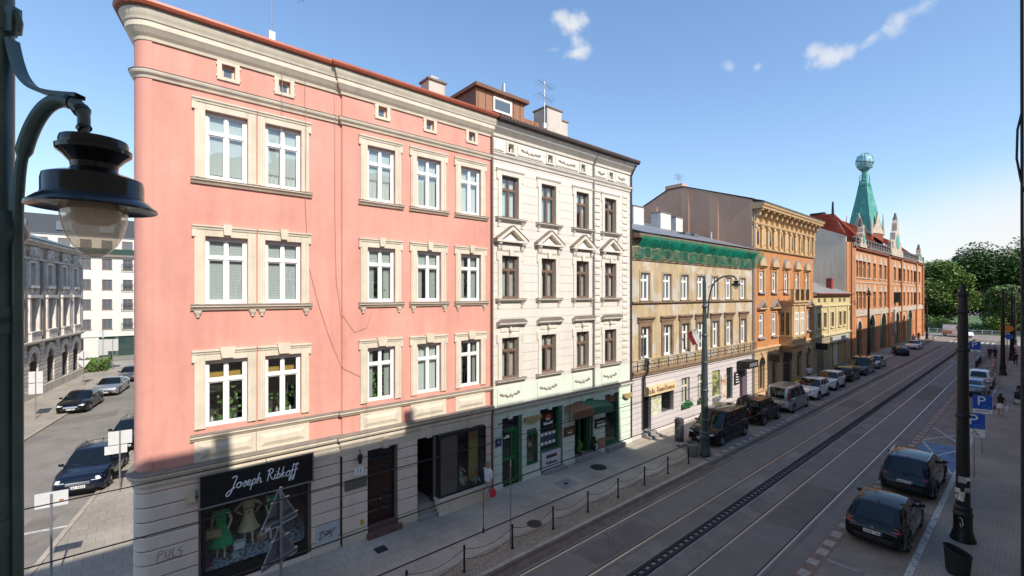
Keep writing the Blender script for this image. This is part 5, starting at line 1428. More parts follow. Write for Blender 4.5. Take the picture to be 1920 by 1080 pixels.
bx('shop_front', mat('bright_yellow_front', (.60, .44, .10), rough=.6), yh, 63.3, 64.4, WY + .1, WY + .2, .3, 3.2)
bx('shop_front', mat('pale_shop_panel', (.75, .68, .5), rough=.6), yh, 64.6, 66.6, WY + .1, WY + .2, .5, 3.2)
bx('shop_front', mat('ochre_shop_panel', (.45, .30, .12), rough=.6), yh, 66.9, 69.8, WY + .1, WY + .2, .5, 3.2)
bx('gate', mat('olive_gate', (.16, .14, .07), rough=.7), yh, 58.3, 60.8, WY + .1, WY + .2, .3, 3.2)
bx('shop_sign', mat('grey_white_board', (.5, .48, .45), rough=.6), yh, 63.2, 70, 15.85, 16.05, 3.3, 4.0)
bx('hanging_sign', BLACK_SIGN, yh, 57.6, 57.72, 14.9, 16.0, 3.0, 3.7)
rf = MB().add([(57.15, 15.7, 9.12), (71.75, 15.7, 9.12), (71.75, 23, 11.6), (57.15, 23, 11.6)], [(0, 1, 2, 3)]).build('roof', mat('pale_roof_sheet', (.36, .34, .32), rough=.5, metal=.3, var=.15, vs=.6), yh)
bx('eaves_gutter', RED_GUTTER, yh, 57.15, 71.75, 15.6, 15.72, 9.02, 9.14)
ch = bx('chimney', mat('red_chimney', (.30, .04, .03), rough=.7), rf, 68.9, 69.7, 17.4, 18.0, 9.7, 11.0)
bx('cap', WLEDGE, ch, 68.84, 69.76, 17.34, 18.06, 11.0, 11.08)

# ------------------------------------------------------------------ brick school with spire
S_ = 1.037
BRICK = mat('orange_red_brick', (.54, .235, .10), rough=.9, var=.15, vs=1.2, bump=.2, bs=20)
BRICK_D = mat('dark_red_brick', (.24, .07, .035), rough=.9, var=.2, vs=1)
CHALK = mat('pale_limestone', (.56, .46, .36), rough=.85, var=.25, vs=1.5, streak=.25)
SLATE = mat('dark_parapet_stone', (.16, .145, .13), rough=.9, var=.4, vs=2)
COPPER = mat('green_copper_patina', (.085, .36, .29), rough=.6, var=.2, vs=1.5, streak=.25, c2=(.16, .46, .38), c2s=.6, c2lo=.5, c2hi=.65)
GREYWALL = mat('grey_fire_wall', (.80, .66, .50), rough=.9, var=.1, vs=.3, streak=.15)
GREENDOOR = mat('deep_green_door', (.012, .10, .07), rough=.5)
bk = thing('brick_school', 'long orange brick school with pale gables, red tile roofs and a green spire', 'building')
BY = 16.7
sz = lambda z: 9 + (z - 9) * S_
up = [74.3, 76.3, 78.4, 81.0, 84.4, 88.3, 91.6, 98.9, 102.7, 106.9, 110.8, 114.4, 117.6, 122.9]
b = MB()
uh = []
for i, x in enumerate(up):
    w = 1.15 + x * .006
    x = x * S_
    uh.append((x, x + w, sz(11.35), sz(13.6))); uh.append((x, x + w, sz(6.95), sz(9.4)))
wall_holes(b, 72 * S_, 127.5 * S_, 6.6, sz(15.4), BY, uh, .3)
b.build('wall', BRICK, bk)
gd = [(75.2, 77.2), (81.6, 84.9), (89.0, 92.5), (99.6, 102.8), (106, 108), (110.9, 115)]
b = MB(); wall_holes(b, 72 * S_, 127.5 * S_, 0, 6.6, BY, [(a * S_, c * S_, .2, 4.2) for a, c in gd], .4); b.build('ground_floor_wall', BRICK, bk)
for i, (a, c) in enumerate(gd):
    a *= S_; c *= S_
    pr = bx('brick_pier', BRICK, bk, c + .25, min(c + 2.0, (gd[i + 1][0] * S_ if i < 5 else 132) - .2), BY - .12, BY, .1, 4.0)
    d_ = bx('door', GREENDOOR, bk, a, c, BY + .2, BY + .3, .2, 4.2)
    for k_ in range(3):
        bx('door_panel', GREENDOOR, d_, a + .2 + k_ * (c - a - .3) / 3, a + (k_ + 1) * (c - a - .3) / 3, BY + .15, BY + .2, .5, 2.4)
    MB().prism(arc_cap(a, c - a, 4.2), BY - .02, BY + .3).build('arch_light', GLASS_DARK, bk)
    q = MB(); w = c - a
    for k_ in range(12):
        a0, a1 = math.pi * k_ / 12, math.pi * (k_ + 1) / 12
        q.prism([(a + w / 2 + rr * math.cos(aa), 4.2 + rr * math.sin(aa)) for rr, aa in ((w / 2, a0), (w / 2, a1), (w / 2 + .4, a1), (w / 2 + .4, a0))], BY - .14, BY)
    q.build('archivolt', CHALK, bk)
for i, x in enumerate(up):
    w = 1.15 + x * .006
    x = x * S_
    for z0, z1 in ((sz(11.35), sz(13.6)), (sz(6.95), sz(9.4))):
        dark_window(bk, x, z0, w, z1 - z0, BY + .2, CHALK, t=.1, top=.7)
        bx('sill', CHALK, bk, x - .15, x + w + .15, BY - .12, BY, z0 - .18, z0)
        MB().prism([(x - .2, z1), (x + w + .2, z1), (x + w * .75, z1 + .8), (x + w / 2, z1 + 1.2), (x + w * .25, z1 + .8)], BY - .1, BY).build('window_head', CHALK, bk)
for z0, z1, d_, m_ in ((5.9, 6.7, .16, CHALK), (sz(15.1), sz(15.4), .3, BRICK_D), (sz(10.6), sz(10.75), .08, CHALK)):
    bx('string_course', m_, bk, 72 * S_, 127.5 * S_, BY - d_, BY, z0, z1)
pp = bx('parapet', SLATE, bk, 72 * S_, 127.6 * S_, BY - .35, BY + .1, sz(15.4), sz(15.8))
me = MB().prism([(-.35, 0), (.35, 0), (.35, .3), (.12, .5), (.2, .75), (0, 1.0), (-.2, .75), (-.12, .5), (-.35, .3)], -.2, .2).mesh('merlon', SLATE)
for i in range(34):
    put('merlon', me, pp, (73.5 * S_ + i * 1.68, BY - .12, sz(15.8)))
for x in (73.0, 94.3, 104.6, 119.5, 127.0):
    bx('buttress', BRICK, bk, x * S_ - .4, x * S_ + .4, BY - .3, BY, .1, sz(15.9))
bx('corner_pier', BRICK, bk, 71.85, 72.7 * S_, BY - .25, BY + .2, .1, sz(15.7))
MB().tube([(73.2, BY - .45, 16.0), (73.2, BY - .45, .3)], .09, 8).build('downpipe', mat('brown_downpipe', (.16, .09, .07)), bk)
def gable(x0, x1, ztop, name='gable'):
    x0 *= S_; x1 *= S_; zb = sz(15.4); cx = (x0 + x1) / 2; w = (x1 - x0) / 2; h = ztop - zb
    steps = [(x0, zb), (x1, zb), (x1, zb + h * .14), (cx + w * .72, zb + h * .18), (cx + w * .7, zb + h * .36), (cx + w * .42, zb + h * .42), (cx + w * .4, zb + h * .6), (cx + w * .18, zb + h * .66), (cx + w * .14, zb + h * .86), (cx, ztop)]
    steps += [(2 * cx - p[0], p[1]) for p in steps[-2:1:-1]]
    o = MB().prism(steps, BY - .45, BY + .25).build(name, CHALK, bk)
    MB().cyl((cx, BY - .1, ztop - .1), (cx, BY - .1, ztop + .9), .3, .12, 8).build('pinnacle', SLATE, o)
    for s in (-1, 1):
        MB().cyl((cx + s * w * .72, BY - .1, zb), (cx + s * w * .72, BY - .1, zb + h * .5), .3, .05, 6).build('pinnacle', CHALK, o)
    MB().cyl((cx, BY - .5, zb + h * .38), (cx, BY - .45, zb + h * .38), min(1.3, w * .35), n=16).build('roundel', COPPER, o)
    return o
gable(94.6, 104.2, 22.4); gable(75.0, 78.6, 18.9); gable(119.8, 124.5, 18.6)
# portal under the big gable
MB().prism(arc_cap(99.6 * S_, 3.6 * S_, 7.6), BY - .06, BY + .1).build('portal_window', GLASS_DARK, bk)
bx('statue_niche', CHALK, bk, 97.5 * S_, 98.6 * S_, BY - .4, BY, 2.4, 6.4)
TILES = mat('red_plain_tile', (.30, .065, .03), rough=.75, var=.35, vs=1.2, bump=.6, bs=8)
def tiled(name, a, b_, c, d_, n, par):
    """roof slope with raised courses of tiles (a,b eave; c,d ridge)"""
    q = MB()
    A, B, C_, D = map(Vector, (a, b_, c, d_))
    nr = (B - A).cross(D - A).normalized()
    if nr.z < 0: nr = -nr
    for i in range(n):
        t0, t1 = i / n, (i + 1) / n
        p = [A.lerp(D, t0) + nr * .12, B.lerp(C_, t0) + nr * .12, B.lerp(C_, t1), A.lerp(D, t1)]
        q.add([tuple(v_) for v_ in p] + [tuple(A.lerp(D, t0)), tuple(B.lerp(C_, t0))], [(0, 1, 2, 3), (0, 1, 5, 4)])
    return q.build(name, TILES, par)
rA = tiled('roof', (71.9, 16.5, 16.65), (71.9, 24.0, 20.0), (84.2, 24.0, 21.6), (82.7, 20.6, 21.2), 18, bk)
tiled('roof', (71.95, 16.45, 16.5), (83.3, 16.35, 15.8), (82.75, 20.6, 21.2), (82.65, 20.6, 21.2), 18, bk)
MB().tube([(83.3, 16.3, 15.85), (82.7, 20.6, 21.25), (84.2, 24, 21.65)], .16, 6).build('ridge_tiles', TILES, rA)
MB().cyl((82.6, 20.7, 21.0), (82.6, 20.7, 23.2), .2, .12).build('vent_pipe', IRON, rA)
bx('roof_walkway', IRON, rA, 83.4, 84.3, 22.0, 24.0, 21.6, 21.9)
tiled('roof', (84, 16.5, 16.0), (98.5, 16.5, 16.0), (98.5, 21.5, 21.3), (85.5, 21.5, 21.3), 18, bk)
tiled('roof', (107.5, 16.5, 16.0), (132, 16.5, 16.0), (130, 21.5, 20.9), (107.5, 21.5, 20.9), 18, bk)
fw = MB().prism([(16.55, 0), (16.55, 16.62), (24.0, 20.0), (28, 18.5), (28, 0)], 71.78, 72.0, 'x').build('fire_wall', GREYWALL, bk)
MB().prism([(16.5, 16.62), (24.0, 20.02), (24.0, 20.15), (16.4, 16.75)], 71.7, 72.1, 'x').build('coping', mat('red_coping', (.30, .06, .03), rough=.7), fw)
# tower and spire
tw = put('tower', None, bk, (109.4, 22.2, 0), R(-14)); tw.scale = (.62, .62, 1)
q = MB()
q.box(-3.4, 3.4, -3.4, 3.4, 14, 20.6)
q.build('tower_body', BRICK_D, tw)
for k_ in range(4):
    a = k_ * math.pi / 2
    M_ = Matrix.Rotation(a, 4, 'Z')
    MB(M_).prism([(-3.5, 20.6), (3.5, 20.6), (1.2, 22.3), (0, 24.6), (-1.2, 22.3)], -3.6, -3.2).build('spire_gablet', CHALK, tw)
    MB(M_).cyl((-3.4, -3.4, 20.3), (-3.4, -3.4, 24.4), .5, .08, 6).build('pinnacle', CHALK, tw)
q = MB()
prof = [(3.5, 20.7), (2.9, 22.6), (2.2, 25.6), (1.55, 28.2), (1.15, 30.2)]
for (r0, z0), (r1, z1) in zip(prof, prof[1:]):
    for k_ in range(4):
        M_ = Matrix.Rotation(k_ * math.pi / 2, 3, 'Z')
        q.add([tuple(M_ @ Vector(v_)) for v_ in ((-r0, -r0, z0), (r0, -r0, z0), (r1, -r1, z1), (-r1, -r1, z1))], [(0, 1, 2, 3)])
sp = q.build('spire', COPPER, tw)
for k_ in range(4):
    M_ = Matrix.Rotation(k_ * math.pi / 2, 4, 'Z')
    for s in (-.66, -.33, 0, .33, .66, 1.0):
        MB(M_).tube([(s * r, -r - .02, z) for r, z in prof], .05, 4).build('rib', COPPER, sp)
MB().lathe([(1.5, 30.1), (1.6, 30.5), (1.1, 30.9), (.85, 31.4), (.8, 32.8), (1.0, 33.0)], 8).build('neck', COPPER, sp)
for k_ in range(4):
    a = k_ * math.pi / 2 + .78
    MB().cyl((1.35 * math.cos(a), 1.35 * math.sin(a), 30.2), (1.2 * math.cos(a), 1.2 * math.sin(a), 32.3), .22, .08, 6).build('finial', COPPER, sp)
GLOBE = mat('pale_blue_globe_glass', (.32, .55, .60), rough=.15, spec=.8, var=.4, vs=1.5)
gl = MB().ball((0, 0, 34.7), 2.25, 2.25, 1.7, 20, 12).build('globe', GLOBE, sp, smooth=60)
for tilt in range(6):
    a = tilt * math.pi / 6
    MB().tube([(2.3 * math.cos(t) * math.cos(a), 2.3 * math.cos(t) * math.sin(a), 34.7 + 1.75 * math.sin(t)) for t in [2 * math.pi * i / 24 for i in range(25)]], .05, 5).build('globe_band', COPPER, gl)
for zz in (-.9, 0, .9):
    rr = 2.3 * math.sqrt(1 - (zz / 1.75) ** 2) + .03
    MB().tube([(rr * math.cos(t), rr * math.sin(t), 34.7 + zz + .35 * math.sin(t)) for t in [2 * math.pi * i / 24 for i in range(25)]], .06, 5).build('globe_band', COPPER if zz else mat('dark_globe_band', (.05, .12, .12), rough=.5), gl)
# ------------------------------------------------------------------ side street: grey stone palace and white apartment block
GST = mat('grey_weathered_stone', (.64, .57, .50), rough=.9, var=.2, vs=1, streak=.3, bump=.3, bs=30)
GST_L = mat('pale_grey_stone', (.78, .70, .62), rough=.9, var=.2, vs=1.2, streak=.25, bump=.3, bs=30)
GST_D = mat('dark_stone_joint', (.14, .13, .12), rough=.95)
gp = thing('grey_stone_building', 'grey stone building with sculpted frieze, niche windows and rusticated ground floor', 'building', (-9.56, 37.6, 0), math.atan2(.982, .187))
gx = [4.2, 8.0, 11.8, 15.6, 19.4, 23.2, 27.0, 30.2]
b = MB(); wall_holes(b, 0, 32, 4.9, 13.6, 0, [(x - .55, x + .55, 9.85, 11.7) for x in gx] + [(x - .8, x + .8, 5.75, 8.6) for x in gx], .3)
b.add([(32, 0, 0), (32, 12, 0), (32, 12, 13.6), (32, 0, 13.6)], [(0, 1, 2, 3)])
b.add([(0, 0, 0), (0, 12, 0), (0, 12, 13.6), (0, 0, 13.6)], [(0, 1, 2, 3)])
b.build('wall', GST, gp)
b = MB(); wall_holes(b, 0, 32, 0, 4.9, 0, [(x - .8, x + .8, .9, 3.2) for x in gx], .45); b.build('ground_floor_wall', GST_D, gp)
for i, x in enumerate(gx):
    window(gp, x - .55, 9.85, 1.1, 1.85, .2, mat('pale_blue_grey_frame', (.5, .55, .6), rough=.5), t=.1, top=.7, glass=GLASS_BLUE, room=None)
    q = MB(); q.cbox(x - .75, x - .55, -.1, 0, 9.8, 11.95, .02); q.cbox(x + .55, x + .75, -.1, 0, 9.8, 11.95, .02); q.cbox(x - .55, x + .55, -.1, 0, 11.7, 11.95, .02); q.build('surround', GST_L, gp)
    bx('sill', GST_L, gp, x - .85, x + .85, -.25, 0, 9.55, 9.8)
    for xx in (x - .65, x + .5):
        bx('bracket', GST, gp, xx, xx + .15, -.2, 0, 9.25, 9.55)
    dark_window(gp, x - .8, 5.75, 1.6, 2.85, .25, GST_L, t=.12, top=.72, glass=GLASS_BLUE)
    bx('balustrade', GST_L, gp, x - 1.05, x + 1.05, -.3, .0, 5.0, 5.7)
    bx('balustrade_cap', GST_L, gp, x - 1.15, x + 1.15, -.36, .0, 5.7, 5.82)
    for s in (-1, 1):
        bx('pilaster', GST_L, gp, x + s * 1.0 - .17, x + s * 1.0 + .17, -.22, 0, 5.82, 8.7)
        bx('giant_pilaster', GST, gp, x + s * 1.9 - .2, x + s * 1.9 + .2, -.18, 0, 5.0, 12.0)
    bx('niche_lintel', GST_L, gp, x - 1.3, x + 1.3, -.32, 0, 8.7, 8.95)
    n = 8
    MB().prism([(x - .95 + 1.9 * k_ / n, 12.2 + .28 * abs(math.sin(k_ * 1.9))) for k_ in range(n + 1)] + [(x + .95, 13.1), (x - .95, 13.1)], -.22, 0).build('relief', GST_L, gp)
    q = MB(); g = random.Random(i)
    for k_ in range(14):
        q.ball((x + g.uniform(-1.2, 1.2), -.22, 12.1 + g.random() * .9), .1 + g.random() * .12, .12, .1 + g.random() * .12, 6, 4)
    q.build('carving', GST, gp)
    # arched ground floor opening and voussoirs
    MB().box(x - .8, x + .8, .3, .4, .9, 3.2).build('window_leaf', BROWN_WOOD, gp)
    MB().prism([(x + .8 * math.cos(math.pi * k_ / 10), 3.2 + .8 * math.sin(math.pi * k_ / 10)) for k_ in range(11)], -.01, .2).build('arch_light', GLASS_DARK, gp)
    for k_ in range(7):
        a0, a1 = math.pi * k_ / 7 + .02, math.pi * (k_ + 1) / 7 - .02
        MB().prism([(x + r_ * math.cos(a_), 3.2 + r_ * math.sin(a_)) for r_, a_ in ((.82, a0), (.82, a1), (1.35, a1), (1.35, a0))], -.16, 0).build('voussoir', GST_L, gp)
edges = [0] + [v_ for x in gx for v_ in (x - 1.4, x + 1.4)] + [32]
for j in range(11):
    z0 = .9 + j * .345
    for k_ in range(0, len(edges), 2):
        a, c = edges[k_], edges[k_ + 1]
        if z0 < 3.2:
            a = max(0, a - .55 if k_ else 0); c = min(32, c + .55 if k_ < len(edges) - 2 else 32)
        if c - a > .15:
            MB().cbox(a + .01, c - .01, -.12, 0, z0, z0 + .31, .03).build('stone_course', GST_L if (j + k_) % 3 else GST, gp)
bx('plinth', GST, gp, 0, 32.05, -.25, -.001, 0, .85)
for z0, z1, d_ in ((4.7, 4.86, .25), (4.86, 4.98, .42), (12.0, 12.15, .2), (13.2, 13.4, .4), (13.4, 13.65, .75)):
    bx('cornice', GST_L, gp, -.02, 32.3, -d_, .0, z0, z1)
MB().add([(-.3, -.9, 13.66), (32.4, -.9, 13.66), (28, 6, 16.2), (4, 6, 16.2), (32.4, 12.5, 13.66), (-.3, 12.5, 13.66)], [(0, 1, 2, 3), (3, 2, 4, 5), (1, 4, 2), (0, 3, 5)]).build('roof', ZINC, gp)

APT = mat('white_apartment_render', (.66, .64, .59), rough=.85, var=.05, vs=.6, streak=.06)
ap = thing('white_apartment_block', 'modern white apartment block with green balconies at the end of the side street', 'building', (0, 88, 0), R(2))
ax = [-10.6, -8.4, -6.2, -3.98, -1.72, .56, 2.8, 5.1, 7.4]
az = [3.95, 6.8, 9.65, 12.6]
b = MB(); wall_holes(b, -14, 10, 2.9, 14.4, 0, [(x - .55, x + .55, z, z + 1.5) for x in ax for z in az], .2); b.build('wall', APT, ap)
bx('shop_front', mat('dark_green_glazing', (.03, .06, .055), rough=.08, spec=.8), ap, -2.6, 10, .1, .2, 0, 2.9)
bx('front_wall', APT, ap, -14, -6.0, 0, .2, 0, 2.9); bx('front_wall', APT, ap, -4.2, -2.6, 0, .2, 0, 2.9)
bx('entrance', mat('brown_entrance', (.06, .03, .025), rough=.3), ap, -6.0, -4.2, .15, .25, 0, 2.7)
for x in (-.8, 1.4, 3.4, 5.6):
    bx('shop_pier', mat('green_pier', (.06, .12, .10), rough=.5), ap, x, x + .3, -.02, .1, 0, 2.9)
for i, x in enumerate(ax):
    for z in az:
        o = dark_window(ap, x - .55, z, 1.1, 1.5, .1, BROWN_WOOD, t=.09, top=0, glass=GLASS_BLUE)
        bx('sill', WLEDGE, ap, x - .62, x + .62, -.06, 0, z - .06, z)
        if i in (2, 5, 8):
            r_ = bx('balcony_rail', mat('dark_green_rail', (.02, .05, .04), rough=.4), ap, x - .75, x + .75, -.28, -.24, z + .78, z + .84)
            bx('bottom_rail', IRON, r_, x - .75, x + .75, -.28, -.24, z - .12, z - .06)
            for k_ in range(9):
                bx('bar', IRON, r_, x - .74 + k_ * .18, x - .71 + k_ * .18, -.275, -.25, z - .06, z + .78)
for z0, z1, d_ in ((2.9, 3.1, .12), (14.4, 14.75, .35)):
    bx('cornice', WLEDGE if z0 > 10 else APT, ap, -14, 10, -d_, 0, z0, z1)
bx('setback_storey', APT, ap, -14, 10, 1.2, 1.4, 14.7, 17.4)
for x in ax:
    dark_window(ap, x - .6, 15.2, 1.2, 1.7, 1.12, BROWN_WOOD, t=.09, top=0, glass=GLASS_BLUE)
bx('terrace_rail', mat('dark_green_rail', (.02, .05, .04)), ap, -14, 10, -.1, -.05, 14.75, 15.6)
MB().add([(-14, 1.0, 17.4), (10, 1.0, 17.4), (10, 3.0, 20.3), (-14, 3.0, 20.3), (10, 12, 20.6), (-14, 12, 20.6)], [(0, 1, 2, 3), (3, 2, 4, 5)]).build('mansard', mat('dark_slate_roof', (.06, .065, .075), rough=.4, metal=.3), ap)
for x in ax[::2]:
    bx('roof_light', GLASS_BLUE, ap, x - .8, x + .8, 1.2, 2.3, 18.0, 19.2)
q = MB(); q.add([(-14, 0, 0), (-14, 12, 0), (-14, 12, 17), (-14, 0, 17)], [(0, 1, 2, 3)]); q.add([(10, 0, 0), (10, 12, 0), (10, 12, 17), (10, 0, 17)], [(0, 1, 2, 3)]); q.build('end_wall', APT, ap)
# houses at the back of the view, seen between the others, close the side street on its right
bk2 = thing('plain_back_house', 'plain cream house standing behind the pink corner tenement on the side street', 'building', (4.6, 33, 0), R(-12))
q = MB(); q.box(0, 9, 0, 44, 0, 15); q.build('wall', mat('cream_back_wall', (.6, .52, .4), rough=.9, var=.1, vs=.5), bk2)
bx('roof', RED_TILE, bk2, -.3, 9.3, -.2, 44.2, 15, 15.3)
for k_ in range(3):
    for j in range(10):
        MB().box(-.012, 0, 2 + j * 4, 3.1 + j * 4, 2 + k_ * 4.2, 4 + k_ * 4.2).build('window', GLASS_DARK, bk2)

# ------------------------------------------------------------------ the near side of the street (behind the camera)
def near_house(name, label, x0, x1, h, c, extras=(), sill=1.0):
    t = thing(name, label, 'building', ((x0 + x1) / 2, -.3, 0))
    hw = (x1 - x0) / 2
    m_ = mat('near_render_' + name, c, rough=.9, var=.08, vs=.5, streak=.1)
    nx = max(2, int((x1 - x0) / 2.6)); nz = int((h - 1.2) / 3.8)
    # faces +y: built facing -y and turned round
    M_ = Matrix.Rotation(math.pi, 4, 'Z')
    hs_ = []
    for i in range(nx):
        cx = -hw + (i + .5) * 2 * hw / nx
        for k_ in range(nz):
            hs_.append((cx - .55, cx + .55, 1.0 + k_ * 3.8, 3.0 + k_ * 3.8))
    wall_holes(MB(M_), -hw, hw, 0, h, 0, hs_, .25).build('wall', m_, t)
    MB(M_).add([(-hw, 0, 0), (-hw, 12, 0), (-hw, 12, h), (-hw, 0, h), (hw, 0, 0), (hw, 12, 0), (hw, 12, h), (hw, 0, h)], [(0, 1, 2, 3), (4, 5, 6, 7), (1, 5, 6, 2)]).build('side_wall', m_, t)
    for a, b_, c_, d_ in hs_:
        o = dark_window(t, -a, c_, b_ - a, d_ - c_, -.14, WHITE_PVC, t=.09, top=.68)
        o.rotation_euler = (0, 0, math.pi)
    MB(M_).add([(-hw, -.25, h), (hw, -.25, h), (hw, 12.2, h), (-hw, 12.2, h), (-hw, 6, h + 1.6), (hw, 6, h + 1.6)], [(0, 1, 5, 4), (4, 5, 2, 3), (0, 4, 3), (1, 2, 5)]).build('roof', RED_TILE, t)
    for (a, b_, y0, y1, z1, nm) in extras:
        bx(nm, m_ if nm != 'chimney' else CHIM, t, a - (x0 + x1) / 2, b_ - (x0 + x1) / 2, y0 + .3, y1 + .3, h - .2, z1)
    return t
near_house('corner_house', 'tall house on the near side facing the pink corner tenement', -15, 21.3, 17.55, (.55, .45, .32),
           [(-15, 1.3, -1.2, -.32, 18.7, 'parapet'), (1.3, 1.75, -1.6, -.9, 19.5, 'chimney'), (7.9, 21.3, -1.2, -.32, 18.15, 'parapet'), (7.5, 7.9, -1.6, -.9, 19.2, 'chimney'), (12, 13, -2.5, -1.5, 18.9, 'chimney')])
near_house('low_house', 'low house on the near side opposite the beige tenement', 21.4, 43.5, 13.3, (.6, .55, .45), [(30, 31, -4, -3, 15.2, 'chimney')])
near_house('tall_house', 'house on the near side opposite the orange tenement', 43.6, 55, 17.9, (.5, .42, .36), [(50, 51, -2, -1, 19.0, 'chimney')])
near_house('gabled_house', 'narrow tall house on the near side opposite the yellow house', 55.1, 59.2, 21.8, (.45, .3, .25))
near_house('plain_house', 'plain house on the near side opposite the brick school front', 59.3, 76, 17.4, (.62, .56, .46), [(66, 68, -2, -1, 18.6, 'chimney')])
near_house('long_house', 'long house on the near side opposite the brick school end', 76.1, 118, 18.6, (.55, .48, .4), [(84, 86, -1.5, -.5, 20.2, 'chimney'), (98, 100, -1.5, -.5, 20.0, 'chimney')])
# ------------------------------------------------------------------ vehicles
def paint(name, c, metal=.0, rough=.28):
    return mat('car_paint_' + name, c, rough=rough, metal=metal, spec=.08, coat=.6 if sum(c) < .12 else 1.0)
CARGLASS = mat('car_glass', (.006, .009, .012), rough=.015, spec=.55)
TYRE = mat('tyre_rubber', (.018, .018, .018), rough=.85)
ALLOY = mat('alloy_rim', (.45, .46, .47), rough=.3, metal=.9)
PLASTIC = mat('black_bumper_plastic', (.02, .02, .021), rough=.6)
LAMPC = mat('clear_headlamp', (.62, .66, .70), rough=.08, spec=.8)
LAMPR = mat('red_tail_lamp', (.30, .012, .012), rough=.12, spec=.7)
PLATE = mat('number_plate_white', (.75, .75, .74), rough=.4)
PLATEB = mat('number_plate_blue', (.02, .05, .35), rough=.4)
CHROME = mat('chrome_trim', (.6, .61, .62), rough=.15, metal=1)
UNDER = mat('car_underside', (.01, .01, .01), rough=.9)
def lerp_list(pts, x):
    if x <= pts[0][0]: return pts[0][1]
    for (a, va), (b_, vb) in zip(pts, pts[1:]):
        if x <= b_:
            t = (x - a) / (b_ - a); t = t * t * (3 - 2 * t) * .5 + t * .5
            return va + (vb - va) * t
    return pts[-1][1]
def wheel_meshes(r, w):
    def f():
        M_ = Matrix.Rotation(math.pi / 2, 4, 'X')
        t = MB(M_); t.lathe([(r * .62, -w / 2), (r * .93, -w / 2), (r, -w * .36), (r, w * .36), (r * .93, w / 2), (r * .62, w / 2), (r * .62, -w / 2)], 24)
        q = MB(M_); q.lathe([(0, w * .30), (r * .12, w * .34), (r * .14, w * .26), (r * .58, w * .22), (r * .62, w * .44), (r * .67, w * .46), (r * .67, w * .3), (r * .62, -w * .3), (0, -w * .3)], 24)
        for k_ in range(5):
            Mk = M_ @ Matrix.Rotation(k_ * 2 * math.pi / 5, 4, 'Z')
            s_ = MB(Mk); s_.box(r * .08, r * .62, -r * .075, r * .075, w * .22, w * .42); q.add(s_.v, s_.f)
        for k_ in range(5):
            Mk = M_ @ Matrix.Rotation((k_ + .5) * 2 * math.pi / 5, 4, 'Z')
            q.m = 1
            s_ = MB(Mk); s_.box(r * .2, r * .58, -r * .13, r * .13, w * .2, w * .235); q.add(s_.v, s_.f)
        return t.mesh('wheel', TYRE, 40), q.mesh('rim', [ALLOY, PLASTIC], 40)
    return cached(('wheel', r, w), f)
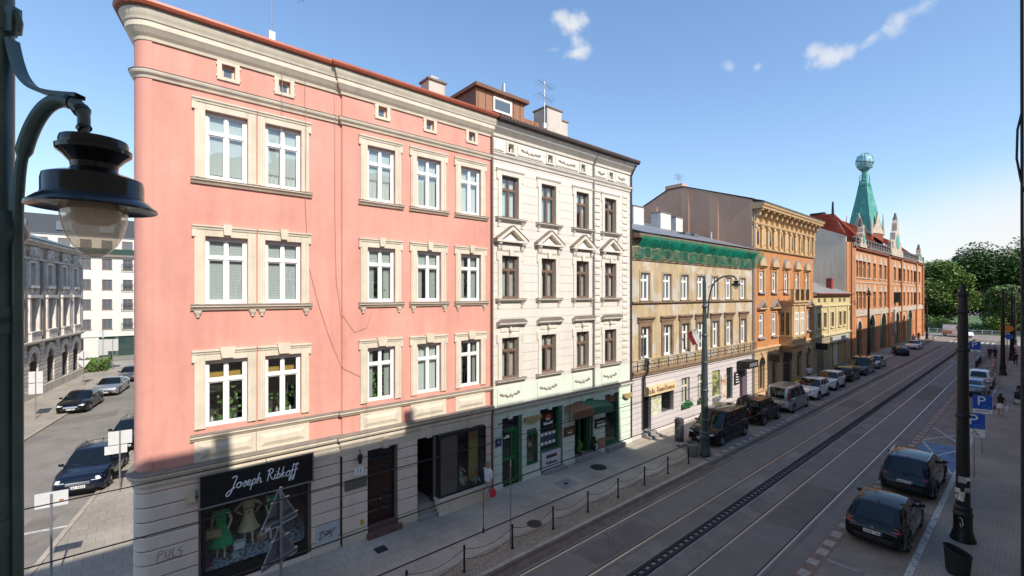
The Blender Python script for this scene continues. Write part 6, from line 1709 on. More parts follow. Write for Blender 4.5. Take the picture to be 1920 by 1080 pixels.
def car(name, label, cat, loc, rz, S, pm, group=None):
    """S: shape dictionary in metres, front at +x"""
    t = thing(name, label, cat, (loc[0], loc[1], 0), rz, group)
    L, W, wr = S['L'], S['W'], S.get('wr', .33)
    hl = L / 2
    xf, xr = hl - S['fo'], -hl + S['ro']                 # axle positions
    ar = wr + .065
    xs = {-hl, hl}
    for xw in (xf, xr):
        for k_ in range(13):
            xs.add(round(xw + ar * math.cos(math.pi * k_ / 12), 4))
    for k_ in range(23):
        xs.add(round(-hl + .0 + L * k_ / 22, 4))
    for e in (.03, .09, .18, .3):
        xs.add(round(hl - e, 4)); xs.add(round(-hl + e, 4))
    for p in S['top']:
        xs.add(round(p[0], 4))
    xs = sorted(xs)
    gz = S.get('gz', .2)
    def zt(x): return lerp_list(S['top'], x)
    def zb(x):
        z = gz
        for xw in (xf, xr):
            d_ = abs(x - xw)
            if d_ < ar:
                z = max(z, wr + math.sqrt(max(0, ar * ar - d_ * d_)))
        e = hl - abs(x)
        if e < .3: z = max(z, gz + .14 * (1 - e / .3) ** 2)
        return z
    def hw(x):
        e = hl - abs(x)
        k_ = S.get('nose', .16) if x > 0 else S.get('tail', .12)
        f = 1 - k_ * max(0, 1 - e / .7) ** 2.2
        if e < .12: f -= .07 * (1 - e / .12) ** 1.6
        return W / 2 * f
    prof = [(0, .955), (.12, .985), (.35, 1.0), (.62, .995), (.80, .975), (.93, .945), (1.0, .90)]
    topf = [.72, .4, .0]
    crown = S.get('crown', .035)
    rows = []
    for x in xs:
        a, b_, w = zb(x), zt(x), hw(x)
        b_ = max(b_, a + .02)
        e = hl - abs(x)
        drop = .10 * (1 - e / .12) ** 2 if e < .12 else 0
        side = [(w * f, a + (b_ - drop - a) * tt) for tt, f in prof]
        top = [(w * .90 * f, b_ - drop + crown * (1 - f * f)) for f in topf]
        half = side + top
        ring = [(x, -y, z) for y, z in half] + [(x, y, z) for y, z in half[-2::-1]]
        rows.append(ring)
    n = len(rows[0])
    b = MB()
    b.add([p for r_ in rows for p in r_], [(i * n + j, i * n + j + 1, (i + 1) * n + j + 1, (i + 1) * n + j) for i in range(len(rows) - 1) for j in range(n - 1)] + [tuple(range(n - 1, -1, -1)), tuple((len(rows) - 1) * n + j for j in range(n))])
    body = b.build('body', pm, t, smooth=42)
    u = MB(); iw = W / 2 - .27
    u.box(-hl + .15, hl - .15, -iw, iw, gz - .02, .55); u.box(-hl + .2, hl - .2, -W / 2 * .93, W / 2 * .93, .50 if False else .62, .64)
    u.build('underbody', UNDER, t)
    # cabin
    A0, A1, R1, R0 = S['A0'], S['A1'], S['R1'], S['R0']
    H = S['H']; rw = W / 2 * S.get('rw', .74)
    def roofz(x):
        s_ = (x - R1) / (A1 - R1)
        return H - S.get('rdrop', .06) * (1 - s_) ** 2 - .03 * s_ ** 3
    def base(s_):
        x = A0 + (R0 - A0) * s_
        return Vector((x, hw(x) * .905, zt(x) - .015))
    def roofp(s_):
        x = A1 + (R1 - A1) * s_
        e = .06 * (abs(2 * s_ - 1) ** 4)
        return Vector((x, rw * (1 - e), roofz(x) - .035))
    def side(s_, v_):
        p = base(s_).lerp(roofp(s_), v_)
        p.y += .045 * math.sin(math.pi * v_)
        return p
    cols = S['cols']             # [(s0, s1, glass?)]
    cab = MB()
    wins = []
    vs_ = [0, .06, .33, .6, .86, 1.0]
    for s0, s1, gls in cols:
        nn = 4
        for i in range(nn):
            a0, a1 = s0 + (s1 - s0) * i / nn, s0 + (s1 - s0) * (i + 1) / nn
            for j in range(5):
                v0, v1 = vs_[j], vs_[j + 1]
                for sg_ in (1, -1):
                    q = [side(a0, v0), side(a1, v0), side(a1, v1), side(a0, v1)]
                    q = [(p.x, p.y * sg_, p.z) for p in q]
                    if gls and 1 <= j <= 3:
                        continue
                    cab.add(q, [(0, 1, 2, 3)])
        if gls:
            for sg_ in (1, -1):
                m_ = MB()
                for i in range(nn):
                    a0, a1 = s0 + (s1 - s0) * i / nn, s0 + (s1 - s0) * (i + 1) / nn
                    for j in (1, 2, 3):
                        q = [side(a0, vs_[j]), side(a1, vs_[j]), side(a1, vs_[j + 1]), side(a0, vs_[j + 1])]
                        m_.add([(p.x, (p.y - .012) * sg_, p.z) for p in q], [(0, 1, 2, 3)])
                m_.build('side_window', pm if gls == 2 else CARGLASS, t, smooth=40)
    ng = 8
    us = [-1 + 2 * i / ng for i in range(ng + 1)]
    def screen(s_, bow_b, bow_t, sgn):
        out = []
        for v_ in (0, .07, .35, .65, .93, 1):
            row = []
            for u_ in us:
                pb, pr = base(s_), roofp(s_)
                pb = Vector((pb.x + sgn * bow_b * (1 - u_ * u_), pb.y * u_, zt(pb.x) + crown * (1 - u_ * u_) - .01))
                pr = Vector((pr.x + sgn * bow_t * (1 - u_ * u_), pr.y * u_, pr.z + .035 * (1 - u_ ** 4)))
                p = pb.lerp(pr, v_); p.x += sgn * .03 * math.sin(math.pi * v_); p.z += .0
                row.append(tuple(p))
            out.append(row)
        return out
    for nm, s_, bb, bt, sgn, cut in (('windscreen', 0, .16, .07, 1, 0), ('rear_window', 1, .07, .05, -1, S.get('rcut', 0))):
        rws = screen(s_, bb, bt, sgn)
        k_ = len(us)
        g_, f_ = MB(), cab
        for j in range(5):
            for i in range(ng):
                q = [rws[j][i], rws[j][i + 1], rws[j + 1][i + 1], rws[j + 1][i]]
                inner = 1 <= j <= 3 and 1 <= i < ng - 1 and j > cut
                if nm == 'windscreen': inner = j <= 3
                (g_ if inner else f_).add(q, [(0, 1, 2, 3)])
        if not (nm == 'rear_window' and S.get('blind_rear')):
            g_.build(nm, CARGLASS, t, smooth=40)
        if nm == 'windscreen': ftop = rws[-1]
        else: rtop = rws[-1]
    nr_ = 8
    for i in range(nr_):
        def rowp(k2):
            f = k2 / nr_
            if k2 == 0: return [Vector(p) for p in ftop]
            if k2 == nr_: return [Vector(p) for p in rtop]
            e = roofp(f)
            return [Vector((e.x, e.y * u_, e.z + .035 * (1 - u_ ** 4) + .02 * (1 - u_ * u_) * math.sin(math.pi * f))) for u_ in us]
        r0, r1 = rowp(i), rowp(i + 1)
        for j in range(ng):
            cab.add([tuple(r0[j]), tuple(r0[j + 1]), tuple(r1[j + 1]), tuple(r1[j])], [(0, 1, 2, 3)])
    roof = cab.build('cabin', S.get('roofm', pm), t)
    me = roof.data
    bm = bmesh.new(); bm.from_mesh(me); bmesh.ops.remove_doubles(bm, verts=bm.verts, dist=.002); bmesh.ops.recalc_face_normals(bm, faces=bm.faces); bm.to_mesh(me); bm.free()
    me.polygons.foreach_set('use_smooth', [True] * len(me.polygons)); me.set_sharp_from_angle(angle=R(38))
    # wheels
    tm, rm = wheel_meshes(wr, S.get('tw', .22))
    for xw in (xf, xr):
        for sg_ in (1, -1):
            o = put('wheel', tm, t, (xw, sg_ * (W / 2 - S.get('tw', .22) / 2 - .005), wr), 0 if sg_ < 0 else math.pi)
            put('rim', rm, o)
            ra = MB()                # arch trim
            pts_ = [(xw + (ar + .025) * math.cos(a_), sg_ * (hw(xw) * 1.0), wr + (ar + .025) * math.sin(a_)) for a_ in [math.pi * k_ / 12 for k_ in range(13)]]
            if S.get('clad'):
                ra.tube(pts_, .035, 5).build('arch_trim', PLASTIC, t)
    # body side details
    def sidepatch(nm, x0, x1, t0, t1, off, m_, sg_, nx=6):
        q = MB(); v = []
        for i in range(nx + 1):
            x = x0 + (x1 - x0) * i / nx
            a, b_, w = gz, zt(x), hw(x)
            for k_ in range(4):
                tt = t0 + (t1 - t0) * k_ / 3
                f = lerp_list(prof, tt)
                v.append((x, sg_ * (w * f + off), a + (b_ - a) * tt))
        q.add(v, [(i * 4 + k_, i * 4 + 4 + k_, i * 4 + 5 + k_, i * 4 + 1 + k_) for i in range(nx) for k_ in range(3)])
        return q.build(nm, m_, t, smooth=60)
    for sg_ in (1, -1):
        for x0, x1 in S['doors']:
            d_ = sidepatch('door', x0 + .012, x1 - .012, .13, .93, .006, pm, sg_)
            xh = x1 - .16 if True else 0
            xh = min(x0, x1) + .14
            zz = gz + (zt(xh) - gz) * .78
            MB().box(xh - .09, xh + .09, sg_ * hw(xh) * .98 - .02, sg_ * hw(xh) * .98 + .02, zz - .015, zz + .015).build('handle', S.get('handle', pm), d_)
            sidepatch('door_gap', x1 - .010, x1 + .010, .12, .94, .007, UNDER, sg_, 1)
        if S.get('clad'):
            sidepatch('sill_cladding', xr + ar + .02, xf - ar - .02, 0.0, .17, .012, PLASTIC, sg_)
        mx = base(.08)
        mr = MB().ball((mx.x - .02, sg_ * (mx.y + .14), mx.z + .12), .07, .11, .075, 8, 6).build('mirror', S.get('mirror', pm), t, smooth=60)
        bx('mirror_arm', PLASTIC, mr, mx.x - .04, mx.x + .02, min(sg_ * (mx.y - .02), sg_ * (mx.y + .08)), max(sg_ * (mx.y - .02), sg_ * (mx.y + .08)), mx.z + .03, mx.z + .08)
        if S.get('rails'):
            MB().tube([(roofp(f).x, sg_ * roofp(f).y * .97, roofp(f).z + (.03 if f in (.06, .92) else .075)) for f in (.06, .14, .4, .7, .86, .92)], .018, 6).build('roof_rail', CHROME, t)
    # front and rear faces
    def endpatch(nm, sgn, y0, y1, z0, z1, m_, off=.01, wrap=0):
        q = MB(); v = []
        ny = 6
        for i in range(ny + 1):
            y = y0 + (y1 - y0) * i / ny
            for k_ in range(3):
                z = z0 + (z1 - z0) * k_ / 2
                # find x on the end surface for this y
                x = hl
                for st in range(60):
                    e = st * .02
                    if hw(sgn * (hl - e)) * lerp_list(prof, min(1, max(0, (z - gz) / max(.05, zt(sgn * (hl - e)) - gz)))) >= abs(y) and zt(sgn * (hl - e)) - (.10 * (1 - e / .12) ** 2 if e < .12 else 0) >= z - .004 and zb(sgn * (hl - e)) <= z + .004:
                        x = hl - e; break
                v.append((sgn * (x + off), y, z))
        q.add(v, [(i * 3 + k_, i * 3 + 3 + k_, i * 3 + 4 + k_, i * 3 + 1 + k_) for i in range(ny) for k_ in range(2)])
        return q.build(nm, m_, t, smooth=60)
    hz, tz = S['hz'], S['tz']
    for sg_ in (1, -1):
        endpatch('headlight', 1, sg_ * W * .24, sg_ * W * .455, hz[0], hz[1], LAMPC, .012)
        endpatch('tail_light', -1, sg_ * W * S.get('tl', .30), sg_ * W * .465, tz[0], tz[1], LAMPR, .012)
    endpatch('grille', 1, -W * .22, W * .22, S['gr'][0], S['gr'][1], S.get('grm', PLASTIC), .012)
    endpatch('front_bumper', 1, -W * .42, W * .42, gz + .12, gz + .28, PLASTIC, .014)
    endpatch('rear_bumper', -1, -W * .42, W * .42, gz + .12, S.get('rb', gz + .3), PLASTIC, .014)
    for sgn, z in ((1, S['gr'][0] - .09), (-1, S['pz'])):
        px_ = hl + (.03 if sgn > 0 else .035)
        p = MB().box(min(sgn * px_, sgn * (px_ - .08)), max(sgn * px_, sgn * (px_ - .08)), -.26, .26, z - .055, z + .055).build('number_plate', PLATE, t)
        MB().box(min(sgn * (px_ + .003), sgn * (px_ - .02)), max(sgn * (px_ + .003), sgn * (px_ - .02)), -.257, -.21, z - .052, z + .052).build('plate_band', PLATEB, p)
        q = MB()
        for k_ in range(7):
            if k_ != 2:
                q.box(min(sgn * (px_ + .003), sgn * px_), max(sgn * (px_ + .003), sgn * px_), -.18 + k_ * .06, -.145 + k_ * .06, z - .03, z + .03)
        q.build('plate_characters', UNDER, p)
    if S.get('badge'):
        MB().cyl((-hl - .02, 0, S['badge']), (-hl + .05, 0, S['badge']), .05, n=12).build('badge', CHROME, t)
    if S.get('wiper'):
        rp = base(1).lerp(roofp(1), .12)
        MB().box(rp.x - .09, rp.x - .06, -.3, .12, rp.z + .01, rp.z + .035).build('rear_wiper', PLASTIC, t)
    MB().tube([(R1 + .25, 0, roofz(R1 + .25) + .0), (R1 + .05, 0, roofz(R1) + .12)], [.02, .006], 5).build('aerial', PLASTIC, t)
    for k_ in (0, 1):
        p0 = base(0); MB().tube([(p0.x + .12, -.1 + k_ * .5, zt(p0.x) + .045), (p0.x - .06, -.55 + k_ * .5, zt(p0.x) + .13)], .012, 4).build('wiper', PLASTIC, t)
    return t
HATCH = dict(L=4.25, W=1.79, H=1.46, wr=.32, fo=.85, ro=.78, top=[(-2.125, .78), (-2.0, .96), (-1.6, .98), (-.4, .95), (.75, .92), (1.05, .92), (1.6, .84), (1.95, .77), (2.08, .72), (2.125, .68)], A0=.95, A1=.15, R1=-1.35, R0=-1.95,
    cols=[(0, .05, 0), (.05, .36, 1), (.36, .40, 0), (.40, .70, 1), (.70, 1, 0)], doors=[(-.12, .95), (-1.1, -.12)], hz=(.62, .76), tz=(.78, .92), gr=(.52, .64), pz=.62, badge=.80, wiper=1, tl=.28, rdrop=.08)
SUV = dict(L=4.45, W=1.86, H=1.66, wr=.36, fo=.88, ro=.88, gz=.24, top=[(-2.225, .80), (-2.12, 1.02), (-1.7, 1.08), (-.4, 1.06), (.8, 1.04), (1.05, 1.05), (1.6, 1.0), (2.0, .95), (2.17, .90), (2.225, .86)], A0=.98, A1=.22, R1=-1.62, R0=-2.1,
    cols=[(0, .045, 0), (.045, .33, 1), (.33, .36, 0), (.36, .64, 1), (.64, .69, 0), (.69, .88, 1), (.88, 1, 0)], doors=[(-.12, .98), (-1.15, -.12)], hz=(.74, .88), tz=(.86, 1.04), gr=(.60, .80), grm=CHROME, pz=.72, badge=1.0, wiper=1, rails=1, clad=1, rb=.6, tl=.24, rdrop=.07)
SEDAN = dict(L=4.65, W=1.83, H=1.45, wr=.33, fo=.88, ro=1.0, top=[(-2.325, .78), (-2.2, .98), (-1.75, 1.02), (-.4, .95), (.8, .93), (1.1, .92), (1.7, .86), (2.1, .79), (2.27, .74), (2.325, .70)], A0=1.0, A1=.2, R1=-1.0, R0=-1.75,
    cols=[(0, .05, 0), (.05, .38, 1), (.38, .42, 0), (.42, .76, 1), (.76, 1, 0)], doors=[(-.1, 1.0), (-1.1, -.1)], hz=(.62, .75), tz=(.80, .93), gr=(.50, .66), grm=CHROME, pz=.66, tl=.26, rw=.70, rdrop=.10)
VAN = dict(L=4.75, W=1.85, H=1.84, wr=.33, fo=.9, ro=.75, top=[(-2.375, .85), (-2.33, 1.08), (-1.8, 1.10), (-.4, 1.08), (.9, 1.06), (1.2, 1.05), (1.8, .98), (2.15, .90), (2.32, .84), (2.375, .78)], A0=1.3, A1=.55, R1=-2.2, R0=-2.34,
    cols=[(0, .05, 0), (.05, .28, 1), (.28, .31, 0), (.31, .60, 1), (.60, .63, 0), (.63, .94, 1), (.94, 1, 0)], doors=[(.15, 1.25), (-1.05, .15)], hz=(.72, .90), tz=(.9, 1.5), gr=(.56, .70), pz=.78, wiper=1, tl=.40, rw=.82, rdrop=.03, tail=.05)
JEEP = dict(L=4.0, W=1.8, H=1.78, wr=.38, fo=.72, ro=.75, gz=.34, top=[(-2.0, .95), (-1.95, 1.12), (-1.5, 1.14), (.5, 1.12), (.8, 1.12), (1.5, 1.08), (1.9, 1.0), (2.0, .85)], A0=.75, A1=.35, R1=-1.8, R0=-1.95,
    cols=[(0, .05, 0), (.05, .36, 1), (.36, .41, 0), (.41, .68, 1), (.68, .73, 0), (.73, .94, 1), (.94, 1, 0)], doors=[(-.3, .75), (-1.2, -.3)], hz=(.85, 1.0), tz=(.85, 1.0), gr=(.78, 1.0), pz=.62, clad=1, tl=.38, rw=.82, rdrop=.02, nose=.06, tail=.04)
W_, K_, S_G = (.78, .78, .77), (.010, .011, .014), (.36, .37, .38)
blk = paint('black', (.006, .0065, .008), 0, .2); ink = paint('blue_black', (.006, .010, .024), 0, .2); wht = paint('white', W_); slv = paint('silver', S_G, .6, .32); gry = paint('graphite', (.075, .08, .085), .4); dgy = paint('dark_grey', (.035, .037, .04), .3)
E180 = math.pi
gl_ = 'cars parked in front of the tenements'
# row along the tenements (their fronts point down the street, towards the camera, unless said)
car('black_van', 'black van with a dusty roof parked behind the tall lamp post', 'van', (28.45, 13.15), E180, VAN, blk, gl_)
jp = car('black_off_roader', 'black off-roader with a spare wheel on its tailgate, behind the black van', 'car', (34.6, 13.15), 0, JEEP, blk, gl_)
tm, rm = wheel_meshes(.36, .2)
sw_ = put('spare_wheel', tm, jp, (-2.08, -.1, 1.0), math.pi / 2 * 3); put('rim', rm, sw_)
car('silver_van', 'silver passenger van with dark rear glass in front of the orange tenement', 'van', (40.2, 13.05), 0, dict(VAN, L=4.5, H=1.98, hz=(.72, .88)), slv, gl_)
car('white_crossover', 'white crossover with a black grille, right behind the silver van', 'car', (46.3, 13.15), E180, dict(SUV, grm=PLASTIC, rails=0, L=4.35), wht, gl_)
car('white_crossover', 'smaller white crossover parked behind the other white one', 'car', (52.1, 13.3), E180, dict(SUV, grm=PLASTIC, rails=0, L=4.2, H=1.6), wht, gl_)
car('black_hatchback', 'black hatchback between the white crossovers and the grey van', 'car', (58.2, 13.4), 0, HATCH, blk, gl_)
car('grey_van', 'dark grey people carrier parked before the yellow house', 'van', (64.2, 13.4), E180, dict(VAN, L=4.9, H=1.9, W=1.9), gry, gl_)
car('silver_car', 'silver saloon tucked in behind the grey people carrier', 'car', (70.9, 13.5), E180, SEDAN, slv, gl_)
car('black_roadster', 'small black open car standing alone before the brick school', 'car', (88.2, 13.6), 0.25, dict(HATCH, H=1.30, L=3.9), blk, gl_)
car('white_saloon', 'white saloon farthest along the brick school kerb', 'car', (99.6, 13.7), E180, dict(SEDAN, H=1.42), wht, gl_)
# near side bays
gr_ = 'cars in the near side bays'
car('black_hatchback', 'black hatchback by the near kerb closest to the iron lamp post', 'car', (22.2, 3.85), 0, HATCH, blk, gr_)
car('blue_black_crossover', 'blue-black crossover with roof rails beside the blue marked bay', 'car', (28.5, 3.9), 0, dict(SUV, L=4.5, W=1.9), ink, gr_)
car('silver_saloon', 'grey-blue saloon in the far near-side bay behind the iron lamp post', 'car', (58.6, 3.9), 0, SEDAN, paint('grey_blue', (.14, .17, .20), .5), gr_)
car('white_crossover', 'white crossover with dark rear window beyond the grey-blue saloon', 'car', (64.4, 3.85), 0, dict(SUV, grm=PLASTIC), wht, gr_)
# side street
gs_ = 'cars in the side street'
sa = -math.pi / 2 - math.atan(k)
car('dark_blue_suv', 'dark blue SUV with chrome grille nearest in the side street', 'car', (-1.05, 29.8), sa, dict(SUV, L=4.5, W=1.86), ink, gs_)
car('black_estate', 'black car parked directly behind the dark blue SUV in the side street', 'car', (.55, 35.6), sa, dict(SUV, grm=PLASTIC, L=4.4, H=1.55), blk, gs_)
car('black_saloon', 'black saloon parked by the grey stone building in the side street', 'car', (-2.5, 49.4), sa, SEDAN, blk, gs_)
car('silver_saloon', 'silver saloon behind the black one in the side street', 'car', (-.75, 55.6), sa, SEDAN, slv, gs_)
car('grey_hatchback', 'grey hatchback farthest up the side street', 'car', (.75, 62.6), sa, HATCH, gry, gs_)
# parcel van at the crossing
vn = car('delivery_van', 'white and orange delivery van crossing at the far junction', 'van', (134.5, 11.4), -math.pi / 2 - .75, dict(VAN, L=5.4, H=2.5, W=2.0, top=[(-2.7, .95), (-2.65, 1.25), (-1.8, 1.3), (-.4, 1.3), (1.6, 1.28), (2.0, 1.22), (2.45, 1.05), (2.7, .7)], A0=2.05, A1=1.35, R1=-2.5, R0=-2.66, cols=[(0, .04, 0), (.04, .24, 1), (.24, 1, 0)], doors=[(.9, 1.95)], tz=(.9, 1.5)), wht)
bx('orange_panel', mat('van_orange', (.6, .2, .06), rough=.4), vn, -2.5, -.2, -1.03, -1.0, .6, 1.25)
bx('orange_panel', mat('van_orange', (.6, .2, .06)), vn, -2.5, -.2, 1.0, 1.03, .6, 1.25)
# ------------------------------------------------------------------ lamps and poles
GREENIRON = mat('dark_green_lamp_paint', (.10, .165, .165), rough=.32, metal=.2, var=.2, vs=6)
LAMPBLK = mat('glossy_black_enamel', (.008, .010, .012), rough=.16, spec=.6)
BOWL = glassy('amber_lamp_bowl', tint=(.98, .92, .84), refl=.2)
_t = BOWL.node_tree
_d = _t.nodes.new('ShaderNodeBsdfTranslucent'); _d.inputs[0].default_value = (.95, .82, .64, 1)
_e = _t.nodes.new('ShaderNodeBsdfDiffuse'); _e.inputs[0].default_value = (.92, .80, .64, 1)
_a = _t.nodes.new('ShaderNodeMixShader'); _t.links.new(_d.outputs[0], _a.inputs[1]); _t.links.new(_e.outputs[0], _a.inputs[2])
_b = _t.nodes.new('ShaderNodeMixShader'); _b.inputs[0].default_value = .24
_o = next(n for n in _t.nodes if n.type == 'OUTPUT_MATERIAL')
_t.links.new(_o.inputs[0].links[0].from_socket, _b.inputs[1]); _t.links.new(_a.outputs[0], _b.inputs[2]); _t.links.new(_b.outputs[0], _o.inputs[0])
FROST = mat('frosted_refractor', (.70, .64, .54), rough=.4)
def head_meshes():
    a = MB().lathe([(0, .245), (.135, .24), (.14, .225), (.138, .21), (.154, .205), (.152, .188), (.125, .17), (.098, .145), (.094, .125), (.105, .112), (.16, .10), (.198, .088), (.203, .07), (.203, .022), (.208, .012), (.222, .006), (.262, -.022), (.262, -.03), (.215, -.014), (.15, -.008), (0, -.006)], 48).mesh('shade', LAMPBLK, 35)
    b = MB().lathe([(.135, -.012), (.137, -.04), (.131, -.085), (.116, -.13), (.09, -.172), (.05, -.205), (.02, -.216), (.0, -.218)], 32).mesh('bowl', BOWL, 60)
    c = MB().lathe([(.10, -.012), (.115, -.04), (.10, -.075), (.06, -.09), (0, -.095)], 24).mesh('reflector', FROST, 60)
    return a, b, c
def lamp_head(par, x, y, z):
    a, b, c = cached('lamp_head', head_meshes)
    h = put('lamp_shade', a, par, (x, y, z)); put('lamp_bowl', b, h); put('reflector', c, h)
    return h
nl = thing('street_lamp', 'dark green lamp post close at the left edge with a black bell lantern', 'street lamp', (-.371, 2.652, 0), -R(40.65), 'street lamps')
MB().lathe([(.2, 0), (.2, .5), (.13, .9), (.11, 2.0), (.075, 6.0), (.060, 9.24), (.047, 9.30), (.047, 14.2), (0, 14.3)], 28).build('pole', GREENIRON, nl, smooth=40)
MB().lathe([(.06, 9.18), (.068, 9.20), (.086, 9.225), (.088, 9.245), (.08, 9.27), (.068, 9.30), (.058, 9.325), (.047, 9.33)], 32).build('collar', GREENIRON, nl, smooth=35)
for z in (8.10, 8.88, 10.06, 8.92):
    MB().lathe([(.045, z - .035), (.070 if z < 9.2 else .054, z - .032), (.070 if z < 9.2 else .054, z + .032), (.045, z + .035)], 28).build('band', GREENIRON, nl, smooth=35)
f = lambda px, py: ((px + 5) / 850 * 1.77, 0, 9 - (py - 552) / 850 * 1.77)
arm = crom([f(*p) for p in ((33, 1300), (33, 900), (33, 600), (33, 430), (35, 360), (42, 295), (60, 240), (84, 203), (110, 189), (136, 193), (155, 212), (157, 240))], 5)
MB().tube([tuple(p) for p in arm], [.017] * (len(arm) - 30) + [.026] * 25 + [.02] * 5, 14).build('arm', GREENIRON, nl, smooth=50)
for px, py, r_ in ((134, 191, .027), (152, 207, .025), (157, 240, .02)):
    p = Vector(f(px, py)); q_ = Vector(f(px + 3, py + (1 if px < 140 else 4)))
    d_ = (q_ - p).normalized()
    MB().tube([tuple(p - d_ * .008), tuple(p + d_ * .008)], r_ + .004, 14).build('clamp_ring', LAMPBLK, nl)
MB().tube([f(157, 230), f(160, 262)], .015, 12).build('stem', GREENIRON, nl)
strap = crom([f(*p) for p in ((22, 75), (30, 110), (42, 142), (62, 164), (92, 175), (122, 179), (150, 181))], 4)
v = []
for i, p in enumerate(strap):
    d_ = (strap[min(i + 1, len(strap) - 1)] - strap[max(i - 1, 0)]).normalized(); n_ = Vector((-d_.z, 0, d_.x)) * .008
    v += [tuple(p + n_ + Vector((0, -.022, 0))), tuple(p + n_ + Vector((0, .022, 0))), tuple(p - n_ + Vector((0, .022, 0))), tuple(p - n_ + Vector((0, -.022, 0)))]
MB().add(v, [(4 * i + j, 4 * i + 4 + j, 4 * i + 4 + (j + 1) % 4, 4 * i + (j + 1) % 4) for i in range(len(strap) - 1) for j in range(4)]).build('scroll_strap', GREENIRON, nl, smooth=40)
MB().box(.035, .075, -.02, .02, 10.02, 10.12).build('clamp', GREENIRON, nl)
MB().tube([(.05, 0, 10.10), (.075, 0, 10.10), (.085, 0, 10.06), (.08, 0, 10.02)], .012, 8).build('hook', GREENIRON, nl)
lamp_head(nl, .379, 0, 9.362).scale = (.745, .745, 1)

def pole(name, label, x, y, top, r0, r1, rings, m_, arms=(), group='street lamps', z0=0.0, k_=1.0):
    t = thing(name, label, 'street lamp' if arms else 'pole', (x, y, z0), 0, group)
    n = 20
    MB().lathe([(r0 * .98, 1.2), (r0, 1.3), (r0 * .9, 3), (r0 * .8, 5.5), (r1 * 1.15, top - 2), (r1, top - .5), (r1, top - .42), (r1 * .6, top - .3), (r1 * .8, top - .2), (r1 * .35, top - .05), (0, top)], n).build('shaft', m_, t, smooth=40)
    MB().lathe([(0, 0), (r0 * 1.75, 0), (r0 * 1.75, .08), (r0 * 1.6, .14), (r0 * 1.45, .3), (r0 * 1.3, .36), (r0 * 1.28, .9), (r0 * 1.4, .98), (r0 * 1.15, 1.12), (r0 * 1.3, 1.2), (r0 * .98, 1.3)], n).build('pedestal', m_, t, smooth=35)
    for z in rings:
        rr = r0 + (r1 - r0) * z / top
        MB().lathe([(rr * .9, z - .1), (rr * 1.28, z - .05), (rr * 1.34, z), (rr * 1.2, z + .05), (rr * .9, z + .12)], n).build('ring', m_, t, smooth=40)
    for dx, dy, za in arms:
        L_ = math.hypot(dx, dy); ux, uy = dx / L_, dy / L_
        pts_ = crom([(ux * a_, uy * a_, z_) for a_, z_ in ((r0 * .9, za - 2.2), (r0 * 1.2, za - 1.2), (.28 * L_, za - .35), (.55 * L_, za + .05), (.85 * L_, za + .12), (L_, za + .02), (L_ + .02, za - .12))], 4)
        a_ = MB().tube([tuple(p) for p in pts_], .045, 8).build('arm', m_, t, smooth=50)
        MB().tube([(ux * r0, uy * r0, za - .5), (ux * L_ * .5, uy * L_ * .5, za - .02)], .02, 6).build('brace', m_, t)
        lamp_head(t, ux * (L_ + .02), uy * (L_ + .02), za - .38)
    return t
pole('street_lamp', 'tall grey-green lamp post beside the black van, its arm reaching over the tracks', 24.58, 12.17, 10.0, .2, .085, (1.9, 3.55, 5.1, 6.6, 8.2), mat('grey_green_pole', (.06, .085, .085), rough=.45, metal=.2, var=.2, vs=3), [(0.15, -1.62, 9.75)], z0=.12)
rp = pole('tram_pole', 'thick black iron pole with ornate base on the near pavement', 23.35, 1.84, 9.45, .205, .13, (4.57, 6.97, 8.37, 9.0), IRON, group='poles on the near pavement')
g = random.Random(2)
for i in range(9):
    a_ = math.pi + g.uniform(-.9, .9); z = 1.45 + g.random() * .9; s = g.uniform(.06, .12)
    MB(Matrix.Rotation(a_, 4, 'Z')).box(.2, .214, -s, s, z - s, z + s).build('sticker', g.choice((SIGN_WHITE, mat('grey_sticker', (.35, .36, .36)), mat('pale_sticker', (.6, .58, .5)))), rp)
MB().tube([(-.275, .02, .55), (-.27, .06, .7), (-.275, -.03, .62), (-.27, 0, .85), (-.272, .07, .9)], .012, 5).build('graffiti_tag', SIGN_WHITE, rp)
pole('street_lamp', 'iron lamp post with two hanging lanterns beyond the parked bicycle', 74.4, 2.7, 9.6, .2, .1, (3, 6.5), IRON, [(-.4, 1.6, 9.6), (0, -1.2, 9.6)])
pole('tram_pole', 'plain dark pole near the walking man with the backpack, far pavement end', 91.7, 2.5, 9.6, .2, .1, (3, 6.5), IRON, group='poles on the near pavement')
pole('street_lamp', 'farthest lamp post on the near pavement before the junction', 120, 2.9, 9.4, .2, .1, (3, 6.5), IRON, [(-.2, 1.6, 9.4)])
pole('street_lamp', 'double lamp post before the brick school doors', 73.5, 14.5, 9.8, .17, .08, (3, 6), IRON, [(-2.0, -.5, 9.2), (2.0, .5, 9.2)], z0=.12)
pole('street_lamp', 'lamp post at the far end of the brick school', 121, 14.6, 9.6, .17, .08, (3, 6), IRON, [(0, -1.5, 9.2)], z0=.12)

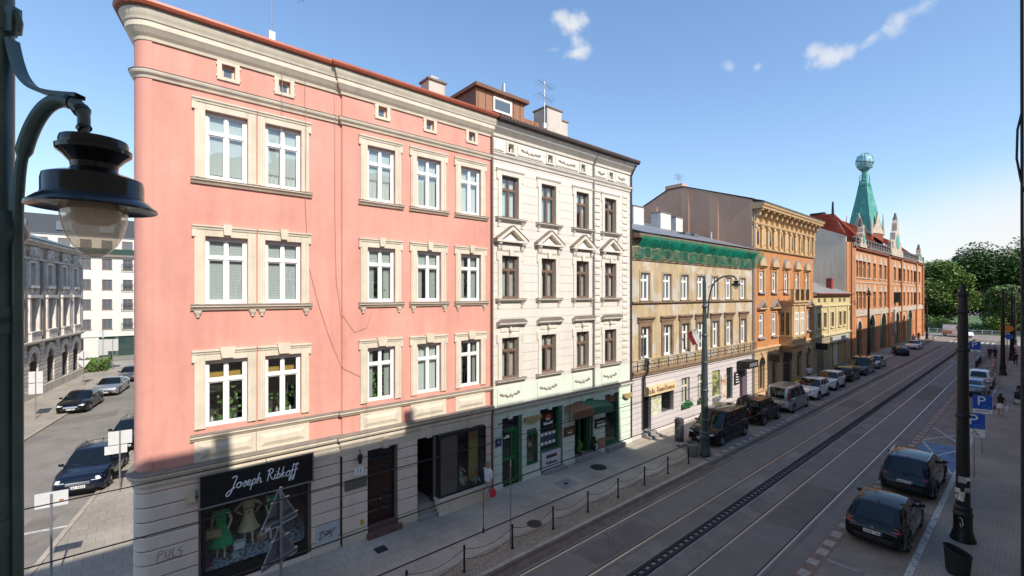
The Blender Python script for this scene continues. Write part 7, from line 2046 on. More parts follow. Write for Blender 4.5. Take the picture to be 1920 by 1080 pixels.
# ------------------------------------------------------------------ posts and chains, bins
bm_ = MB().lathe([(0, 0), (.055, 0), (.055, .05), (.032, .07), (.032, .76), (.045, .78), (.045, .82), (.02, .86), (0, .87)], 10).mesh('post', IRON, 40)
def chain_mesh(z0, sag):
    q = MB()
    n = 22
    for i in range(n):
        t0, t1 = i / n, (i + 1) / n
        zz = lambda t: z0 - sag * 4 * t * (1 - t)
        c0, c1 = Vector((2.03 * t0, 0, zz(t0))), Vector((2.03 * t1, 0, zz(t1)))
        q.tube([tuple(c0), tuple(c0.lerp(c1, .5) + Vector((0, .012 if i % 2 else 0, 0 if i % 2 else .012))), tuple(c1)], [.008, .011, .008], 4, False)
    return q.mesh('chain', IRON)
c1, c2 = chain_mesh(.74, .22), chain_mesh(.42, .2)
for i in range(9):
    x = 6.26 + 2.03 * i
    lb = {0: 'black chain post standing lowest in the picture', 1: 'black chain post, first of those fully in view', 8: 'black chain post next to the concrete bin'}.get(i, 'black chain post number %s from the concrete bin along the kerb' % ('', 'seven', 'seven', 'six', 'five', 'four', 'three', 'two')[i] if i < 8 else '')
    if i == 1: lb = 'black chain post number eight from the concrete bin, low in the picture'
    if i == 2: lb = 'black chain post number seven from the concrete bin, by the thin sign post'
    b_ = thing('chain_post', lb, 'bollard', (x, 12.0, .124), 0, 'black chain posts along the kerb')
    put('post', bm_, b_)
    if i < 8:
        for me, w_ in ((c1, 'upper'), (c2, 'lower')):
            c_ = put('chain', me, b_)
BINM = mat('weathered_concrete_bin', (.20, .185, .17), rough=.9, var=.3, vs=5, bump=.5, bs=30)
bn = thing('concrete_bin', 'round grey concrete litter bin beside the tall lamp post', 'bin', (23.75, 12.45, .12))
MB().lathe([(0, 0), (.24, 0), (.27, .05), (.33, .4), (.33, .62), (.34, .72), (.28, .74), (.25, .68), (.22, .3), (0, .28)], 20).build('tub', BINM, bn, smooth=35)
MB().lathe([(.335, .6), (.35, .62), (.35, .72), (.335, .74)], 20).build('rim', CONCRETE, bn, smooth=35)
bn = thing('litter_bin', 'dark oval litter bin at the foot of the thick iron pole', 'bin', (20.3, 1.72, .012), R(-15)); bn.scale = (.86, .86, .86)
q = MB().lathe([(0, 0), (.26, 0), (.3, .1), (.35, .78), (.36, .8), (.33, .8), (.29, .55), (.0, .5)], 24); q.v = [(x * .8, y * 1.15, z + .10 * (1 + y / .35) * (z > .5)) for x, y, z in q.v]
q.build('tub', mat('dark_bin_metal', (.03, .03, .031), rough=.5, metal=.3, var=.2, vs=6), bn, smooth=35)
q = MB().tube([(.285 * math.cos(t), .41 * math.sin(t), .80 + .10 * (1 + 1.15 * math.sin(t) / 1.15 * 1.03)) for t in [2 * math.pi * i / 24 for i in range(25)]], .018, 6)
q.build('rim', IRON, bn, smooth=50)
tk = thing('advert_pillar', 'short dark round pillar with a pale cap standing behind the concrete bin', 'pillar', (25.6, 14.25, .12))
MB().lathe([(0, 0), (.26, 0), (.26, 1.15), (.28, 1.17), (.28, 1.25), (.2, 1.38), (0, 1.42)], 18).build('drum', mat('dark_pillar', (.06, .055, .055), rough=.6, var=.3, vs=4), tk, smooth=40)
MB().lathe([(.265, .3), (.265, .9)], 18).build('poster_wrap', mat('torn_poster', (.22, .21, .2), rough=.8, c2=(.07, .065, .06), c2s=6, c2lo=.45, c2hi=.55), tk, smooth=40)

# ------------------------------------------------------------------ traffic signs
SIGNBLUE = mat('parking_sign_blue', (.012, .10, .50), rough=.35)
ALUB = mat('sign_back_aluminium', (.20, .21, .23), rough=.5, metal=.5, var=.15, vs=5)
def post(par, h, r_=.03, m_=STEEL):
    MB().cyl((0, 0, 0), (0, 0, h), r_, n=10).build('post', m_, par)
def parking(label, x, y, z1, w, plate, icon, tilt):
    t = thing('parking_sign', label, 'traffic sign', (x, y, .012), R(-90 + tilt), 'blue parking signs on the near pavement')
    post(t, z1)
    bz = z1 - w * 1.0
    bd = bx('board', SIGNBLUE, t, -w / 2, w / 2, -.055, -.035, bz, z1)
    for a0, a1, c0, c1_ in ((-w / 2, w / 2, z1 - .025, z1), (-w / 2, w / 2, bz, bz + .025), (-w / 2, -w / 2 + .025, bz + .025, z1 - .025), (w / 2 - .025, w / 2, bz + .025, z1 - .025)):
        MB().box(a0, a1, -.060, -.054, c0, c1_).build('border', SIGN_WHITE if False else SIGNBLUE, bd)
    text('letter', 'P', w * .95, SIGN_WHITE, bd, (-.06 * w, -.062, bz + w * .56), extrude=.006)
    q = MB()
    if icon:
        for s_ in ([(-.02, .2), (.1, .2), (.14, .3), (.3, .3), (.36, .2), (.42, .18), (.42, .08), (-.02, .08), (-.02, .2)],):
            q.tube([(w * (p[0] - .0), -.06, bz + w * p[1]) for p in s_], .008, 5)
        q.build('car_symbol', mat('pale_blue_symbol', (.25, .4, .7), rough=.4), bd)
    pl_ = bx('plate', SIGN_WHITE, t, -w / 2, w / 2, -.055, -.035, bz - plate - .02, bz - .02)
    if plate > .2:
        q = MB()
        cz = bz - .02 - plate / 2
        q.tube([(.0 + .09 * math.cos(a_), -.06, cz - .03 + .09 * math.sin(a_)) for a_ in [2.2 + i * .45 for i in range(11)]], .012, 5)
        for s_ in ([(-.02, .15), (0, .0), (.1, .0), (.15, -.12), (.19, -.1)], [(-.015, .07), (.08, .07)]):
            q.tube([(p[0], -.06, cz + p[1]) for p in s_], .014, 5)
        q.ball((-.03, -.06, cz + .18 * 1), .025, .01, .025, 8, 5)
        q.build('wheelchair_symbol', INK, pl_)
    else:
        bx('print_line', INK, pl_, -w * .4, w * .4, -.058, -.054, bz - plate * .55 - .02, bz - plate * .45 - .01)
parking('blue parking sign with a wheelchair plate, nearest the iron pole', 31.75, 2.11, 3.15, .74, .38, True, 14)
parking('blue parking sign with a narrow white plate, second from the iron pole', 37.0, 2.14, 3.27, .78, .2, True, 14)
parking('blue parking sign farthest down the street by the railing', 76.2, 5.0, 3.45, .95, .28, False, 4)
# back of two stacked warning triangles before the corner shop
wt_ = thing('warning_sign', 'backs of two stacked triangular warning signs before the corner shop window', 'traffic sign', (2.91, 12.0, .124), R(26))
post(wt_, 4.2, .035)
def tri_back(zt_, w, nm):
    h_ = w * .866
    p = MB().prism([(-w / 2, zt_ - h_), (w / 2, zt_ - h_), (w / 2 + .02, zt_ - h_ + .05), (.04, zt_), (-.04, zt_), (-w / 2 - .02, zt_ - h_ + .05)], .04, .055).build(nm, ALUB, wt_)
    q = MB()
    for a_, b_ in (((-w / 2 - .02, zt_ - h_ + .02), (0, zt_ + .01)), ((0, zt_ + .01), (w / 2 + .02, zt_ - h_ + .02)), ((-w / 2, zt_ - h_), (w / 2, zt_ - h_))):
        q.tube([(a_[0], .045, a_[1]), (b_[0], .045, b_[1])], .014, 5)
    q.build('flange', STEEL, p)
    for z_ in (zt_ - h_ * .3, zt_ - h_ * .85):
        MB().box(-w * .25 * (1 + (z_ < zt_ - h_ * .5)), w * .25 * (1 + (z_ < zt_ - h_ * .5)), .0, .04, z_ - .02, z_ + .02).build('bracket', STEEL, p)
    return p
p = tri_back(4.14, 1.0, 'triangle_board')
text('lettering', 'PMU  KOM', .15, mat('black_print', (.01, .01, .01)), p, (0, .036, 3.50), extrude=.002)
bx('label', SIGN_WHITE, p, -.40, -.26, .034, .04, 3.30, 3.39)
tri_back(3.22, .98, 'triangle_board')
ts = thing('thin_sign_post', 'thin grey post with its small sign seen edge-on by the kerb chains', 'traffic sign', (10.45, 12.25, .124), R(-41))
post(ts, 2.85, .024, GREY_TRIM)
MB().box(-.012, .012, -.3, .3, 2.25, 2.9).build('board', ALUB, ts)
MB().box(.012, .018, -.3, .3, 2.25, 2.9).build('board_face', mat('sign_red', (.5, .03, .03), rough=.4), ts)
def side_sign(label, x, y, rz_, top, boards, z0=.12):
    t = thing('road_sign', label, 'traffic sign', (x, y, z0), rz_, 'signs in the side street')
    post(t, top)
    for nm, a_, m_ in boards:
        if len(a_) == 4:
            bx(nm, m_, t, a_[0], a_[1], .03, .05, a_[2], a_[3])
        else:
            MB().prism([(a_[i], a_[i + 1]) for i in range(0, len(a_), 2)], .03, .05).build(nm, m_, t)
PALE = mat('pale_sign_back', (.62, .62, .62), rough=.5, var=.08, vs=5)
side_sign('pale sign board on a grey post, lowest at the left by the dark blue SUV', -1.6, 19.0, R(-8), 3.12, [('board', (-.36, .36, 2.72, 3.16), PALE), ('orange_label', (.16, .26, 2.85, 2.9), mat('orange_label', (.7, .2, .03)))], 0)
side_sign('pair of pale sign boards on a post beside the dark blue SUV', -.1, 26.9, R(-5), 2.75, [('board', (-.4, .42, 2.15, 2.75), PALE), ('board', (-.52, .25, 1.75, 2.12), PALE)])
side_sign('tall narrow pale sign by the grey stone building', -4.7, 46.5, R(-5), 3.4, [('board', (-.36, .36, 2.6, 3.4), PALE), ('board', (-.36, .36, 1.8, 2.55), PALE)])
side_sign('diamond and triangle signs on a post before the hedge', -2.9, 60.8, R(-4), 3.3, [('diamond', (0, 2.5, .5, 2.98, 0, 3.46, -.5, 2.98), PALE), ('triangle', (-.5, 2.45, .5, 2.45, 0, 1.65), PALE)])
side_sign('pale rectangular sign at the head of the side street', -.9, 71.3, 0, 3.6, [('board', (-.5, .5, 2.2, 3.6), mat('grey_board', (.5, .5, .5)))])
side_sign('inverted triangle sign above lists of boards at the side street end', -1.8, 73, 0, 4.6, [('triangle', (-.65, 4.6, .65, 4.6, 0, 3.6), PALE), ('board', (-.45, .45, 1.6, 3.5), mat('grey_board', (.5, .5, .5)))])
# ------------------------------------------------------------------ tram wires, cables
WIRE = mat('black_wire', (.012, .012, .012), rough=.6)
for y, zc_, zm, lb in ((6.6, 4.69, 5.46, 'near'), (10.1, 4.81, 5.72, 'far')):
    t = thing('tram_wire', 'black overhead tram wire above the %s track' % lb, 'wire', (0, y, 0))
    MB().tube([(-40, 0, zc_), (130, 0, zc_)], .012, 5).build('contact_wire', WIRE, t)
    MB().tube([(-40, 0, zm), (130, 0, zm)], .010, 5).build('carrier_wire', WIRE, t)
    q0 = MB().cyl((0, 0, 0), (0, 0, zm - zc_), .006, n=5).cyl((0, 0, -.03), (0, 0, .06), .018, n=6).mesh('dropper', WIRE)
    for i in range(12):
        put('dropper', q0, t, (4.98 + (0 if y < 7 else 6.2) + i * 9 - 9, 0, zc_))
for i, (x, z) in enumerate(((124, 7.2), (128, 7.0), (133, 6.6))):
    tag(MB().tube([(x, -10, z), (x + 1, 6, z - .2), (x, 25, z + .1)], .02, 5).build('span_wire', WIRE), ('nearest', 'middle', 'farthest')[i] + ' black wire spanning across the far junction', 'wire', 'span wires at the junction')
cb = tag(MB().tube([(6.0, .105, 0), (6.0, .10, 7), (6.0, .104, 12), (6.0, .10, 19)], .011, 6).build('hanging_cable', WIRE), 'black cable hanging down the right edge of the view', 'cable')
MB().tube([(6.0, .105, 10.6), (5.98, .13, 10.45), (5.99, .135, 10.2), (6.0, .11, 10.0), (6.02, .09, 9.9)], .009, 5).build('loop', WIRE, cb)
MB().tube([(6.03, .075, 0), (6.03, .08, 9.5), (6.03, .075, 19)], .006, 5).build('thin_lead', WIRE, cb)
# ------------------------------------------------------------------ aerials on the roofs
def aerial(label, x, y, z, h, w):
    t = thing('tv_aerial', label, 'aerial', (x, y, z))
    MB().cyl((0, 0, 0), (0, 0, h), .025, n=6).build('mast', STEEL, t)
    for zz in (h * .72, h * .95):
        b_ = MB().tube([(-w * .6, -.1, zz), (w * .8, .1, zz - .1)], .014, 5).build('boom', STEEL, t)
        for i in range(6):
            xx = -w * .5 + i * w * .24
            MB().tube([(xx, -.35, zz - .02 * i), (xx, .35, zz - .02 * i)], .008, 4).build('element', STEEL, b_)
    bx('amplifier', SIGN_WHITE, t, -.09, .09, -.06, .06, h * .12, h * .22)
aerial('spiky television aerial on the pink tenement roof', 3.75, 16.6, 17.0, 3.2, 1.3)
aerial('tall television aerial beside the white tenement chimney', 17.25, 17.4, 17.6, 2.9, .9)
aerial('small aerial on the brown fire wall', 41.5, 23.2, 19.5, 1.3, .8)
# railing along the far kerb of the near side
rl = thing('pedestrian_railing', 'black bar railing at the kerb by the farthest parking sign', 'railing', (76.5, 5.0, 0))
for z in (.35, .95):
    bx('rail', IRON, rl, 0, 9, -.02, .02, z, z + .04)
br = MB().box(-.012, .012, -.012, .012, .1, .95).mesh('bar', IRON)
for i in range(30):
    put('bar', br, rl, (.15 + i * .3, 0, 0))
rl = thing('pedestrian_railing', 'bar railing at the kerb past the white saloon', 'railing', (104, 13.2, 0))
for z in (.4, 1.0):
    bx('rail', IRON, rl, 0, 14, -.02, .02, z, z + .04)
for i in range(28):
    put('bar', br, rl, (.25 + i * .5, 0, 0))
os_ = thing('road_sign', 'orange board above a blue round sign by the far near-side pole', 'traffic sign', (90.6, 2.9, 0), R(-90))
post(os_, 4.9, .05)
MB().prism([(-.7, 4.0), (.4, 4.0), (.7, 4.4), (.4, 4.8), (-.7, 4.8)], -.08, -.05).build('board', mat('orange_board', (.75, .28, .02), rough=.5), os_)
MB().prism([(.2 + .4 * math.cos(a_), 3.3 + .4 * math.sin(a_)) for a_ in [2 * math.pi * i / 20 for i in range(20)]], -.08, -.05).build('disc', SIGNBLUE, os_)
yb = thing('pavement_board', 'small yellow folding board on the pavement before the orange tenement', 'sign', (47.6, 14.7, .12), R(-50))
for s in (-1, 1):
    MB().add([(-.3, s * .25, 0), (.3, s * .25, 0), (.3, 0, .95), (-.3, 0, .95), (-.3, s * .25 + .03, 0), (.3, s * .25 + .03, 0), (.3, .03, .95), (-.3, .03, .95)], [(0, 1, 2, 3), (4, 5, 6, 7), (0, 1, 5, 4), (2, 3, 7, 6), (0, 3, 7, 4), (1, 2, 6, 5)]).build('leaf_panel', mat('yellow_board', (.72, .45, .03), rough=.5), yb)
# bicycles
def bicycle(label, x, y, rz_, c, z0=.012):
    t = thing('bicycle', label, 'bicycle', (x, y, z0), rz_)
    fm_ = mat('bike_' + str(c), c, rough=.35)
    for xx in (-.52, .52):
        w_ = MB().tube([(xx + .33 * math.cos(a_), 0, .35 + .33 * math.sin(a_)) for a_ in [2 * math.pi * i / 20 for i in range(21)]], .018, 5, False).build('wheel', TYRE, t)
        q = MB()
        for i in range(8):
            a_ = math.pi * i / 8
            q.tube([(xx - .32 * math.cos(a_), 0, .35 - .32 * math.sin(a_)), (xx + .32 * math.cos(a_), 0, .35 + .32 * math.sin(a_))], .003, 3)
        q.build('spokes', STEEL, w_)
    q = MB()
    for a_, b_ in (((-.52, 0, .35), (-.1, 0, .3)), ((-.1, 0, .3), (-.22, 0, .85)), ((-.2, 0, .78), (.36, 0, .82)), ((-.1, 0, .3), (.38, 0, .72)), ((-.52, 0, .35), (-.2, 0, .78)), ((.34, 0, .95), (.52, 0, .35))):
        q.cyl(a_, b_, .018, n=6)
    q.build('frame', fm_, t)
    MB().tube([(.25, -.28, 1.0), (.33, -.1, 1.02), (.33, .1, 1.02), (.25, .28, 1.0)], .014, 5).build('handlebar', IRON, t)
    MB().ball((-.24, 0, .9), .13, .07, .04, 8, 5).build('saddle', IRON, t)
    MB().tube([(-.1, -.09, .3), (-.1, -.1, .16)], .012, 4).build('pedal', IRON, t)
bicycle('dark bicycle leaning at the double lamp post on the near pavement', 75.4, 3.0, R(80), (.03, .03, .03))
bicycle('silver bicycle on the pavement by the brick school', 103, 15.2, R(20), (.4, .4, .4), .12)
bicycle('black bicycle among the people at the far end of the brick school', 112, 15.0, R(-60), (.05, .03, .03), .12)
# ------------------------------------------------------------------ people
SKIN = mat('skin', (.50, .29, .20), rough=.6); HAIRD = mat('dark_hair', (.03, .02, .015), rough=.6); HAIRL = mat('grey_hair', (.28, .25, .22), rough=.7)
def cloth(n_, c): return mat('cloth_' + n_, c, rough=.85, var=.12, vs=9)
def person_mesh(stride, arms, sleeves, legs, mats, h=1.75, lean=.0, head=True):
    """one continuous body grown from a skeleton; x is forward. arms: (left, right) lists of [elbow, wrist] offsets from the shoulder"""
    k_ = h / 1.75
    V, E, Rr = [], [], []
    def v(p, r_): V.append(Vector(p) * k_); Rr.append(r_ * k_); return len(V) - 1
    def e(a_, b_): E.append((a_, b_))
    pel = v((0, 0, .95), (.15)); wa = v((lean * .3, 0, 1.1), .135); ch = v((lean * .7, 0, 1.32), .155); nb = v((lean, 0, 1.47), .07); 
    e(pel, wa); e(wa, ch); e(ch, nb)
    reg = {}
    if head:
        nk = v((lean + .01, 0, 1.53), .058); hd = v((lean + .03, 0, 1.63), .092); ht = v((lean + .02, 0, 1.70), .078); e(nb, nk); e(nk, hd); e(hd, ht)
    fingers = []
    for s, A in ((1, arms[0]), (-1, arms[1])):
        sh = v((lean, s * .185, 1.42), .068); e(nb, sh) if False else e(ch, sh)
        el = v(Vector((lean, s * .185, 1.42)) + Vector((A[0][0], s * A[0][1], A[0][2])), .043); wr_ = v(Vector(V[el]) / k_ + Vector((A[1][0], s * A[1][1], A[1][2])), .03)
        d_ = Vector((A[1][0], s * A[1][1], A[1][2])).normalized()
        hn = v(Vector(V[wr_]) / k_ + d_ * .07, .034)
        e(sh, el); e(el, wr_); e(wr_, hn)
        fingers.append((Vector(V[hn]), d_, s))
    for s, ph in ((1, stride), (-1, -stride)):
        hp = v((0, s * .095, .90), .095)
        kn = v((math.sin(ph) * .43 + .02, s * .1, .90 - .42 * math.cos(ph)), .06)
        b_ = ph - (.5 * abs(stride) if ph < 0 else .1)
        an = v((V[kn].x / k_ + math.sin(b_) * .40, s * .1, V[kn].z / k_ - .40 * math.cos(b_)), .042)
        to = v((V[an].x / k_ + .15, s * .11, max(.035, V[an].z / k_ - .05)), .036)
        he = v((V[an].x / k_ - .04, s * .1, max(.035, V[an].z / k_ - .06)), .036)
        e(pel, hp); e(hp, kn); e(kn, an); e(an, to); e(an, he)
    me = bpy.data.meshes.new('skel'); me.from_pydata([tuple(p) for p in V], E, [])
    ob = bpy.data.objects.new('skel', me); col.objects.link(ob)
    sk = ob.modifiers.new('s', 'SKIN'); sk.use_smooth_shade = True
    for i, r_ in enumerate(Rr):
        me.skin_vertices[0].data[i].radius = (r_ * (1.15 if i in (0, 1, 2) else 1), r_)
    for i in range(len(V)):
        me.skin_vertices[0].data[i].use_root = (i == 0)
    ob.modifiers.new('u', 'SUBSURF').levels = 2
    bpy.context.view_layer.update()
    out = bpy.data.meshes.new_from_object(ob.evaluated_get(bpy.context.evaluated_depsgraph_get()))
    bpy.data.objects.remove(ob)
    vs_ = [tuple(p.co) for p in out.vertices]; fs = [tuple(p.vertices) for p in out.polygons]
    mb = MB(); mb.add(vs_, fs)
    n_body = len(fs)
    for c, d_, s in fingers:                                    # five bent fingers on each hand
        sd = Vector((1, 0, 0)) if abs(d_.x) < .7 else Vector((0, 0, 1))
        ac = d_.cross(sd).normalized(); sd = ac.cross(d_).normalized()
        for j, (o_, L_) in enumerate(((-.03, .055), (-.01, .07), (.01, .075), (.03, .065), (.045, .045))):
            p0 = c + sd * o_ * k_ - (d_ * .02 if j == 4 else d_ * 0)
            sp_ = sd * (.03 if j == 4 else 0)
            mb.tube([tuple(p0), tuple(p0 + (d_ * L_ * .55 + sp_) * k_), tuple(p0 + (d_ * L_ + sp_ + ac * .02 * s) * k_)], [.0095, .009, .006], 5)
    if head:
        hc = V[hd] if head else None
        mb.ball((hc.x + .095 * k_, 0, hc.z - .005), .02, .013, .022, 6, 4)        # nose
        for s in (1, -1):
            mb.ball((hc.x, s * .088 * k_, hc.z), .022, .012, .032, 6, 4)
    o = mb.mesh('person', mats, 60)
    ztop = 1.45 * k_
    for p in o.polygons:
        c = p.center; z = c.z / k_; ay = abs(c.y) / k_
        if p.index >= n_body: mi = 0
        elif z > 1.485: mi = 0
        elif ay > .165 + .0 and z > .60 and z < 1.5:
            mi = 1 if (z > 1.42 - sleeves) else 0
            if ay < .20 and .75 < z < 1.0 and legs < .9 and False: mi = 2
        elif z > .97: mi = 1
        elif z < .09: mi = 3
        else: mi = 2 if z > legs else 0
        p.material_index = mi
    return o
DOWN = [(.02, .05, -.29), (.06, .02, -.25)]; SWF = [(.10, .05, -.27), (.16, .02, -.2)]; SWB = [(-.12, .05, -.26), (-.02, .02, -.25)]; HOLD = [(.02, .06, -.28), (.2, -.02, -.12)]; HIP = [(-.05, .22, -.2), (.1, -.14, -.1)]
def person(label, x, y, z, rz_, top, bottom, shoe, stride=.3, arms=(SWF, SWB), sleeves=.25, legs=.1, h=1.75, hair=HAIRD, cap=None, skirt=None, long_hair=False):
    me = person_mesh(stride, arms, sleeves, legs, [SKIN, top, bottom, shoe], h)
    t = tag(put('person', me, None, (x, y, z), rz_), label, 'person')
    k_ = h / 1.75
    hm = MB().ball((.015 * k_, 0, 1.675 * k_), .105 * k_, .098 * k_, .10 * k_, 12, 8)
    hm.v = [(a_, b_, c_) for a_, b_, c_ in hm.v]
    hm.v = [(a_ if not (c_ < 1.66 * k_ and a_ > .02) else a_ - .07 * k_, b_, c_) for a_, b_, c_ in hm.v]
    if long_hair: hm.ball((-.06 * k_, 0, 1.56 * k_), .06, .09, .14, 8, 6)
    hm.build('cap' if cap else 'hair', cap or hair, t, smooth=60)
    if cap: MB().ball((.11 * k_, 0, 1.69 * k_), .07, .075, .012, 8, 4).build('cap_peak', cap, t)
    if skirt:
        q = MB().lathe([(.13, 1.05), (.17, .95), (.21, skirt[1]), (.2, skirt[1])], 14); q.v = [(a_ * .85 * k_, b_ * k_, c_ * k_) for a_, b_, c_ in q.v]
        q.build('skirt', skirt[0], t, smooth=60)
    return t
TRAIN = mat('white_trainers', (.7, .7, .7), rough=.6); SHOEK = mat('black_shoes', (.02, .02, .02), rough=.5)
def bag(label, x, y, z, m_, s=1.0, hl=.12):
    t = thing('carrier_bag', label, 'bag', (x, y, z))
    q = MB().lathe([(0, 0), (.13 * s, .01), (.17 * s, .12 * s), (.15 * s, .28 * s), (.06 * s, .36 * s), (0, .36 * s)], 10); q.v = [(a_, b_ * .55, c_) for a_, b_, c_ in q.v]
    q.build('pouch', m_, t, smooth=50)
    MB().tube([(-.05, 0, .34 * s), (-.02, 0, .34 * s + hl), (.02, 0, .34 * s + hl), (.05, 0, .34 * s)], .008, 4).build('handles', m_, t)
man = person('man in white T-shirt, pale shorts and grey cap walking past the mint shop', 11.75, 15.25, .12, math.pi * 1.04, cloth('white', (.78, .76, .78)), cloth('grey_beige', (.34, .31, .28)), TRAIN, .42, (DOWN, SWB), .28, .50, 1.78, cap=mat('grey_cap', (.20, .20, .22), rough=.8))
bag('bright red carrier bag held by the man in the white T-shirt', 11.80, 14.98, .50, mat('red_plastic_bag', (.55, .02, .05), rough=.4), .95, .02)
person('person in white top and dark trousers walking before the orange tenement', 52.2, 15.1, .12, R(10), cloth('white', (.78, .76, .78)), cloth('charcoal', (.03, .03, .035)), SHOEK, .3)
person('woman in black top and white skirt walking away on the near pavement', 49.2, 1.9, .012, R(0), cloth('black', (.02, .02, .022)), SKIN, SHOEK, .25, (DOWN, DOWN), .03, .8, 1.68, skirt=(cloth('white', (.78, .76, .78)), .62), long_hair=True)
bag('white carrier bag hanging from the right hand of the woman in the white skirt', 49.3, 1.58, .36, mat('white_plastic_bag', (.75, .75, .76), rough=.4), 1.2, .03)
bag('purple bag hanging at the left side of the woman in the white skirt', 49.3, 2.22, .42, mat('purple_bag', (.12, .05, .28), rough=.5), .9, .04)
person('person in dark clothes pushing a pushchair at the right edge', 56.2, 1.0, .012, R(180), cloth('navy', (.02, .025, .05)), cloth('charcoal', (.03, .03, .035)), SHOEK, .25, (HOLD, HOLD), .5)
ps = thing('pushchair', 'dark pushchair with a white basket at the right edge of the pavement', 'pushchair', (55.4, 1.15, .012), R(180))
MB().prism([(-.3, .45), (.25, .5), (.35, .85), (.1, 1.05), (-.1, .95), (-.25, .6)], -.22, .22).build('seat', cloth('navy', (.02, .025, .05)), ps)
bx('basket', mat('white_plastic_bag', (.75, .75, .76)), ps, -.28, .2, -.2, .2, .2, .4)
for xx, yy in ((-.3, .22), (-.3, -.22), (.3, .22), (.3, -.22)):
    MB().tube([(xx + .1 * math.cos(a_), yy, .1 + .1 * math.sin(a_)) for a_ in [2 * math.pi * i / 12 for i in range(13)]], .025, 5, False).build('wheel', TYRE, ps)
for s in (.2, -.2):
    MB().tube([(.3, s, .1), (0, s, .5), (-.45, s, 1.0)], .014, 5).build('frame_tube', STEEL, ps)
person('woman in pink and white summer dress beside the bicycle', 77.2, 3.5, .012, R(150), cloth('pink', (.60, .32, .32)), SKIN, SHOEK, .2, (DOWN, HOLD), .1, .8, 1.68, skirt=(cloth('pink_white', (.66, .45, .43)), .5), long_hair=True)
person('person in black standing left of the woman in the pink dress', 90.5, 4.5, .012, R(170), cloth('black', (.02, .02, .022)), cloth('charcoal', (.03, .03, .035)), SHOEK, .12, (DOWN, DOWN), .5)
person('person in a black skirt beside the kerb in the far group', 91.6, 4.05, .012, R(200), cloth('black', (.02, .02, .022)), cloth('charcoal', (.03, .03, .035)), SHOEK, .15, (DOWN, HOLD), .5, h=1.65, skirt=(cloth('black', (.02, .02, .022)), .45), long_hair=True)
person('man with a dark backpack walking on the near pavement', 85.2, 2.0, .012, R(0), cloth('dark_grey', (.06, .06, .06)), cloth('charcoal', (.03, .03, .035)), TRAIN, .4)
bp_ = thing('backpack', 'black backpack on the walking man on the near pavement', 'backpack', (85.0, 2.0, 1.12))
MB().ball((0, 0, .1), .1, .15, .24, 10, 8).build('sack', cloth('black', (.02, .02, .022)), bp_, smooth=60)
for s in (-.1, .1):
    MB().tube([(.03, s, .3), (.16, s, .28), (.2, s, .1), (.06, s, -.06)], .018, 5).build('strap', cloth('black', (.02, .02, .022)), bp_)
person('person in an orange-brown coat near the far poles', 94.5, 2.4, .012, R(200), cloth('rust', (.32, .10, .04)), cloth('charcoal', (.03, .03, .035)), SHOEK, .3, sleeves=.6)
person('person in a pale shirt before the brick school', 108.5, 14.9, .12, R(40), cloth('pale_blue', (.45, .5, .58)), cloth('charcoal', (.03, .03, .035)), SHOEK, .3)
person('person in dark red at the far corner of the brick school', 114.5, 15.0, .12, R(180), cloth('maroon', (.16, .03, .04)), cloth('charcoal', (.03, .03, .035)), SHOEK, .2, (DOWN, SWF))
# ------------------------------------------------------------------ shop mannequins
MANN = mat('pale_mannequin', (.80, .62, .45), rough=.5)
DGREEN = cloth('emerald', (.02, .46, .15)); DSAND = cloth('sand', (.74, .60, .38))
def mannequin(label, x, y, rz_, dress, hem, arms, flare):
    me = person_mesh(.08, arms, 0.03, .02, [MANN, dress, MANN, MANN], 1.72, 0, False)
    for p in me.polygons:
        z = p.center.z
        if z > 1.42: p.material_index = 0
    t = tag(put('mannequin', me, None, (x, y, .84), rz_), label, 'mannequin', 'mannequins in the corner shop window')
    q = MB()
    n = 28; prof_ = [(.125, 1.08), (.15, .98), (.19, .85), (.19 + flare * .5, .65), (.19 + flare, hem)]
    for r_, z in prof_:
        for i in range(n):
            a_ = 2 * math.pi * i / n
            rr = r_ * (1 + .06 * math.sin(a_ * 7) * (1.05 - z) * 1.6)
            q.v.append((rr * .8 * math.cos(a_), rr * math.sin(a_), z))
    for j in range(len(prof_) - 1):
        for i in range(n):
            q.f.append([j * n + i, j * n + (i + 1) % n, (j + 1) * n + (i + 1) % n, (j + 1) * n + i]); q.mi.append(0)
    q.build('skirt', dress, t, smooth=60)
    MB().lathe([(.128, 1.06), (.13, 1.10), (.128, 1.12)], 16).build('belt', mat('tan_belt', (.3, .2, .1), rough=.5), t)
    return t
mannequin('headless mannequin in a long green dress holding a tan handbag', 2.32, 16.62, -math.pi / 2 - .2, DGREEN, .38, ([(.02, .1, -.28), (.16, -.06, -.16)], DOWN), .16)
mannequin('mannequin in a belted sand dress with its hands on its hips', 3.12, 16.85, -math.pi / 2, DSAND, .52, (HIP, HIP), .14)
mannequin('mannequin in a green dress partly behind the warning signs', 3.86, 16.75, -math.pi / 2 - .1, DGREEN, .55, (DOWN, HOLD), .1)
hb = thing('handbag', 'tan handbag with dark handles on the arm of the green dressed mannequin', 'handbag', (2.10, 16.36, 1.62), R(-10))
MB().prism([(-.2, 0), (.2, 0), (.18, .22), (-.18, .22)], -.06, .06).build('pouch', mat('tan_leather', (.52, .36, .18), rough=.5), hb)
for s in (-.07, .07):
    MB().tube([(s - .05, -.03, .2), (s - .04, -.03, .32), (s + .04, -.03, .32), (s + .05, -.03, .2)], .012, 5).build('handle', BROWN_WOOD, hb)
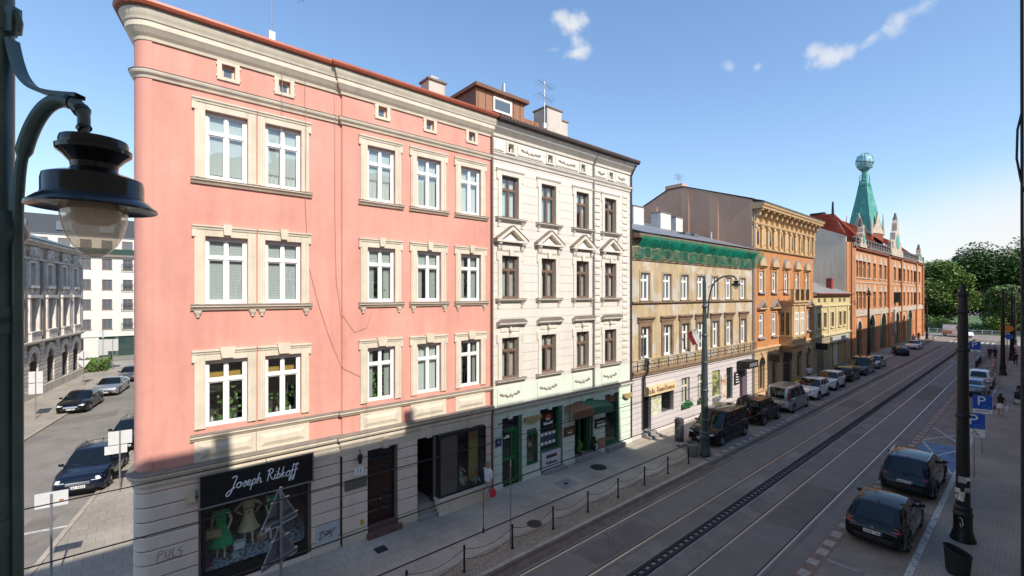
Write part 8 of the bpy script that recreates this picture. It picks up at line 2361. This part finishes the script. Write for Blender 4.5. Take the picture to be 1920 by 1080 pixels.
for i, (x, y, z, w, d_, h_, m_, lb) in enumerate(((2.75, 16.35, .8, .32, .25, .14, PEBB, 'pale box lying low in the corner shop window'), (2.8, 16.6, .82, .3, .25, .3, SIGN_WHITE, 'white box between the two front mannequins'), (3.5, 16.9, .85, .34, .25, .24, mat('salmon_box', (.55, .33, .22)), 'salmon pink box behind the sand dress'), (1.92, 16.35, .8, .22, .25, .18, mat('plum_cloth', (.16, .02, .07)), 'dark plum folded cloth at the left of the shop window'))):
    t = thing('display_box', lb, 'box', (x, y, z), R(i * 17 - 20))
    MB().cbox(-w / 2, w / 2, -d_ / 2, d_ / 2, 0, h_, .02).build('carton', m_, t)
    bx('lid', m_, t, -w / 2 - .01, w / 2 + .01, -d_ / 2 - .01, d_ / 2 + .01, h_, h_ + .03)
# ------------------------------------------------------------------ trees at the end of the street, hedge
LEAVES = [mat('mid_green_leaves', (.115, .19, .04), rough=.6, var=.35, vs=.5), mat('dark_green_leaves', (.07, .13, .03), rough=.6, var=.35, vs=.5), mat('light_green_leaves', (.14, .22, .045), rough=.6, var=.3, vs=.5)]
BARK = mat('grey_brown_bark', (.07, .055, .042), rough=.95, var=.3, vs=4)
def leaf_mass(mb, g_, c, rx, ry, rz_, n, s):
    for i in range(n):
        u = Vector((g_.gauss(0, 1), g_.gauss(0, 1), g_.gauss(0, 1))).normalized() * (g_.random() ** .4)
        p = Vector((c[0] + u.x * rx, c[1] + u.y * ry, c[2] + u.z * rz_))
        a_ = Vector((g_.uniform(-1, 1), g_.uniform(-1, 1), g_.uniform(-.6, .6))).normalized() * s * g_.uniform(.6, 1.3)
        b_ = a_.cross(Vector((g_.uniform(-1, 1), g_.uniform(-1, 1), 1)).normalized()).normalized() * s * .55 * g_.uniform(.6, 1.2)
        n0 = len(mb.v)
        mb.v += [tuple(p - a_), tuple(p + b_ * .8 - a_ * .1), tuple(p + a_), tuple(p - b_ * .8 + a_ * .1)]
        mb.f.append([n0, n0 + 1, n0 + 2, n0 + 3]); mb.mi.append(0)
def tree(label, x, y, h, cr, lm, seed, n=18000, s=.42, low=.14):
    g_ = random.Random(seed)
    t = thing('tree', label, 'tree', (x, y, 0), 0, 'trees beyond the junction')
    q = MB(); q.tube([(0, 0, -.1), (.1, 0, h * .2), (-.1, .1, h * .45), (.1, 0, h * .75)], [.35 * h / 18, .26 * h / 18, .2 * h / 18, .06], 8)
    cl = MB()
    for i in range(16):
        a_ = g_.random() * 6.28; f_ = (i + .5) / 16
        z = h * (low + .1 + (1 - low - .2) * f_)
        sp = cr * math.sin(math.pi * (.18 + .72 * f_)) * .75
        c = (sp * math.cos(a_) * g_.uniform(.4, 1), sp * math.sin(a_) * g_.uniform(.4, 1), z)
        q.tube([(0, 0, max(h * .2, z - cr * .6)), (c[0] * .5, c[1] * .5, z - cr * .2), c], [.12, .08, .03], 5)
        rr = cr * g_.uniform(.42, .6)
        leaf_mass(cl, g_, c, rr, rr, rr * .8, n // 18, s)
    leaf_mass(cl, g_, (0, 0, h * .6), cr * .8, cr * .8, h * .3, n // 9, s)
    q.build('trunk', BARK, t); cl.build('crown', lm, t)
T = [('mid green tree at the brick school corner, left end of the row', 158, 22.5, 16.5, 6.5, 0), ('bright green bushy tree second from the brick school', 161, 15.5, 17.5, 6.5, 2), ('tall dark tree with a broad crown above the far lamp posts', 172, 9.5, 21.5, 9, 1),
     ('tallest tree at the right with a rounded crown', 170, -1, 23, 9.5, 0), ('dark tree closing the right edge behind the poles', 172, -13, 22, 9, 1), ('pale green tree hidden behind the bushy one', 184, 20, 19, 8, 2),
     ('low spreading tree before the tallest one', 155, 4.5, 10.5, 5.5, 0), ('dense tree right of the low spreading one', 156, -6, 12, 6, 2), ('back tree between the dark and the tallest crown', 186, 4, 21, 9, 0), ('slim tree farthest left behind the school', 168, 31, 17, 7, 1)]
for i, (lb, x, y, h, cr, li) in enumerate(T):
    tree(lb, x, y, h, cr, LEAVES[li], 50 + i)
g = random.Random(9)
for i in range(9):
    y = -9 + i * 4.0
    b_ = thing('shrub', 'leafy shrub, %s from the left in the row below the park trees' % ('ninth', 'eighth', 'seventh', 'sixth', 'fifth', 'fourth', 'third', 'second', 'first')[i], 'shrub', (150.5 + g.uniform(-1, 1), y, 0), 0, 'shrubs below the park trees')
    cl = MB(); hh = g.uniform(2.4, 4.2)
    for j in range(5):
        leaf_mass(cl, g, (g.uniform(-1.2, 1.2), g.uniform(-1.6, 1.6), hh * g.uniform(.3, .75)), 1.3, 1.4, hh * .32, 180, .26)
    cl.build('foliage', LEAVES[(0, 2, 1)[i % 3]], b_); MB().cyl((0, 0, -.05), (0, 0, hh * .5), .08, .04, 6).build('stem', BARK, b_)
sheet('park_lawn', [(146, -60), (260, -60), (260, 70), (147.5, 70)], .01, GRASS)
fr_ = thing('park_fence', 'low white fence along the park edge at the junction', 'fence', (147.6, -8, 0))
for z in (.35, .8):
    bx('rail', SIGN_WHITE, fr_, -.03, .03, 0, 26, z, z + .07)
pm_ = MB().box(-.05, .05, -.05, .05, 0, .95).mesh('post', SIGN_WHITE)
for i in range(18):
    put('post', pm_, fr_, (0, i * 1.5, 0))
hd_ = thing('hedge', 'bright green clipped hedge at the end of the grey stone building', 'hedge', (-2.6, 72.5, 0), R(-8))
g = random.Random(4); cl = MB()
for i in range(3200):
    p = Vector((g.uniform(-1.3, 1.5), g.uniform(-2.4, 2.4), g.uniform(.1, 1.5)))
    if g.random() < .75: p[g.choice((0, 2))] = (1.5 if g.random() < .5 else -1.3) if False else p[0]
    leaf_mass(cl, g, p, .1, .1, .1, 1, .13)
cl.build('foliage', mat('hedge_leaves', (.13, .24, .03), rough=.6, var=.3, vs=2), hd_)
bx('stems', BARK, hd_, -.6, .8, -1.9, 1.9, 0, .7)
# church lantern far behind the trees
chl = thing('church_lantern', 'small church lantern with a cross far behind the trees', 'church', (262, 22, 0))
MB().lathe([(1.8, 0), (1.8, 22), (2.2, 22.6), (1.9, 23.6), (1.2, 24.6), (.5, 25.2), (0, 25.4)], 12).build('drum', SLATE, chl, smooth=35)
MB().box(-.12, .12, -.12, .12, 25.2, 28.2).build('cross', IRON, chl); MB().box(-.12, .12, -.9, .9, 26.9, 27.2).build('cross_bar', IRON, chl)
